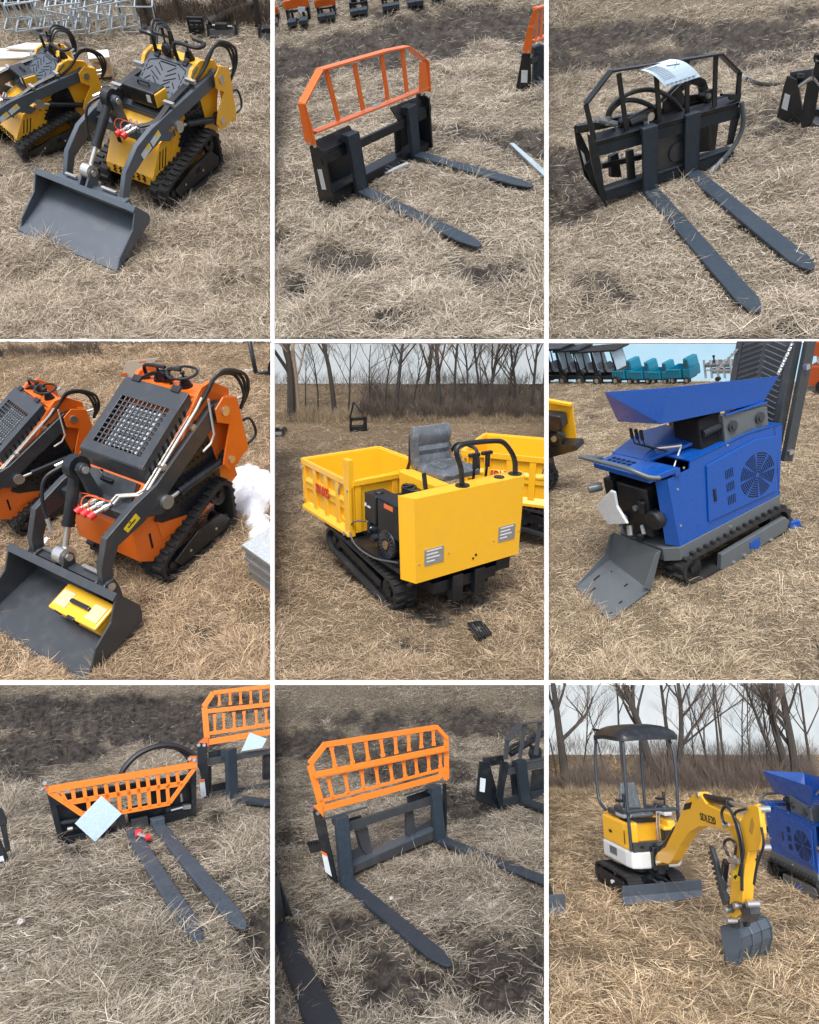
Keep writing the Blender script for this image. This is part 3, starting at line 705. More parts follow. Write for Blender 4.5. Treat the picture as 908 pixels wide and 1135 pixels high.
    s = MB().cyl((.36, -.42, .60), (.44, -.36, .60), .04, 10).cyl((.38, -.44, .66), (.38, -.44, .56), .02, 8).disc((.52, -.47, .56), 'y', .032, .05, 12).cyl((.30, -.34, .62), (.36, -.34, .62), .03, 8); s.build('carburettor', BLKW, root)
    MB().cyl((.36, -.43, .62), (.40, -.43, .60), .018, 8).build('fuel_fitting', CHR, root)
    MB().tube([(.34, -.45, .66), (.20, -.50, .62), (.16, -.52, .52), (.30, -.54, .43), (.62, -.54, .42), (.98, -.52, .50)], .008, 7, sub=5).build('cable', mat('grey_cable', (.09, .09, .09), .5), root)
    # seat
    m = MB().box((.35, -.10, 1.04), (.50, .50, 1.09)).box((.42, -.14, .9), (.98, .0, 1.10)); m.build('seat_base', Y, root, bevel=.004)
    rows = []
    def pad(c, ex, ey, ez, w, h, th, n=10):
        mb = MB(); f, bk = [], []
        for i in range(n + 1):
            r1, r2 = [], []
            for j in range(n + 1):
                u, v = j / n * 2 - 1, i / n * 2 - 1; k = (1 - abs(u) ** 6) * (1 - abs(v) ** 6); sx = 1 - .10 * max(0, abs(v) - .7) / .3; d = th * (.35 + .65 * k ** .5) - .016 * (abs(v * 2.2 % 1 - .5) < .12) - .012 * (abs(abs(u) - .5) < .1)
                p = np.array(c) + ex * u * w / 2 * sx + ey * v * h / 2; r1.append(p + ez * d); r2.append(p - ez * .02)
            f.append(r1); bk.append(r2)
        mb.grid(f); mb.grid([list(reversed(r)) for r in bk])
        for e1, e2 in ((f[0], bk[0]), (f[-1], bk[-1]), ([r[0] for r in f], [r[0] for r in bk]), ([r[-1] for r in f], [r[-1] for r in bk])): mb.grid([e1, e2])
        return mb
    st = MB(); st.tube([(.36, -.02, 1.06), (.40, -.01, 1.16), (.38, .01, 1.40)], .016, 8).tube([(.36, .44, 1.06), (.40, .44, 1.16), (.38, .42, 1.40)], .016, 8).build('seat_frame', BLK, root)
    ez = nrm((1, 0, .08)); ey = nrm((-.08, 0, 1)); pad((.43, .205, 1.27), np.array([0, 1.0, 0]), ey, ez, .44, .42, .07).build('backrest', PVC, root)
    pad((.66, .22, 1.11), np.array([0, 1.0, 0]), np.array([1.0, 0, 0]), np.array([0, 0, 1.0]), .44, .44, .07).build('seat_cushion', PVC, root)
    MB().tube([(.40, .46, 1.20), (.46, .50, 1.28), (.66, .52, 1.28), (.72, .52, 1.22), (.74, .52, 1.08)], .017, 8, sub=3).build('armrest', BLK, root)
    # hand rail and levers
    MB().tube([(1.22, -.05, 1.13), (1.22, -.07, 1.30), (1.21, -.11, 1.42), (1.20, -.09, 1.475), (1.20, .0, 1.49), (1.20, .28, 1.475), (1.20, .40, 1.44), (1.20, .50, 1.33), (1.20, .535, 1.24), (1.20, .54, 1.13)], .022, 10, sub=3).disc((1.22, -.05, 1.155), 'z', .06, .012, 14).disc((1.20, .54, 1.155), 'z', .06, .012, 14).build('hand_rail', BLK, root)
    for y in (.24, .38): MB().cyl((1.0, y, 1.05), (1.02, y, 1.28), .013, 8).bar((1.02, y - .0, 1.20), (1.02, y, 1.33), .034, .034, up=(1, 0, 0)).bar((1.02, y - .065, 1.325), (1.02, y + .045, 1.325), .035, .03).build('control_lever', BLK, root, bevel=.006)
    MB().bar((1.02, -.27, 1.10), (.99, -.27, 1.24), .035, .022).build('throttle_lever', BLK, root, bevel=.004)
    MB().disc((1.2, .36, 1.153), 'z', .045, .012, 16).build('filler_cap', BLK, root)
    for s in (-1, 1):
        tr = track(root, [(.80, .145, .15), (-.16, .33, .13), (-.10, .20, .12)] if False else [(.80, .15, .155), (-.20, .31, .13)], s * .31, s * .53, th=.025, lug=.018, pitch=.065)
        g = MB().ext([(.66, s * .50, .13), (.66, s * .50, .20), (-.10, s * .50, .36), (-.12, s * .50, .28)], (0, -s * .03, 0))
        for k in range(7): g.disc((-.05 + .11 * k, s * .44, .25 - .025 * k - .05), 'y', .055, .05, 14)
        g.build('roller_frame', BLK, root, bevel=.003)
    return root
def crusher(F, label, group, hopper=True, flat=False):
    root = thing('tracked_crusher', F, label, 'crusher', group); W = .397
    m = MB(); side = [(.66, .41), (-.67, .39), (-.78, 1.14), (-.41, 1.215), (-.13, 1.205), (.41, 1.20), (.43, 1.13), (.70, 1.13)]
    for s in (-1, 1):
        m.xz(side, s * (W - .015), s * W)
    m.yz([(-W, .40), (W, .40), (W, 1.14), (-W, 1.14)], -.68, -.66)
    m.box((-.30, -W, 1.19), (.41, W, 1.205)); m.ext([(-.30, -W, 1.205), (-.30, W, 1.205), (-.78, W, 1.14), (-.78, -W, 1.14)], (0, 0, -.015))
    m.ext([(.66, W, .41), (.70, W, 1.13), (.78, W - .07, 1.13), (.74, W - .10, .44)], (-.01, -.004, 0)); m.ext([(.66, -W, .41), (.70, -W, 1.13), (.78, -W + .07, 1.13), (.74, -W + .10, .44)], (-.01, .004, 0))
    body = m.build('body', BLU, root, bevel=.006)
    m = MB().xy([(.68, -W - .01), (.78, -W + .1), (.78, W - .1), (.68, W + .01), (-.67, W + .01), (-.67, -W - .01)], .27, .41).build('base', GRYM, root, bevel=.005)
    d = MB().xz([(.24, 1.09), (-.10, 1.11), (-.40, 1.12), (-.68, 1.05), (-.62, .48), (.29, .52)], W, W + .018).build('door', BLU, root, bevel=.005)
    for z in (.91, .775, .635):
        s = MB()
        for k in range(5): x = .02 - .022 * k; s.xz([(x, z - .045), (x + .009, z - .045), (x + .009, z + .045), (x, z + .045)], W + .016, W + .0205)
        s.build('louvre', DRK, d)
    s = MB(); c = (-.38, .75)
    for r0 in np.linspace(.03, .215, 9):
        for k in range(8):
            a0, a1 = k * math.pi / 4 + .07, (k + 1) * math.pi / 4 - .07; n = 5; P = [(c[0] + r0 * math.cos(a), c[1] + r0 * math.sin(a)) for a in np.linspace(a0, a1, n)] + [(c[0] + (r0 + .011) * math.cos(a), c[1] + (r0 + .011) * math.sin(a)) for a in np.linspace(a1, a0, n)]
            s.xz(P, W + .016, W + .0205)
    s.build('fan_grille', DRK, d)
    MB().box((.17, W + .016, .70), (.20, W + .028, .83)).build('handle', BLK, d, bevel=.003)
    # front: engine bay as a sheet painted with shade, lid, handle bar, shelf
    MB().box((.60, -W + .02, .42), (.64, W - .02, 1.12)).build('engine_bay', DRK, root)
    e = MB().box((.62, -.22, .50), (.80, .20, 1.02)).box((.66, -.36, .86), (.84, -.24, 1.05)).disc((.78, .26, .72), 'x', .10, .10, 16).cyl((.70, .0, .50), (.84, .05, .47), .05, 12).box((.66, .10, .76), (.84, .18, .90)); e = e.build('engine', BLK, root, bevel=.02)
    MB().cyl((.82, -.42, .93), (.94, -.48, .93), .045, 14).build('exhaust_pipe', GRYM, root)
    s = MB().cyl((.80, -.14, .66), (.90, -.18, .60), .05, 10).cyl((.84, -.06, .58), (.88, -.02, .50), .03, 8).cyl((.82, .10, .62), (.86, .16, .56), .02, 8).disc((.82, .05, .80), 'x', .03, .03, 10); s.build('engine_fitting', mat('cast_alloy', (.30, .31, .31), .45, metal=.6), e)
    l = MB().ext([(.60, -.41, 1.16), (.60, .42, 1.16), (.88, .37, 1.155), (.88, -.41, 1.165)], (0, 0, .055)).build('lid', BLU, root, bevel=.006)
    s = MB()
    for j in range(5):
        for k in range(3): y = -.33 + .07 * j; x = .68 + .055 * k; s.box((x, y, 1.212), (x + .03, y + .04, 1.224))
    s.build('lid_slots', DRK, l)
    MB().tube([(.74, -.43, 1.22), (.96, -.45, 1.30), (.99, -.40, 1.32), (.97, .10, 1.31), (.95, .24, 1.29), (.88, .36, 1.22), (.80, .42, 1.19)], .022, 10, sub=3).build('handle_bar', GRYM, root)
    m = MB(); m.ext([(.60, -.45, 1.19), (.60, .05, 1.19), (.10, .22, 1.24), (.0, -.30, 1.30), (.2, -.45, 1.28)], (0, 0, .03)).box((.56, -.44, 1.13), (.62, .42, 1.20)); m.build('control_box', BLU, root, bevel=.004)
    MB().ext([(.36, -.18, 1.245), (.42, .08, 1.232), (.12, .16, 1.26), (.12, -.12, 1.28)], (0, 0, .008)).build('valve_opening', DRK, root)
    MB().cyl((.42, -.02, 1.26), (.26, .16, 1.26), .03, 10).cyl((.30, .18, 1.26), (.46, .22, 1.10), .010, 8).build('valve_block', CHR, root)
    for k in range(3): y = -.18 + .07 * k; MB().tube([(.36, y + .16, 1.22), (.54, y + .02, 1.34), (.55, y + .01, 1.42)], .008, 7).cyl((.55, y + .01, 1.40), (.555, y + .01, 1.50), .017, 10).build('control_lever', BLK, root)
    for p in ((.60, .40, .99), (.62, .40, .62), (.50, .40, 1.17), (-.05, .40, 1.185), (.02, .41, .35)): MB().disc(p, 'y', .012, .008, 8).build('bolt', CHR, root)
    # tracks
    for s in (-1, 1):
        track(root, [(.57, .13, .15), (-.59, .15, .14)], s * .22, s * .465, th=.028, lug=.034, pitch=.085)
        g = MB().xz([(.27, -.0), (.24, .155), (-.64, .19), (-.70, .12), (-.64, .03), (.22, -.02)], s * .42, s * .475).build('track_guard', GRYM, root, bevel=.006)
        MB().xz([(-.13, .05), (-.19, .05), (-.19, .0), (-.26, .02), (-.26, .13), (-.13, .12)], s * .474, s * .484).build('blue_tab', BLU, g)
        MB().disc((.10, s * .48, .0), 'y', .022, .03, 8).disc((-.20, s * .48, .0), 'y', .022, .03, 8).disc((-.42, s * .48, .02), 'y', .022, .03, 8).disc((-.05, s * .48, .01), 'y', .022, .03, 8).build('bolt', mat('cast_alloy', (.30, .31, .31), .45, metal=.6), g)
    # operator step folded down in front
    m = MB(); a = F.pl('x', .80, (265, 628), (398, 688)) if F.tile.seed == 5 else [np.array((.8, -.35, .38)), np.array((.8, .28, .36))]
    a = [np.array((.80, -.37, .40)), np.array((.80, .28, .39))]; b = [np.array((.90, -.40, .10)), np.array((.98, .27, .02))]; c = [np.array((1.40, -.36, .01)), np.array((1.58, .38, .01))]
    m.ext([a[0], a[1], b[1], b[0]], (.012, 0, .004)); m.ext([b[0], b[1], c[1], c[0]], (0, 0, .012))
    m.ext([b[0], c[0], c[0] + (0, 0, .02), b[0] + (0.05, 0, .10), a[0] + (.06, 0, 0), a[0]], (0, .012, 0)); m.ext([a[1], a[1] + (.06, 0, .0), b[1] + (.07, 0, .08), b[1]], (0, .012, 0))
    st = m.build('operator_step', GRYM, root, bevel=.003); s = MB()
    for i, (u, v) in enumerate(((.2, .25), (.2, .65), (.45, .15), (.45, .5), (.72, .3), (.72, .7), (.55, .85), (.85, .9))):
        p = b[0] * (1 - v) * (1 - u) + b[1] * v * (1 - u) + c[0] * (1 - v) * u + c[1] * v * u; q = p + (c[0] - b[0]) * .18; s.bar(p + (0, 0, .014), q + (0, 0, .014), .016, .004)
    s.build('step_slots', DRK, st)
    if hopper:
        h = MB(); T = [(.60, -.38, 1.87), (.53, .35, 1.94), (-.83, .35, 1.60), (-.83, -.38, 1.44)]; Bq = [(.57, -.32, 1.56), (.64, .35, 1.64), (-.62, .33, 1.40), (-.62, -.36, 1.40)]
        if flat: T = [(.62, -.38, 1.72), (.62, .38, 1.76), (-.85, .38, 1.72), (-.85, -.42, 1.70)]; Bq = [(.50, -.28, 1.42), (.50, .30, 1.42), (-.62, .33, 1.40), (-.62, -.36, 1.40)]
        T = [np.array(p) for p in T]; Bq = [np.array(p) for p in Bq]
        for k in (0, 1, 3):
            j = (k + 1) % 4; n = nrm(np.cross(T[j] - T[k], Bq[k] - T[k])) * .012; h.ext([T[k], T[j], Bq[j], Bq[k]], n)
        h.ext([Bq[0], Bq[1], Bq[2], Bq[3]], (0, 0, .01)); h.bar(Bq[1] + (-.72, .02, -.17), Bq[2] + (-.03, .02, -.0), .03, .012)
        h = h.build('hopper', BLU, root, bevel=.003)
        MB().ext([(.575 - .001, -.26, 1.64), (.575, -.14, 1.64), (.565, -.15, 1.84), (.57, -.26, 1.82)], (.012, 0, 0)).build('worn_patch', mat('faded_blue', (.06, .13, .42), .5), h, bevel=.01) if False else None
        m = MB().box((-.64, .20, 1.16), (-.07, .34, 1.40)).box((-.64, -.34, 1.16), (-.07, -.2, 1.40)); m.xz([(-.07, 1.17), (-.07, 1.47), (-.64, 1.36), (-.64, 1.17)], .30, .36); m.build('hopper_support', GRYM, root, bevel=.004)
        m = MB()
        for x in (-.17, -.52): m.disc((x, .37, 1.29 if x < -.3 else 1.33), 'y', .055, .025, 18).disc((x, .385, 1.29 if x < -.3 else 1.33), 'y', .03, .02, 12)
        m.build('adjuster', GRY2, root)
        MB().box((-.10, -.02, 1.18), (.17, .30, 1.50)).build('crushing_chamber', DRK, root, bevel=.01); MB().cyl((.15, .31, 1.36), (-.06, .31, 1.36), .04, 12).build('roller', BLK, root)
    # discharge conveyor rising behind
    e0, e1 = np.array((-.72, 0, .72)), np.array((-1.62, 0, 3.1))
    m = MB()
    for s in (-1, 1):
        m.bar(e0 + (0, s * .30, 0), e1 + (0, s * .30, 0), .07, .10, up=(1, 0, .3))
    m.bar(e0 + (-.1, .38, 0), e1 + (-.1, .38, 0), .05, .12, up=(1, 0, .3)); cv = m.build('conveyor_frame', GRY2, root, bevel=.004)
    m = MB(); m.ext([e0 + (.03, -.27, 0), e0 + (.03, .27, 0), e1 + (.03, .27, 0), e1 + (.03, -.27, 0)], (-.02, 0, 0)); bl = m.build('conveyor_belt', mat('conveyor_rubber', (.055, .06, .065), .6), cv)
    s = MB(); d = e1 - e0
    for k in range(46):
        p = e0 + d * (k / 46) + (.045, 0, 0)
        for sg in (-1, 1): s.bar(p + (0, sg * .25, 0), p + (0, sg * .02, 0) + d * .03, .012, .012)
    s.build('belt_ridges', mat('conveyor_ridge', (.09, .10, .11), .6), bl)
    MB().box((-.86, .40, .80), (-.80, .44, .84)).box((-1.13, .41, 1.58), (-1.08, .45, 1.63)).box((-1.25, .41, 1.96), (-1.20, .45, 2.0)).build('bracket', CHR, cv)
    c = MB()
    for (pa, pb_) in (((-.83, .34, 1.61), (-1.14, .30, 1.88)), ((-.83, -.40, 1.61), (-1.06, -.30, 1.78))):
        pa, pb_ = np.array(pa), np.array(pb_)
        for k in range(14):
            p = pa + (pb_ - pa) * k / 14; q = pa + (pb_ - pa) * (k + 1.25) / 14; c.bar(p, q, .030 if k % 2 else .008, .008 if k % 2 else .030)
    c.build('chain', CHR, root)
    return root
def excavator(F, label, group):
    root = thing('mini_excavator', F, label, 'excavator', group); Y = YELX
    # blade
    m = MB(); a = [(.50, -.68), (.50, .70)]
    m.xz([(.56, -.02), (.60, .0), (.55, .10), (.57, .25), (.54, .25), (.51, .10)], -.68, .70); bl = m.build('dozer_blade', GRY, root, bevel=.004)
    m = MB()
    for s in (-1, 1): m.bar((.50, s * .30, .16), (-.1, s * .22, .20), .07, .09)
    m.bar((.48, -.34, .12), (.2, 0, .34), .05, .06).bar((.48, .34, .12), (.2, 0, .34), .05, .06).box((-.35, -.28, .12), (.30, .28, .30)); m.disc((-.05, 0, .36), 'z', .30, .10, 24); m.build('undercarriage', BLK, root, bevel=.005)
    cylinder(root, (.0, .02, .26), (.50, .02, .20), .035, .6, 'blade_cylinder')
    for s in (-1, 1):
        track(root, [(.30, .155, .155), (-.50, .155, .155)], s * .25, s * .50, th=.03, lug=.015, pitch=.06, split=False)
        g = MB().xz([(.22, .04), (.30, .10), (.28, .22), (-.48, .24), (-.54, .14), (-.46, .04)], s * .46, s * .505); g = g.build('track_guard', BLK, root, bevel=.006)
        MB().disc((-.08, s * .51, .12), 'y', .03, .012, 10).box((-.05, s * .505, .13), (-.0, s * .512, .16)).build('mark', WHT, g)
    # house: white skirt and yellow body
    def ring(pts, z0, z1, name, mm, bev, par=root): return MB().xy(pts, z0, z1).build(name, mm, par, bevel=bev)
    base = [(.50, -.44), (.54, -.30), (.54, .36), (.46, .46), (-.30, .50), (-.55, .34), (-.62, 0), (-.55, -.34), (-.34, -.47), (.36, -.47)]
    ring(base, .45, .70, 'white_skirt', mat('white_paint', (.60, .61, .60), .35, coat=.3, bump=.02, dirt=.08), .03)
    sk = [o for o in root.children if o.name.startswith('white_skirt')][-1]
    MB().box((.54, -.05, .60), (.548, .12, .635)).build('lettering', BLKT, sk); MB().ext([(.10, -.475, .55), (-.12, -.475, .55), (-.12, -.475, .66), (.10, -.475, .66)], (0, -.004, 0)).build('mark', GRYM, sk)
    lb = [(.42, -.43), (.30, -.45), (-.34, -.455), (-.54, -.32), (-.60, 0), (-.54, .32), (-.30, .48), (.42, .44), (.42, .30), (.05, .28), (.05, -.24), (.42, -.24)]
    yb = ring(lb, .70, 1.10, 'body_cover', Y, .03)
    MB().box((.05, -.25, 1.02), (.10, .28, 1.08)).box((.34, -.40, 1.098), (.10, -.30, 1.106)).build('cover_seam', BLK, yb)
    MB().box((.36, -.462, .78), (.34, -.458, .98)).box((-.05, -.462, .86), (-.14, -.458, .90)).build('grille', BLK, yb)
    MB().box((.08, -.24, .70), (.53, .44, .74)).box((.50, -.42, .70), (.535, .42, .84)).build('floor_pan', GRY2, root, bevel=.005)
    MB().box((.52, -.02, .74), (.54, .12, .80)).box((.535, -.30, .75), (.54, -.24, .79)).build('panel_vent', BLK, root)
    # seat and consoles
    m = MB().box((-.28, -.20, 1.10), (.14, .24, 1.17)).build('seat_cushion', PVC, root, bevel=.03)
    m = MB().ext([(-.28, -.19, 1.16), (-.28, .23, 1.16), (-.33, .17, 1.58), (-.33, -.11, 1.58)], (.07, 0, .01)).build('backrest', PVC, root, bevel=.03)
    for s, yy in ((-1, -.34), (1, .40)):
        c = MB().ext([(.28, yy - .07, 1.12), (.28, yy + .07, 1.12), (-.26, yy + .07, 1.12), (-.26, yy - .07, 1.12)], (0, 0, .10)).box((-.05, yy - .06, 1.2), (.26, yy + .06, 1.30)).build('side_console', GRY2, root, bevel=.03)
        MB().box((.02, yy - .075, 1.14), (.30, yy + .075, 1.20)).build('console_trim', WHT if s > 0 else mat('light_grey_trim', (.35, .36, .37), .4), c, bevel=.02)
        MB().tube([(.20, yy, 1.28), (.22, yy, 1.38), (.20, yy, 1.47)], .014, 8).cyl((.21, yy, 1.38), (.20, yy, 1.50), .026, 10).box((.02, yy - .05, 1.36), (.16, yy + .05, 1.39)).build('joystick', BLK, root)
    for y in (.10, .15): MB().tube([(.40, y, .74), (.40, y, 1.05), (.40, y + .02, 1.28)], .010, 7).build('travel_lever', CHR, root)
    MB().tube([(.40, .06, 1.28), (.42, .12, 1.34), (.40, .24, 1.30)], .02, 8).build('lever_grip', BLK, root)
    MB().box((.30, .22, .74), (.42, .46, .98)).build('pedal_box', BLK, root, bevel=.01); MB().box((.26, .20, .96), (.44, .48, 1.02)).build('footrest', YEL2, root, bevel=.02)
    # canopy
    pm = mat('blue_grey_tube', (.026, .036, .048), .35, coat=.3, bump=.02, dirt=.05)
    r = .026
    zt = 2.42
    P = {'front_left': [(.50, -.44, .72), (.50, -.45, 1.5), (.50, -.44, 2.2), (.46, -.42, zt)], 'front_right': [(.46, .46, 1.10), (.48, .48, 1.6), (.46, .50, 2.1), (.36, .48, zt)],
         'rear_left': [(-.20, -.46, 1.18), (-.40, -.47, 1.35), (-.44, -.46, 2.0), (-.36, -.44, zt)], 'rear_right': [(-.40, .40, 1.12), (-.42, .42, 1.7), (-.40, .42, zt)]}
    for k, v in P.items(): MB().tube(v, r, 10, sub=4).build('canopy_post', pm, root)
    MB().tube([(.51, -.44, 1.24), (.52, -.40, 1.30), (.53, .34, 1.30), (.52, .42, 1.26), (.47, .45, 1.10)], .028, 10, sub=3).build('front_rail', pm, root)
    rows = []; n = 14; w2, l0, l1 = .58, -.46, .60
    c = MB(); top, bot = [], []
    for i in range(n + 1):
        u = i / n * 2 - 1; rt, rb = [], []
        for j in range(n + 1):
            v = j / n * 2 - 1; e = max(abs(u), abs(v)); rr = 1 - .12 * (abs(u) * abs(v)) ** 4; x = (l0 + l1) / 2 + u * (l1 - l0) / 2 * rr; y = .03 + v * w2 * rr
            z = zt + .14 - .14 * max(0, e - .45) ** 2 / .30 - .07 * max(0, -u) + .02 * (1 - v * v); rt.append((x, y, z)); rb.append((x, y, z - .035 - .03 * e ** 3))
        top.append(rt); bot.append(rb)
    c.grid(top); c.grid([list(reversed(q)) for q in bot])
    for a1, a2 in ((top[0], bot[0]), (top[-1], bot[-1]), ([q[0] for q in top], [q[0] for q in bot]), ([q[-1] for q in top], [q[-1] for q in bot])): c.grid([a1, a2])
    cn = c.build('canopy_roof', mat('canopy_plastic', (.010, .012, .015), .42, coat=.1, bump=.05), root)
    MB().box((-.50, -.44, zt + .01), (.42, -.40, zt + .05)).box((-.50, .44, zt + .01), (.42, .48, zt + .05)).build('canopy_bar', BLK, cn)
    # boom, swung a little to its right, in its own upright plane
    G = F.sub((.42, 0, 0), -9); G.tile = TILES[9]
    def A(y, *z): 
        H = F9.sub((.42, 0, 0), -9); q = H.pl('y', y, *z); q = q if isinstance(q, list) else [q]; return [np.array(p) for p in q]
    F9 = TILES[9].mainf
    C, S = math.cos(math.radians(-9)), math.sin(math.radians(-9))
    def T(p): p = np.array(p, float); return np.array([.42 + C * p[0] - S * p[1], S * p[0] + C * p[1], p[2]])
    def plate(mb, y, th, *z): return mb.ext([T(p) for p in A(y, *z)], T((0, th, 0)) - T((0, 0, 0)))
    sw = MB().box((.46, -.14, .44), (.62, .12, .78)).cyl((.60, -.02, .40), (.60, -.02, .82), .07, 14).build('swing_post', BLK, root, bevel=.01)
    w = .15
    bo = MB(); plate(bo, -w / 2, w, (352, 598), (368, 565), (395, 545), (432, 470), (452, 420), (460, 400), (486, 372), (503, 362), (520, 385), (530, 402), (575, 424), (640, 452), (655, 480), (640, 498), (600, 492), (545, 478), (505, 478), (470, 500), (440, 545), (418, 590), (405, 604), (385, 598), (365, 608))
    bm_ = bo.build('boom', Y, root, bevel=.008)
    MB().ext([T(p) for p in A(-w / 2 - .002, (460, 402), (484, 396), (478, 418), (455, 424))], (0, -.004, 0)).build('boom_lamp', BLK, bm_)
    q = A(-w / 2 - .004, (512, 455), (570, 475)); q2 = A(-w / 2 - .004, (513, 430)); ex = T(q[1]) - T(q[0]); ey = T(q2[0]) - T(q[0]); L = np.linalg.norm(ex)
    tx = text('lettering', 'SDLE20', T(q[0]), ex, ey - ex * (ey @ ex) / (ex @ ex), np.linalg.norm(ey) * 1.25, BLKT, bm_, xs=L / (np.linalg.norm(ey) * 1.25 * 3.55), bold=0)
    pv = MB()
    for z in ((365, 597), (500, 374), (640, 470), (690, 548), (688, 420)): pv.disc((0, 0, 0), 'y', .001, .001, 3) if False else pv.cyl(T(A(-w / 2 - .02, z)[0]), T(A(-w / 2 - .02, z)[0] + np.array([0, w + .04, 0])), .035, 12)
    pv.build('pin', CHR, bm_)
    a, b, c_ = A(.0, (512, 378), (612, 398), (676, 416)); a, b, c_ = T(a), T(b), T(c_)
    cy = MB().cyl(a, b, .052, 14).cyl(b - nrm(b - a) * .05, b, .06, 14).build('arm_cylinder', BLK, root); MB().cyl(b, c_, .026, 10).build('piston_rod', CHR, cy)
    a, b = A(.0, (385, 560), (432, 488)); MB().cyl(T(a), T(b), .055, 14).build('boom_cylinder', BLK, root); a, b = A(-.02, (432, 488), (436, 470)); MB().cyl(T(a), T(b), .03, 10).build('piston_rod', CHR, root)
    # arm (stick)
    st = MB()
    for y in (-.16, .06): plate(st, y, .03 if y < 0 else .12, (640, 470), (668, 420), (672, 408), (690, 405), (705, 415), (712, 470), (715, 520), (705, 555), (690, 560), (672, 562), (662, 600), (655, 650), (652, 720), (646, 770), (628, 782), (604, 775), (612, 700), (614, 600), (628, 540)) if y < 0 else 0
    plate(st, -.13, .12, (600, 470), (645, 480), (668, 560), (660, 640), (655, 720), (645, 770), (628, 782), (604, 775), (612, 690), (614, 600), (626, 540))
    plate(st, .0, .04, (690, 405), (700, 402), (714, 430), (722, 500), (712, 550), (690, 560), (680, 480))
    s_ = st.build('dipper_arm', Y, root, bevel=.006)
    MB().ext([T(p) for p in A(-.162, (618, 615), (640, 612), (642, 658), (624, 660))], (0, -.004, 0)).build('sticker', STKY, s_)
    MB().ext([T(p) for p in A(-.165, (622, 645), (628, 655), (636, 642), (630, 638))], (0, -.004, 0)).build('mark', BLKT, s_)
    MB().ext([T(p) for p in A(-.162, (680, 455), (686, 445), (692, 470), (684, 505), (674, 492))], (0, -.003, 0)).build('hole_shade', mat('deep_yellow_shadow', (.45, .24, .03), .6), s_)  # raised patch; the hollow's shade is put into its darker yellow
    a, b, c_ = A(-.02, (686, 572), (662, 728), (655, 770)); cy = MB().cyl(T(a), T(b), .062, 14).build('bucket_cylinder', BLK, root); MB().cyl(T(b), T(c_), .03, 10).build('piston_rod', CHR, cy)
    for pts, rr in (([(650, 690), (648, 560), (630, 470), (612, 425), (595, 412), (583, 430), (588, 460), (600, 470)], .018), ([(640, 640), (655, 560), (640, 480), (625, 440), (640, 425), (664, 420)], .016), ([(622, 600), (630, 540), (610, 520), (592, 530), (596, 555), (605, 575)], .016),
                    ([(715, 480), (722, 540), (700, 610), (690, 670)], .014), ([(607, 600), (590, 590), (584, 640), (600, 680)], .014)):
        MB().tube([T(p) for p in A(-.20, *pts)], rr, 8, sub=4).build('hose', HOS, root)
    MB().cyl(T(A(-.2, (586, 455))[0]), T(A(-.2, (590, 478))[0]), .02, 8).cyl(T(A(-.2, (590, 478))[0]), T(A(-.2, (608, 472))[0]), .02, 8).cyl(T(A(-.2, (610, 590))[0]), T(A(-.2, (645, 592))[0]), .035, 8).cyl(T(A(-.2, (626, 570))[0]), T(A(-.2, (622, 618))[0]), .024, 8).build('hose_fitting', CHR, root)
    th = MB(); plate(th, -.16, .05, (538, 540), (548, 548), (562, 590), (572, 640), (584, 690), (600, 725), (602, 738), (586, 740), (574, 705), (568, 660), (556, 610), (545, 570)); tb = th.build('thumb', GRY2, root, bevel=.005)
    t2 = MB(); 
    for k in range(9): z = (540 + 4.6 * k, 560 + 17 * k); plate(t2, -.15, .03, z, (z[0] - 5, z[1] + 6), (z[0] + 1, z[1] + 12))
    t2.build('teeth', GRY2, tb)
    a, b = A(-.08, (600, 600), (590, 690)); MB().cyl(T(a), T(b), .03, 10).cyl(T(b), T(A(-.1, (612, 725))[0]), .025, 8).build('thumb_cylinder', BLK, root)
    # linkage
    lk = MB(); plate(lk, -.20, .05, (600, 742), (622, 727), (652, 735), (650, 748), (622, 745), (612, 765), (598, 762)); plate(lk, -.16, .12, (636, 745), (655, 730), (675, 740), (680, 770), (668, 795), (640, 795), (650, 770)); lk.build('bucket_link', GRY2, root, bevel=.006)
    pn = MB()
    for z, l in (((606, 755), .1), ((640, 742), .12), ((686, 735), .14), ((616, 790), .12), ((600, 790), .1)):
        p = A(-.18, z)[0]; pn.cyl(T(p + np.array([0, -l / 2, 0])), T(p + np.array([0, l / 2, 0])), .034, 12)
    pn.build('pin', CHR, root)
    # bucket: half drum with its mouth down
    A2 = lambda x, *z: [np.array(p) for p in F9.pl('x', x, *z)]
    prof = [(578, 812), (600, 808), (632, 818), (648, 850), (650, 885), (640, 925), (625, 955), (602, 985), (590, 960), (598, 920), (585, 870)]
    pr = F9.plane((2.9, -.42, 0), nrm((.55, -1, 0)), *prof); e = F9.plane((2.9, .25, 0), nrm((.55, -1, 0)), (740, 930))
    off = np.array([.0, .62, 0]) + np.array([-.22, 0, 0]); n = len(pr); cen = sum(pr) / n
    b = MB(); back = [p + off for p in pr]
    for sidep in (pr, back): b.ext(sidep, nrm((-.3, 1, 0)) * (.02 if sidep is pr else -.02))
    for k in range(0, 7): b.ext([pr[k], pr[k + 1], back[k + 1], back[k]], nrm(cen - (pr[k] + pr[k + 1]) / 2) * .02)
    bk = b.build('bucket', GRY, root, bevel=.004)
    r_ = MB()
    for f in (.03, .34, .66, .97):
        q = [p + off * f for p in pr[1:8]]
        for k in range(len(q) - 1): r_.bar(q[k] + nrm(q[k] - cen) * .006, q[k + 1] + nrm(q[k + 1] - cen) * .006, .02, .016, up=nrm(q[k] - cen))
    r_.build('wear_strip', GRY, bk)
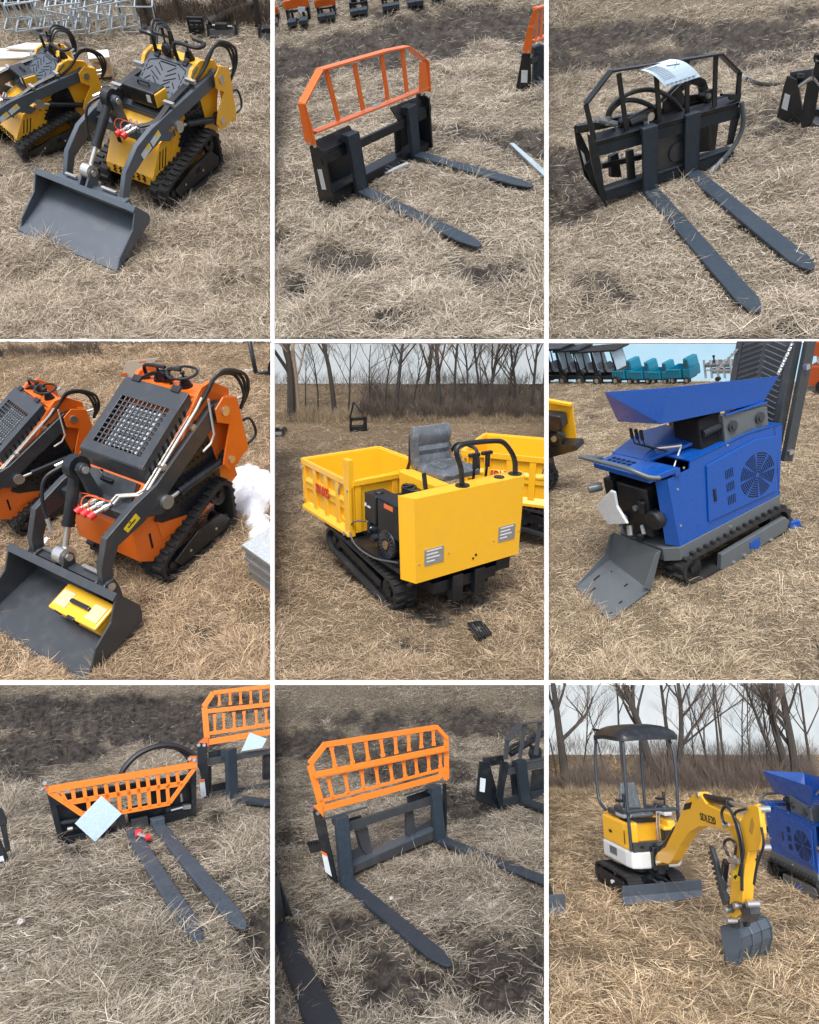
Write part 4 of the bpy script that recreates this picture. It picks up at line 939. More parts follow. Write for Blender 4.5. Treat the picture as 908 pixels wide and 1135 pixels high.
    for f in (.06, .36, .66, .95):
        p = pr[7] + off * f; u = nrm(pr[7] - pr[6]); MB().bar(p - u * .12 + (0, 0, .02), p + u * .05 + (.01, 0, .0), .09, .03, up=nrm(pr[6] - cen)).build('bucket_tooth', GRY2, bk, bevel=.006)
    p = pr[8]; MB().ext([pr[9] + (0, -.03, .05), pr[9] + (.0, -.03, -.12), pr[8] + (.02, -.03, .02), pr[7] + (0, -.03, .10)], (0, .03, 0)).build('side_cutter', GRY2, bk, bevel=.004)
    m = MB(); plate(m, -.10, .04, (600, 790), (640, 790), (645, 812), (610, 812)); plate(m, .04, .04, (640, 785), (672, 790), (665, 812), (640, 812)); m.build('bucket_ear', GRY2, bk)
    return root
def tine(root, a, b, top, w, th=.035, m=None, taper=.16, heelh=.04, name='fork_tine'):
    """a: heel point on the ground, b: tip (both centre line, local), top: height of the upright"""
    a = np.array(a, float); b = np.array(b, float); d = nrm(b - a); x = nrm(np.cross(d, [0, 0, 1.0])); L = np.linalg.norm(b - a)
    o = MB(); c = a + d * (L - taper)
    pts = [a - x * w / 2, c - x * w / 2, b - d * .03 - x * w * .28, b - x * w * .12, b + x * w * .12, b - d * .03 + x * w * .28, c + x * w / 2, a + x * w / 2]
    n = len(pts); vs = []
    for i, p in enumerate(pts):
        t = ((p - a) @ d) / L
        vs.append(p + (0, 0, heelh))
    for i, p in enumerate(pts):
        t = ((p - a) @ d) / L; vs.append(p + (0, 0, heelh - th * (1 - .6 * max(0, t))))
    o.add(vs, [list(range(n)), list(range(2 * n - 1, n - 1, -1))] + [[i, n + i, n + (i + 1) % n, (i + 1) % n] for i in range(n)])
    u = a - d * .0
    o.ext([u - x * w / 2 + (0, 0, heelh - th), u + x * w / 2 + (0, 0, heelh - th), u + x * w / 2 + (0, 0, top), u - x * w / 2 + (0, 0, top)], -d * .045)
    o.ext([u - x * w / 2 - d * .045 + (0, 0, top - .005), u + x * w / 2 - d * .045 + (0, 0, top - .005), u + x * w / 2 - d * .045 + (0, 0, top - .06), u - x * w / 2 - d * .045 + (0, 0, top - .06)], -d * .05)
    return o.build(name, m or STL, root, bevel=.006)
def seg(mb, p, q, w, th, n=(0, -1, 0)): mb.bar(p, q, w, th, up=n)
class PX:
    """photo-zoom coordinates -> plot zoom coordinates"""
    def __init__(s, ox, oy, k): s.o = (ox, oy, k)
    def __call__(s, x, y): return (s.o[0] + x * s.o[2], s.o[1] + y * s.o[2])
def wallframe(t, zA, zB):
    A = t.g(*zA); B = t.g(*zB); d = B - A
    return t.sub(A, math.degrees(math.atan2(d[1], d[0])))
def pp(F, mb, y, th, *z):
    """flat plate in the wall plane from photo outline"""
    return mb.ext([np.array(q) for q in F.pl('y', y, *z)], (0, th, 0))
def pb(F, mb, y, z1, z2, w, th):
    a, b = F.pl('y', y, z1, z2); return mb.bar(a, b, w, th, up=(0, 1, 0))
def lay(F, y, z1, z2):
    return F.pl('y', y, z1, z2)
def dressing(F, root, y, z, m=None, name='sticker'):
    """small label plate on a side face (x = const) or front"""
    return MB().ext(F.pl('y', y, *z), (0, -.003, 0)).build(name, m or STK, root)

def forks2():
    CUR[0] = 2; t = TILES[2]
    q = PX(-233.1 + 301.8 - 0.0, 119.5, .5263)   # unused zoom
    F = wallframe(t, (203, 683), (522, 490))
    r = thing('pallet_fork_frame', F, 'black pallet fork frame with a four bar orange guard standing alone on dry grass', 'pallet fork', 'pallet fork attachments')
    D = .14
    # end plates
    e = MB()
    a = F.pl('y', 0, (160, 500), (203, 683)); x0 = 0.0
    top = a[0][2]
    e.ext([(a[0][0] - .005, -.02, top + .01), (a[1][0], -.02, -.0), (a[1][0], D + .02, 0), (a[0][0] - .005, D - .03, top + .05)], (.018, 0, 0))
    e.build('side_plate', BLK, r, bevel=.003)
    b = F.pl('y', 0, (512, 335), (522, 488))
    MB().ext([(b[0][0], -.02, b[0][2] + .02), (b[1][0], -.02, 0), (b[1][0], D + .02, 0), (b[0][0], D - .03, b[0][2] + .06)], (.018, 0, 0)).build('side_plate', BLK, r, bevel=.003)
    MB().ext([(-.012, .035, .27), (-.012, .085, .26), (-.006, .09, .11), (-.006, .04, .12)], (.004, 0, 0)).build('sticker', STK, r)
    # rails
    m = MB(); pp(F, m, 0, .03, (163, 522), (512, 360), (514, 388), (168, 549)); m.build('top_rail', BLK, r, bevel=.003)
    m = MB(); pp(F, m, 0, .025, (195, 640), (522, 470), (522, 492), (203, 683))
    u = F.pl('y', 0, (195, 640), (522, 470)); m.ext([u[0], u[1], u[1] + (0, D, 0), u[0] + (0, D, 0)], (0, 0, -.02)); m.build('bottom_rail', BLK, r, bevel=.003)
    m = MB(); pp(F, m, D, .015, (165, 540), (248, 500), (285, 590), (200, 650)); m.build('back_panel', BLK, r)
    m = MB(); pp(F, m, D, .015, (405, 425), (512, 370), (522, 470), (412, 508)); m.build('back_panel', BLK, r)
    m = MB(); pp(F, m, D * .4, .012, (405, 425), (425, 415), (428, 500), (410, 508)); m.build('inner_plate', BLK, r)
    for z in (((148, 492), (268, 437)), ((402, 378), (512, 334))):
        m = MB(); p, s = F.pl('y', .05, *z); m.bar(p, s, .012, .11, up=(0, .7, .7)); m.bar(p + (0, -.035, -.045), s + (0, -.035, -.045), .05, .012, up=(0, 1, 0)); m.build('mounting_lip', BLK, r, bevel=.002)
    # guard
    g = MB(); y = .02; w = .055
    def P(*z): return F.pl('y', y, *z)
    o = P((130, 480), (98, 343), (158, 230), (375, 168), (445, 154), (508, 203), (514, 302))
    n = (0, 1, 0)
    def strap(i, j, wd=.012, dp=.07): g.bar(o[i], o[j], wd, dp, up=n)
    for i in range(6): strap(i, i + 1)
    lo = P((137, 437), (516, 288)); g.bar(lo[0], lo[1], .012, .065, up=n); g.bar(lo[0] + (0, .03, -.012), lo[1] + (0, .03, -.012), .03, .006, up=n)
    for zb, zt in (((219, 398), (179, 233)), ((300, 364), (271, 211)), ((382, 330), (361, 182)), ((445, 304), (429, 160))):
        a, b = P(zb, zt); g.bar(a, b, .038, .012, up=n)
    pp(F, g, y - .03, .012, (111, 470), (149, 488), (122, 380), (108, 343), (88, 343)); pp(F, g, y - .03, .012, (490, 205), (508, 203), (519, 303), (488, 300))
    gd = g.build('guard', ORG, r, bevel=.002)
    bt = MB()
    for z in ((122, 478), (140, 484), (494, 312), (506, 311)): c = F.pl('y', y - .035, z); bt.disc(c, 'y', .011, .012, 8)
    bt.build('bolt', CHR, gd)
    dressing(F, gd, y - .038, [(330, 350), (358, 338), (360, 344), (333, 356)])
    c = F.pl('y', -.03, (300, 640), (478, 524))
    tine(r, F.pl('z', 0, (303, 643)), F.pl('z', 0, (690, 832)), F.pl('y', -.05, (262, 440))[2], .105)
    tine(r, F.pl('z', 0, (482, 524)), F.pl('z', 0, (862, 634)), F.pl('y', -.05, (466, 352))[2], .098)
    m = MB(); a = F.pl('z', .01, (370, 572), (448, 538), (450, 545), (376, 577)); m.ext(a, (0, 0, .008)).build('rail_tag', STK, r)
    # neighbour at the right edge
    z = PX(770.6, 0, .2894)
    F2 = wallframe(t, z(300, 1030), z(455, 905))
    r2 = thing('pallet_fork_frame', F2, 'half seen orange and black pallet fork frame cut by the border beside the mud', 'pallet fork', 'pallet fork attachments')
    m = MB(); m.ext(F2.plane((0, 0, 0), nrm((1, .25, 0)), z(195, 612), z(285, 612), z(300, 1030), z(200, 1040), z(118, 1040)), (.012, 0, 0)).build('side_plate', BLK, r2)
    MB().ext(F2.plane((-.006, 0, 0), nrm((1, .25, 0)), z(187, 805), z(257, 805), z(252, 945), z(180, 945)), (.004, 0, 0)).build('sticker', STK, r2)
    g = MB(); g.ext(F2.plane((-.004, 0, 0), nrm((1, .25, 0)), z(190, 608), z(292, 612), z(322, 305), z(258, 305)), (.01, 0, 0)); g.ext(F2.plane((-.002, 0, 0), nrm((1, .25, 0.1)), z(258, 305), z(322, 305), z(388, 88), z(325, 110)), (.01, 0, 0))
    pb(F2, g, 0, z(350, 95), z(640, 10), .014, .06); pb(F2, g, 0, z(325, 470), z(640, 330), .014, .06); pb(F2, g, 0, z(350, 480), z(368, 160), .03, .012); pb(F2, g, 0, z(410, 430), z(415, 95), .04, .012); pb(F2, g, 0, z(500, 380), z(510, 70), .04, .012)
    g.build('guard', ORG, r2, bevel=.002)
    m = MB(); pb(F2, m, 0, z(290, 700), z(600, 540), .045, .03); pb(F2, m, 0, z(300, 990), z(600, 820), .05, .03); pp(F2, m, .1, .01, z(320, 640), z(600, 560), z(600, 820), z(330, 900)); m.build('cross_rail', BLK, r2)
    c = F2.pl('z', 0, z(380, 975), z(600, 1120)); tine(r2, c[0], c[1], F2.pl('y', -.03, z(380, 560))[2], .10)
    MB().disc(F2.plane((-.01, 0, 0), nrm((1, .25, 0)), z(210, 590)), 'x', .01, .01, 8).disc(F2.plane((-.01, 0, 0), nrm((1, .25, 0)), z(268, 590)), 'x', .01, .01, 8).build('bolt', CHR, r2)
    # grey strip lying on the grass
    a = [t.g(785, 492), t.g(800, 492), t.g(905, 585), t.g(905, 608)]; fr = t.sub(a[0]); b = [fr.loc(t.cam(p)) + (0, 0, .03) for p in a]
    tag(MB().ext(b, (0, 0, .012)).build('metal_strip', mat('pale_strip', (.35, .44, .48), .4, metal=.2), frame=fr), 'pale grey metal strip lying loose on the grass by the muddy rut', 'metal strip')
    # the row at the far side of the field
    z = PX(0, 0, .6513)
    rows = [(-70, 44, 20, 130, 1, 'leftmost orange guarded fork frame of the distant row'), (58, 200, 0, 112, 1, 'distant orange guarded fork frame with a pale sheet on its rail'),
            (212, 330, -8, 88, 1, 'distant orange guarded fork frame beside the black ungarded ones'), (375, 492, -25, 62, 0, 'distant black fork frame just right of the orange guarded row'),
            (537, 650, -32, 38, 0, 'distant black fork frame in the middle of the black ones at the field edge'), (665, 768, -40, 20, 0, 'distant black fork frame second from the right at the field edge'), (795, 870, -50, 6, 0, 'distant black fork frame at the far right end of the row')]
    for i, (xa, xb, yt, yb, og, lab) in enumerate(rows):
        lab = lab.replace('ungarded', 'unguarded')
        Fk = wallframe(t, z(xa + 20, yb), z(xb - 5, yb - (xb - xa) * .13)); rr = thing('pallet_fork_frame', Fk, lab, 'pallet fork', 'distant row of fork attachments')
        W = np.linalg.norm(Fk.pl('y', 0, z(xb - 5, yb - (xb - xa) * .13))); H = W * .40
        m = MB(); m.box((0, 0, 0), (.03, .14, H)).box((W - .03, 0, 0), (W, .14, H)).box((0, 0, H * .72), (W, .03, H * .9)).box((0, 0, .0), (W, .03, H * .15)).box((W * .22, -.03, 0), (W * .32, .0, H)).box((W * .7, -.03, 0), (W * .8, 0, H))
        m.build('frame', BLK, rr)
        for fx in (.27, .75): MB().box((W * fx - .05, -1.0 * W * .8, .0), (W * fx + .05, -.03, .04)).build('fork_tine', STL, rr)
        if og:
            g = MB(); zt = H * 1.05; zh = H * 1.75
            for zz in (zt, (zt + zh) / 2, zh): g.box((-.01 if zz < zh else .08, 0, zz), (W + .01 if zz < zh else W - .08, .03, zz + .04))
            for k in range(9): x = W * k / 8; g.box((x - .012, 0, zt), (x + .012, .03, zh if 0 < k < 8 else zh * .88))
            g.build('guard', ORG, rr)
        if i == 1:
            MB().ext([(W * .55, -.05, H * .8), (W * .85, -.05, H * .72), (W * .87, -.05, H * 1.1), (W * .58, -.05, H * 1.2)], (0, .01, 0)).build('care_sheet', PAP, rr)
        if not og:
            g = MB(); g.box((W * .1, .1, H * .6), (W * .4, .3, H * 1.3)).box((W * .6, .1, H * .5), (W * .9, .3, H * 1.25)); g.build('grapple_arm', BLK, rr)

def forks3():
    CUR[0] = 3; t = TILES[3]; z = PX(87.1, 150.2, .6284)
    F = wallframe(t, (192, 690), (640, 520))
    r = thing('grapple_fork_frame', F, 'black grapple fork frame with a hoop guard and hoses, a curled sheet on top', 'grapple fork', 'pallet fork attachments')
    D = .26; B = BLKW
    m = MB(); pp(F, m, 0, .03, z(128, 535), z(888, 325), z(888, 385), z(135, 590)); m.build('top_rail', B, r, bevel=.003)
    m = MB(); a, b = F.pl('y', .0, z(120, 510), z(880, 300)); m.bar(a + (0, .05, 0), b + (0, .05, 0), .035, .12, up=(0, 1, .3)); m.build('top_angle', BLK, r, bevel=.003)
    m = MB(); pp(F, m, 0, .03, z(168, 765), z(850, 545), z(855, 600), z(180, 825)); u = F.pl('y', 0, z(168, 765), z(850, 545)); m.ext([u[0], u[1], u[1] + (0, .1, 0), u[0] + (0, .1, 0)], (0, 0, -.015)); m.build('bottom_rail', B, r, bevel=.003)
    m = MB(); pp(F, m, -.01, .018, z(80, 470), z(122, 505), z(148, 620), z(182, 862), z(150, 812), z(100, 620)); m.build('side_plate', BLK, r, bevel=.002)
    e = F.pl('y', D, z(8, 435)); xo = -.05
    m = MB(); m.ext(F.pl('y', D * .7, z(8, 432), z(30, 440), z(105, 600), z(150, 810), z(62, 690), z(20, 520)), (0, .015, 0)); a, b = F.pl('y', D * .7, z(15, 445), z(150, 420)); m.bar(a, b, .05, .05); m.ext(F.pl('y', D * .5, z(60, 640), z(100, 600), z(170, 830), z(130, 790)), (0, .015, 0)); m.build('side_plate', BLK, r, bevel=.002)
    dressing(F, r, D * .7 - .004, [z(40, 555), z(58, 575), z(84, 668), z(66, 655)])
    m = MB(); pp(F, m, 0, .02, z(845, 385), z(888, 360), z(850, 520), z(822, 530)); m.build('side_plate', BLK, r)
    # hoop
    g = MB(); o = F.pl('y', .02, z(113, 500), z(68, 310), z(200, 138), z(780, 47), z(883, 150), z(872, 305))
    for i in range(5): g.bar(o[i], o[i + 1], .014 if i in (1, 2, 3) else .035, .07 if i in (1, 2, 3) else .02, up=(0, 1, 0))
    for zb, zt in ((z(285, 450), z(243, 150)), (z(460, 405), z(438, 110)), (z(605, 375), z(605, 80)), (z(750, 325), z(757, 55))):
        a, b = F.pl('y', .03, zb, zt); g.bar(a, b, .036, .014, up=(0, 1, 0))
    g.build('hoop_guard', BLK, r, bevel=.002)
    m = MB(); pp(F, m, .03, .015, z(450, 505), z(592, 465), z(590, 640), z(448, 700)); c = F.pl('y', .02, z(553, 565)); m.disc(c, 'y', .07, .012, 16); m.build('centre_plate', GRY2, r)
    m = MB()
    for p in ([z(287, 562), z(322, 552), z(334, 708), z(298, 712)], [z(735, 425), z(772, 415), z(755, 556), z(735, 560)]): pp(F, m, .03, .03, *p)
    m.build('inner_post', BLK, r)
    m = MB(); a = F.pl('y', D, z(150, 640), z(360, 590)); m.bar(a[0], a[1], .04, .04); m.ext(F.pl('y', D, z(200, 590), z(240, 570), z(260, 700), z(205, 700)), (0, .05, 0)); m.ext(F.pl('y', D, z(670, 440), z(730, 425), z(730, 560), z(665, 570)), (0, .05, 0)); a = F.pl('y', D * .8, z(40, 440), z(880, 275)); m.bar(a[0], a[1], .05, .06); m.build('back_frame', BLK, r)
    # grapple claw with its cylinder
    m = MB()
    path = [z(500, 400), z(500, 330), z(560, 230), z(625, 180), z(680, 200), z(700, 260), z(690, 330)]
    a = F.pl('y', .16, *path)
    for k in range(len(a) - 1): m.bar(a[k], a[k + 1], .055, .05, up=(0, 1, 0)); m.disc(a[k], 'y', .028, .05, 10)
    m.disc(F.pl('y', .14, z(705, 265)), 'y', .045, .10, 14); m.ext(F.pl('y', .13, z(480, 300), z(560, 220), z(590, 260), z(580, 360), z(480, 400)), (0, .02, 0))
    m.ext(F.pl('y', .2, z(590, 270), z(740, 250), z(760, 310), z(600, 340)), (0, .03, 0)); m.build('grapple_claw', BLK, r, bevel=.003)
    a = F.pl('y', .10, z(270, 415), z(420, 340), z(560, 200)); c = MB().cyl(a[0], a[1], .028, 12).cyl(a[1], a[2], .014, 8).disc(a[0], 'y', .04, .07, 12); a = F.pl('y', .08, z(300, 420), z(410, 375)); c.cyl(a[0], a[1], .035, 12).disc(a[1], 'y', .05, .06, 14); c.build('grapple_cylinder', BLK, r)
    MB().disc(F.pl('y', .06, z(410, 378)), 'y', .03, .03, 10).disc(F.pl('y', .10, z(712, 268)), 'y', .02, .04, 10).disc(F.pl('y', .03, z(390, 412)), 'z', .022, .02, 12).build('pin', CHR, r)
    for pts in ([(185, 410), (190, 350), (240, 290), (330, 245), (430, 238), (520, 280), (565, 330), (590, 370)], [(190, 400), (205, 345), (260, 300), (330, 292), (410, 320), (450, 350)]):
        MB().tube(F.pl('y', .09, *[z(*p) for p in pts]), .017, 8, sub=4).build('hose', HOS, r)
    f = MB(); a = F.pl('y', .09, z(188, 375), z(180, 425), z(135, 395), z(230, 420)); f.cyl(a[0], a[1], .022, 8).cyl(a[2], a[3], .022, 8); f.build('hose_fitting', mat('dull_fitting', (.25, .27, .28), .5, metal=.5), r)
    a = F.pl('y', -.03, *[z(*p) for p in ((893, 300), (903, 400), (880, 490), (835, 560), (795, 605))]); MB().tube(a, .018, 8, sub=4).build('hose', mat('grey_hose', (.07, .085, .10), .4), r)
    a = F.pl('y', -.04, z(795, 605), z(760, 645), z(725, 682)); MB().cyl(a[0], a[1], .018, 8).cyl(a[1], a[2], .024, 8).build('hose_fitting', mat('dull_fitting', (.25, .27, .28), .5, metal=.5), r)
    m = MB(); pp(F, m, .0, .03, z(790, 258), z(870, 262), z(868, 290), z(840, 292), z(830, 272), z(792, 272)); m.build('hook', BLK, r)
    tine(r, F.pl('z', 0, (348, 648)), F.pl('z', 0, (704, 1058)), F.pl('y', -.05, z(405, 425))[2], .115)
    tine(r, F.pl('z', 0, (483, 588)), F.pl('z', 0, (880, 915)), F.pl('y', -.05, z(640, 362))[2], .115)
    # curled sheet: its own thing, resting over the hoop
    c = F.pl('y', .0, z(335, 132), z(515, 76), z(635, 160), z(455, 220)); fr = F.sub(c[0]); c = [np.array(p) - c[0] for p in c]
    c[2] = c[2] + np.array([0, -.10, 0]); c[3] = c[3] + np.array([0, -.10, 0])
    rows = []
    for i in range(9):
        s = i / 8; a = c[0] * (1 - s) + c[3] * s; b = c[1] * (1 - s) + c[2] * s; up = math.sin(math.pi * s) * .035
        rows.append([a * (1 - k / 8) + b * k / 8 + np.array([0, -up * .3, up * .9]) for k in range(9)])
    sh = MB().grid(rows, .003).build('instruction_sheet', PAP, frame=fr); tag(sh, 'pale blue curled instruction sheet draped over the black hoop guard', 'sheet')
    lm = MB()
    def on(u, v): 
        i = v * 8; j = int(min(7, i)); f = i - j; k = u * 8; l = int(min(7, k)); g = k - l
        A = rows[j][l] * (1 - g) + rows[j][l + 1] * g; Bq = rows[j + 1][l] * (1 - g) + rows[j + 1][l + 1] * g; return A * (1 - f) + Bq * f + np.array([0, -.002, .004])
    for k in range(13): lm.bar(on(.08, .2 + .05 * k), on(.42, .2 + .05 * k), .004, .001)
    for k in range(7): lm.bar(on(.05 + .125 * k, .93), on(.14 + .125 * k, .93), .022, .001)
    lm.bar(on(.55, .35), on(.85, .45), .012, .001); lm.bar(on(.6, .55), on(.85, .35), .008, .001)
    lm.build('print', mat('dark_print', (.10, .14, .2), .6, bump=0), sh)
    MB().bar(on(.02, .02), on(.4, .02), .03, .001).build('header_band', mat('tan_print', (.5, .33, .16), .6, bump=0), sh)
    # neighbour at the right
    z = PX(642.6, 150.2, .291)
    F2 = wallframe(t, z(640, 925), z(900, 960)); n = nrm((.35, 1, 0))
    r2 = thing('grapple_bucket', F2, 'black grapple attachment with a white sticker cut off by the picture edge', 'grapple', 'pallet fork attachments')
    def P2(y, *p): return F2.pl('y', y, *[z(*q) for q in p])
    m = MB().ext(P2(0, (540, 350), (650, 395), (705, 690), (722, 860), (640, 930), (550, 890), (420, 830), (500, 480)), (0, .015, 0)); m.build('side_plate', BLK, r2, bevel=.003)
    m = MB().ext(P2(-.1, (770, 420), (850, 400), (905, 470), (835, 850), (800, 935), (705, 950), (690, 860)), (0, .015, 0)); m.ext(P2(0, (835, 340), (860, 200), (880, 110), (990, 100), (990, 460), (905, 440)), (0, .02, 0)); m.build('inner_plate', BLK, r2, bevel=.003)
    m = MB(); a = P2(.05, (590, 385), (840, 350)); m.bar(a[0], a[1], .03, .10); a = P2(.05, (820, 870), (1200, 1050)); m.bar(a[0], a[1], .10, .05); m.box(P2(.1, (900, 700))[0:3] if False else (0, .1, 0), (.0 + .6, .14, .1)); m.disc(P2(.05, (730, 335)), 'z', .045, .03, 14); m.build('top_rail', GRY2, r2)
    MB().ext(P2(-.004, (520, 550), (580, 575), (545, 750), (480, 720)), (0, -.003, 0)).build('sticker', STK, r2)
    a = P2(-.05, (685, 470), (820, 375)); MB().cyl(a[0], a[1], .014, 8).build('chrome_rod', CHR, r2)
    MB().tube(P2(-.02, (885, 100), (862, 130), (870, 180), (900, 200)), .012, 8, sub=4).build('lifting_ring', HOS, r2)
    a = [t.g(*z(*q)) for q in ((80, 425), (150, 455), (220, 480), (350, 492), (490, 480), (560, 470))]; fr = t.sub(a[0]); b = [fr.loc(t.cam(p)) + (0, 0, .03) for p in a]
    h = MB().tube(b, .017, 8, sub=4).build('hydraulic_hose', HOS, frame=fr); tag(h, 'black hydraulic hose stretched over the grass between the two grapple frames', 'hose')
    a = [t.g(*z(*q)) for q in ((15, 392), (80, 425))]; b = [fr.loc(t.cam(p)) + (0, 0, .03) for p in a]; MB().cyl(b[0], b[1], .022, 8).build('hose_fitting', CHR, h)

def gridguard(F, z, y, rows, rails, m, root):
    g = MB()
    for a, b, w, th in rails: pb(F, g, y, z(*a), z(*b), w, th)
    for (xt, xb, yt, yb, w) in rows:
        for i in range(len(xt)):
            f = i / (len(xt) - 1); a, b = F.pl('y', y, z(xt[i], yt[0] + (yt[1] - yt[0]) * (xt[i] - xt[0]) / (xt[-1] - xt[0])), z(xb[i], yb[0] + (yb[1] - yb[0]) * (xb[i] - xb[0]) / (xb[-1] - xb[0])))
            g.bar(a, b, w, .012, up=(0, 1, 0))
            # rounded fillets at the ends of each bar
            for p, q in ((a, b), (b, a)):
                d = nrm(q - p); g.bar(p, p + d * .026, w * 1.45, .011, up=(0, 1, 0))
    return g.build('guard', m, root, bevel=.002)
def forks8():
    CUR[0] = 8; t = TILES[8]; z = PX(113.5, 113.5, .5263)
    F = wallframe(t, (215, 668), (577, 512))
    r = thing('pallet_fork_frame', F, 'dark pallet fork frame with a tall orange two row window guard, nearest the middle', 'pallet fork', 'pallet fork attachments')
    D = .12
    xt = [155, 268, 370, 465, 555, 640, 720, 795]; xb = [180, 290, 388, 482, 565, 645, 722, 800]
    xt2 = [135, 240, 345, 435, 525, 608, 685, 765, 838]; xb2 = [165, 262, 360, 452, 540, 622, 695, 770, 842]
    gd = gridguard(F, z, 0, [(xt, xb, (182, 72), (318, 178), .028), (xt2, xb2, (378, 222), (515, 318), .028)],
        [((18, 295), (118, 168), .05, .014), ((118, 172), (815, 62), .04, .03), ((815, 60), (882, 135), .035, .03), ((22, 300), (95, 560), .055, .012), ((878, 135), (882, 390), .05, .012),
         ((45, 360), (880, 190), .035, .012), ((80, 530), (885, 318), .024, .012), ((105, 572), (838, 375), .045, .02)], ORGL, r)
    m = MB(); a, b = F.pl('y', -.02, z(50, 372), z(880, 203)); m.bar(a, b, .018, .05, up=(0, 1, .2)); pp(F, m, -.012, .012, z(45, 560), z(98, 540), z(110, 632), z(82, 600)); pp(F, m, -.012, .012, z(835, 345), z(888, 320), z(886, 402), z(835, 385)); m.build('guard_flange', ORGL, gd, bevel=.002)
    bt = MB().disc(F.pl('y', -.02, z(850, 382)), 'y', .012, .014, 8).disc(F.pl('y', -.02, z(70, 605)), 'y', .012, .014, 8).disc(F.pl('y', .05, z(35, 578)), 'y', .012, .014, 8); bt.build('bolt', CHR, gd)
    def fr(name, *pls):
        m = MB()
        for y, th, pts in pls: pp(F, m, y, th, *[z(*p) for p in pts])
        return m.build(name, GRY2 if name != 'back_plate' else BLK, r, bevel=.003)
    fr('top_rail', (0, .03, [(215, 680), (812, 490), (812, 540), (228, 732)]))
    fr('bottom_rail', (0, .03, [(270, 945), (815, 705), (812, 765), (283, 990)]))
    u = F.pl('y', 0, z(265, 940), z(815, 700)); MB().ext([u[0], u[1], u[1] + (0, D, 0), u[0] + (0, D, 0)], (0, 0, -.012)).build('rail_shelf', GRY, r)
    fr('back_plate', (.04, .012, [(215, 650), (345, 615), (350, 690), (225, 735)]), (.04, .012, [(632, 500), (812, 440), (812, 520), (640, 560)]))
    for a, b in (((112, 640), (368, 568)), ((625, 487), (820, 425))):
        p, q = F.pl('y', .03, z(*a), z(*b)); MB().bar(p, q, .014, .07, up=(0, 1, -.3)).build('mounting_lip', GRY2, r, bevel=.002)
    fr('bracket', (.06, .05, [(318, 715), (385, 690), (418, 868), (385, 878), (350, 830)]), (.07, .012, [(225, 735), (320, 712), (330, 820), (270, 850), (262, 935), (400, 870), (360, 700), (320, 712)]) if False else (.08, .012, [(258, 850), (330, 815), (400, 870), (265, 935)]))
    fr('bracket', (.06, .05, [(635, 590), (672, 580), (690, 740), (668, 752), (640, 745)]), (.08, .012, [(688, 695), (780, 640), (785, 550), (812, 545), (815, 690), (690, 745)]))
    m = MB(); m.ext(F.plane((0, 0, 0), nrm((1, .45, 0)), z(32, 575), z(100, 600), z(192, 1045), z(130, 1000), z(62, 720)), (.012, 0, 0)); m.build('side_plate', BLK, r, bevel=.003)
    m = MB(); m.ext(F.plane((0, .02, 0), nrm((1, .2, 0)), z(5, 800), z(112, 780), z(112, 835), z(25, 858)), (.014, 0, 0))
    for k in range(6): p = F.plane((-.0, .02, 0), nrm((1, .2, 0)), z(12 + 17 * k, 797 - 3 * k)); m.box(p - (.01, .008, .01), p + (.02, .008, .016))
    m.build('step', BLK, r)
    stp = F.plane((-.008, 0, 0), nrm((1, .45, 0)), z(92, 842), z(124, 858), z(156, 1002), z(118, 972)); s = MB().ext(stp, (.004, 0, 0)).build('sticker', STK, r)
    MB().ext(F.plane((-.012, 0, 0), nrm((1, .45, 0)), z(92, 842), z(124, 858), z(129, 875), z(96, 860)), (.004, 0, 0)).build('orange_band', ORG, s)
    m = MB(); pp(F, m, .0, .03, z(880, 420), z(884, 640), z(875, 780), z(868, 420)); m.build('side_plate', BLK, r)
    tine(r, F.pl('z', 0, (250, 672)), F.pl('z', 0, (590, 958)), F.pl('y', -.05, z(165, 640))[2], .108)
    tine(r, F.pl('z', 0, (562, 530)), F.pl('z', 0, (960, 694)), F.pl('y', -.05, z(850, 420))[2], .10)
    # right: grapple frame cut by the plot edge
    z = PX(651.1, 98.6, .3421); F2 = wallframe(t, z(315, 945), z(600, 850))
    r2 = thing('grapple_fork_frame', F2, 'black grapple fork frame with a hooped guard half cut off beside the plot border', 'grapple fork', 'pallet fork attachments')
    def P2(y, *p): return F2.pl('y', y, *[z(*q) for q in p])
    MB().ext(P2(.05, (105, 470), (200, 482), (270, 755), (315, 945), (190, 890), (65, 845)), (0, .015, 0)).build('side_plate', BLK, r2, bevel=.003)
    MB().ext(P2(0, (310, 462), (380, 480), (388, 520), (345, 725), (315, 950), (262, 800), (290, 650)), (0, .015, 0)).build('side_plate', BLK, r2, bevel=.003)
    MB().ext(P2(.045, (108, 628), (160, 640), (150, 770), (102, 760)), (0, -.003, 0)).build('sticker', STK, r2)
    g = MB()
    for a, b, w, th in (((353, 450), (368, 275), .05, .015), ((368, 275), (495, 105), .016, .08), ((495, 105), (900, 55), .016, .08), ((492, 440), (540, 105), .045, .015), ((645, 410), (688, 90), .05, .015), ((790, 380), (840, 70), .05, .015)):
        p, q = P2(.03, a, b); g.bar(p, q, w, th, up=(0, 1, 0))
    g.build('hoop_guard', GRY2, r2, bevel=.002)
    m = MB().ext(P2(0, (380, 545), (900, 430), (900, 490), (378, 602)), (0, .03, 0)); m.ext(P2(.04, (380, 505), (900, 400), (900, 425), (380, 540)), (0, .08, 0)); m.build('top_rail', GRY2, r2, bevel=.003)
    MB().ext(P2(0, (335, 835), (900, 700), (900, 770), (330, 905)), (0, .03, 0)).build('bottom_rail', BLKW, r2, bevel=.003)
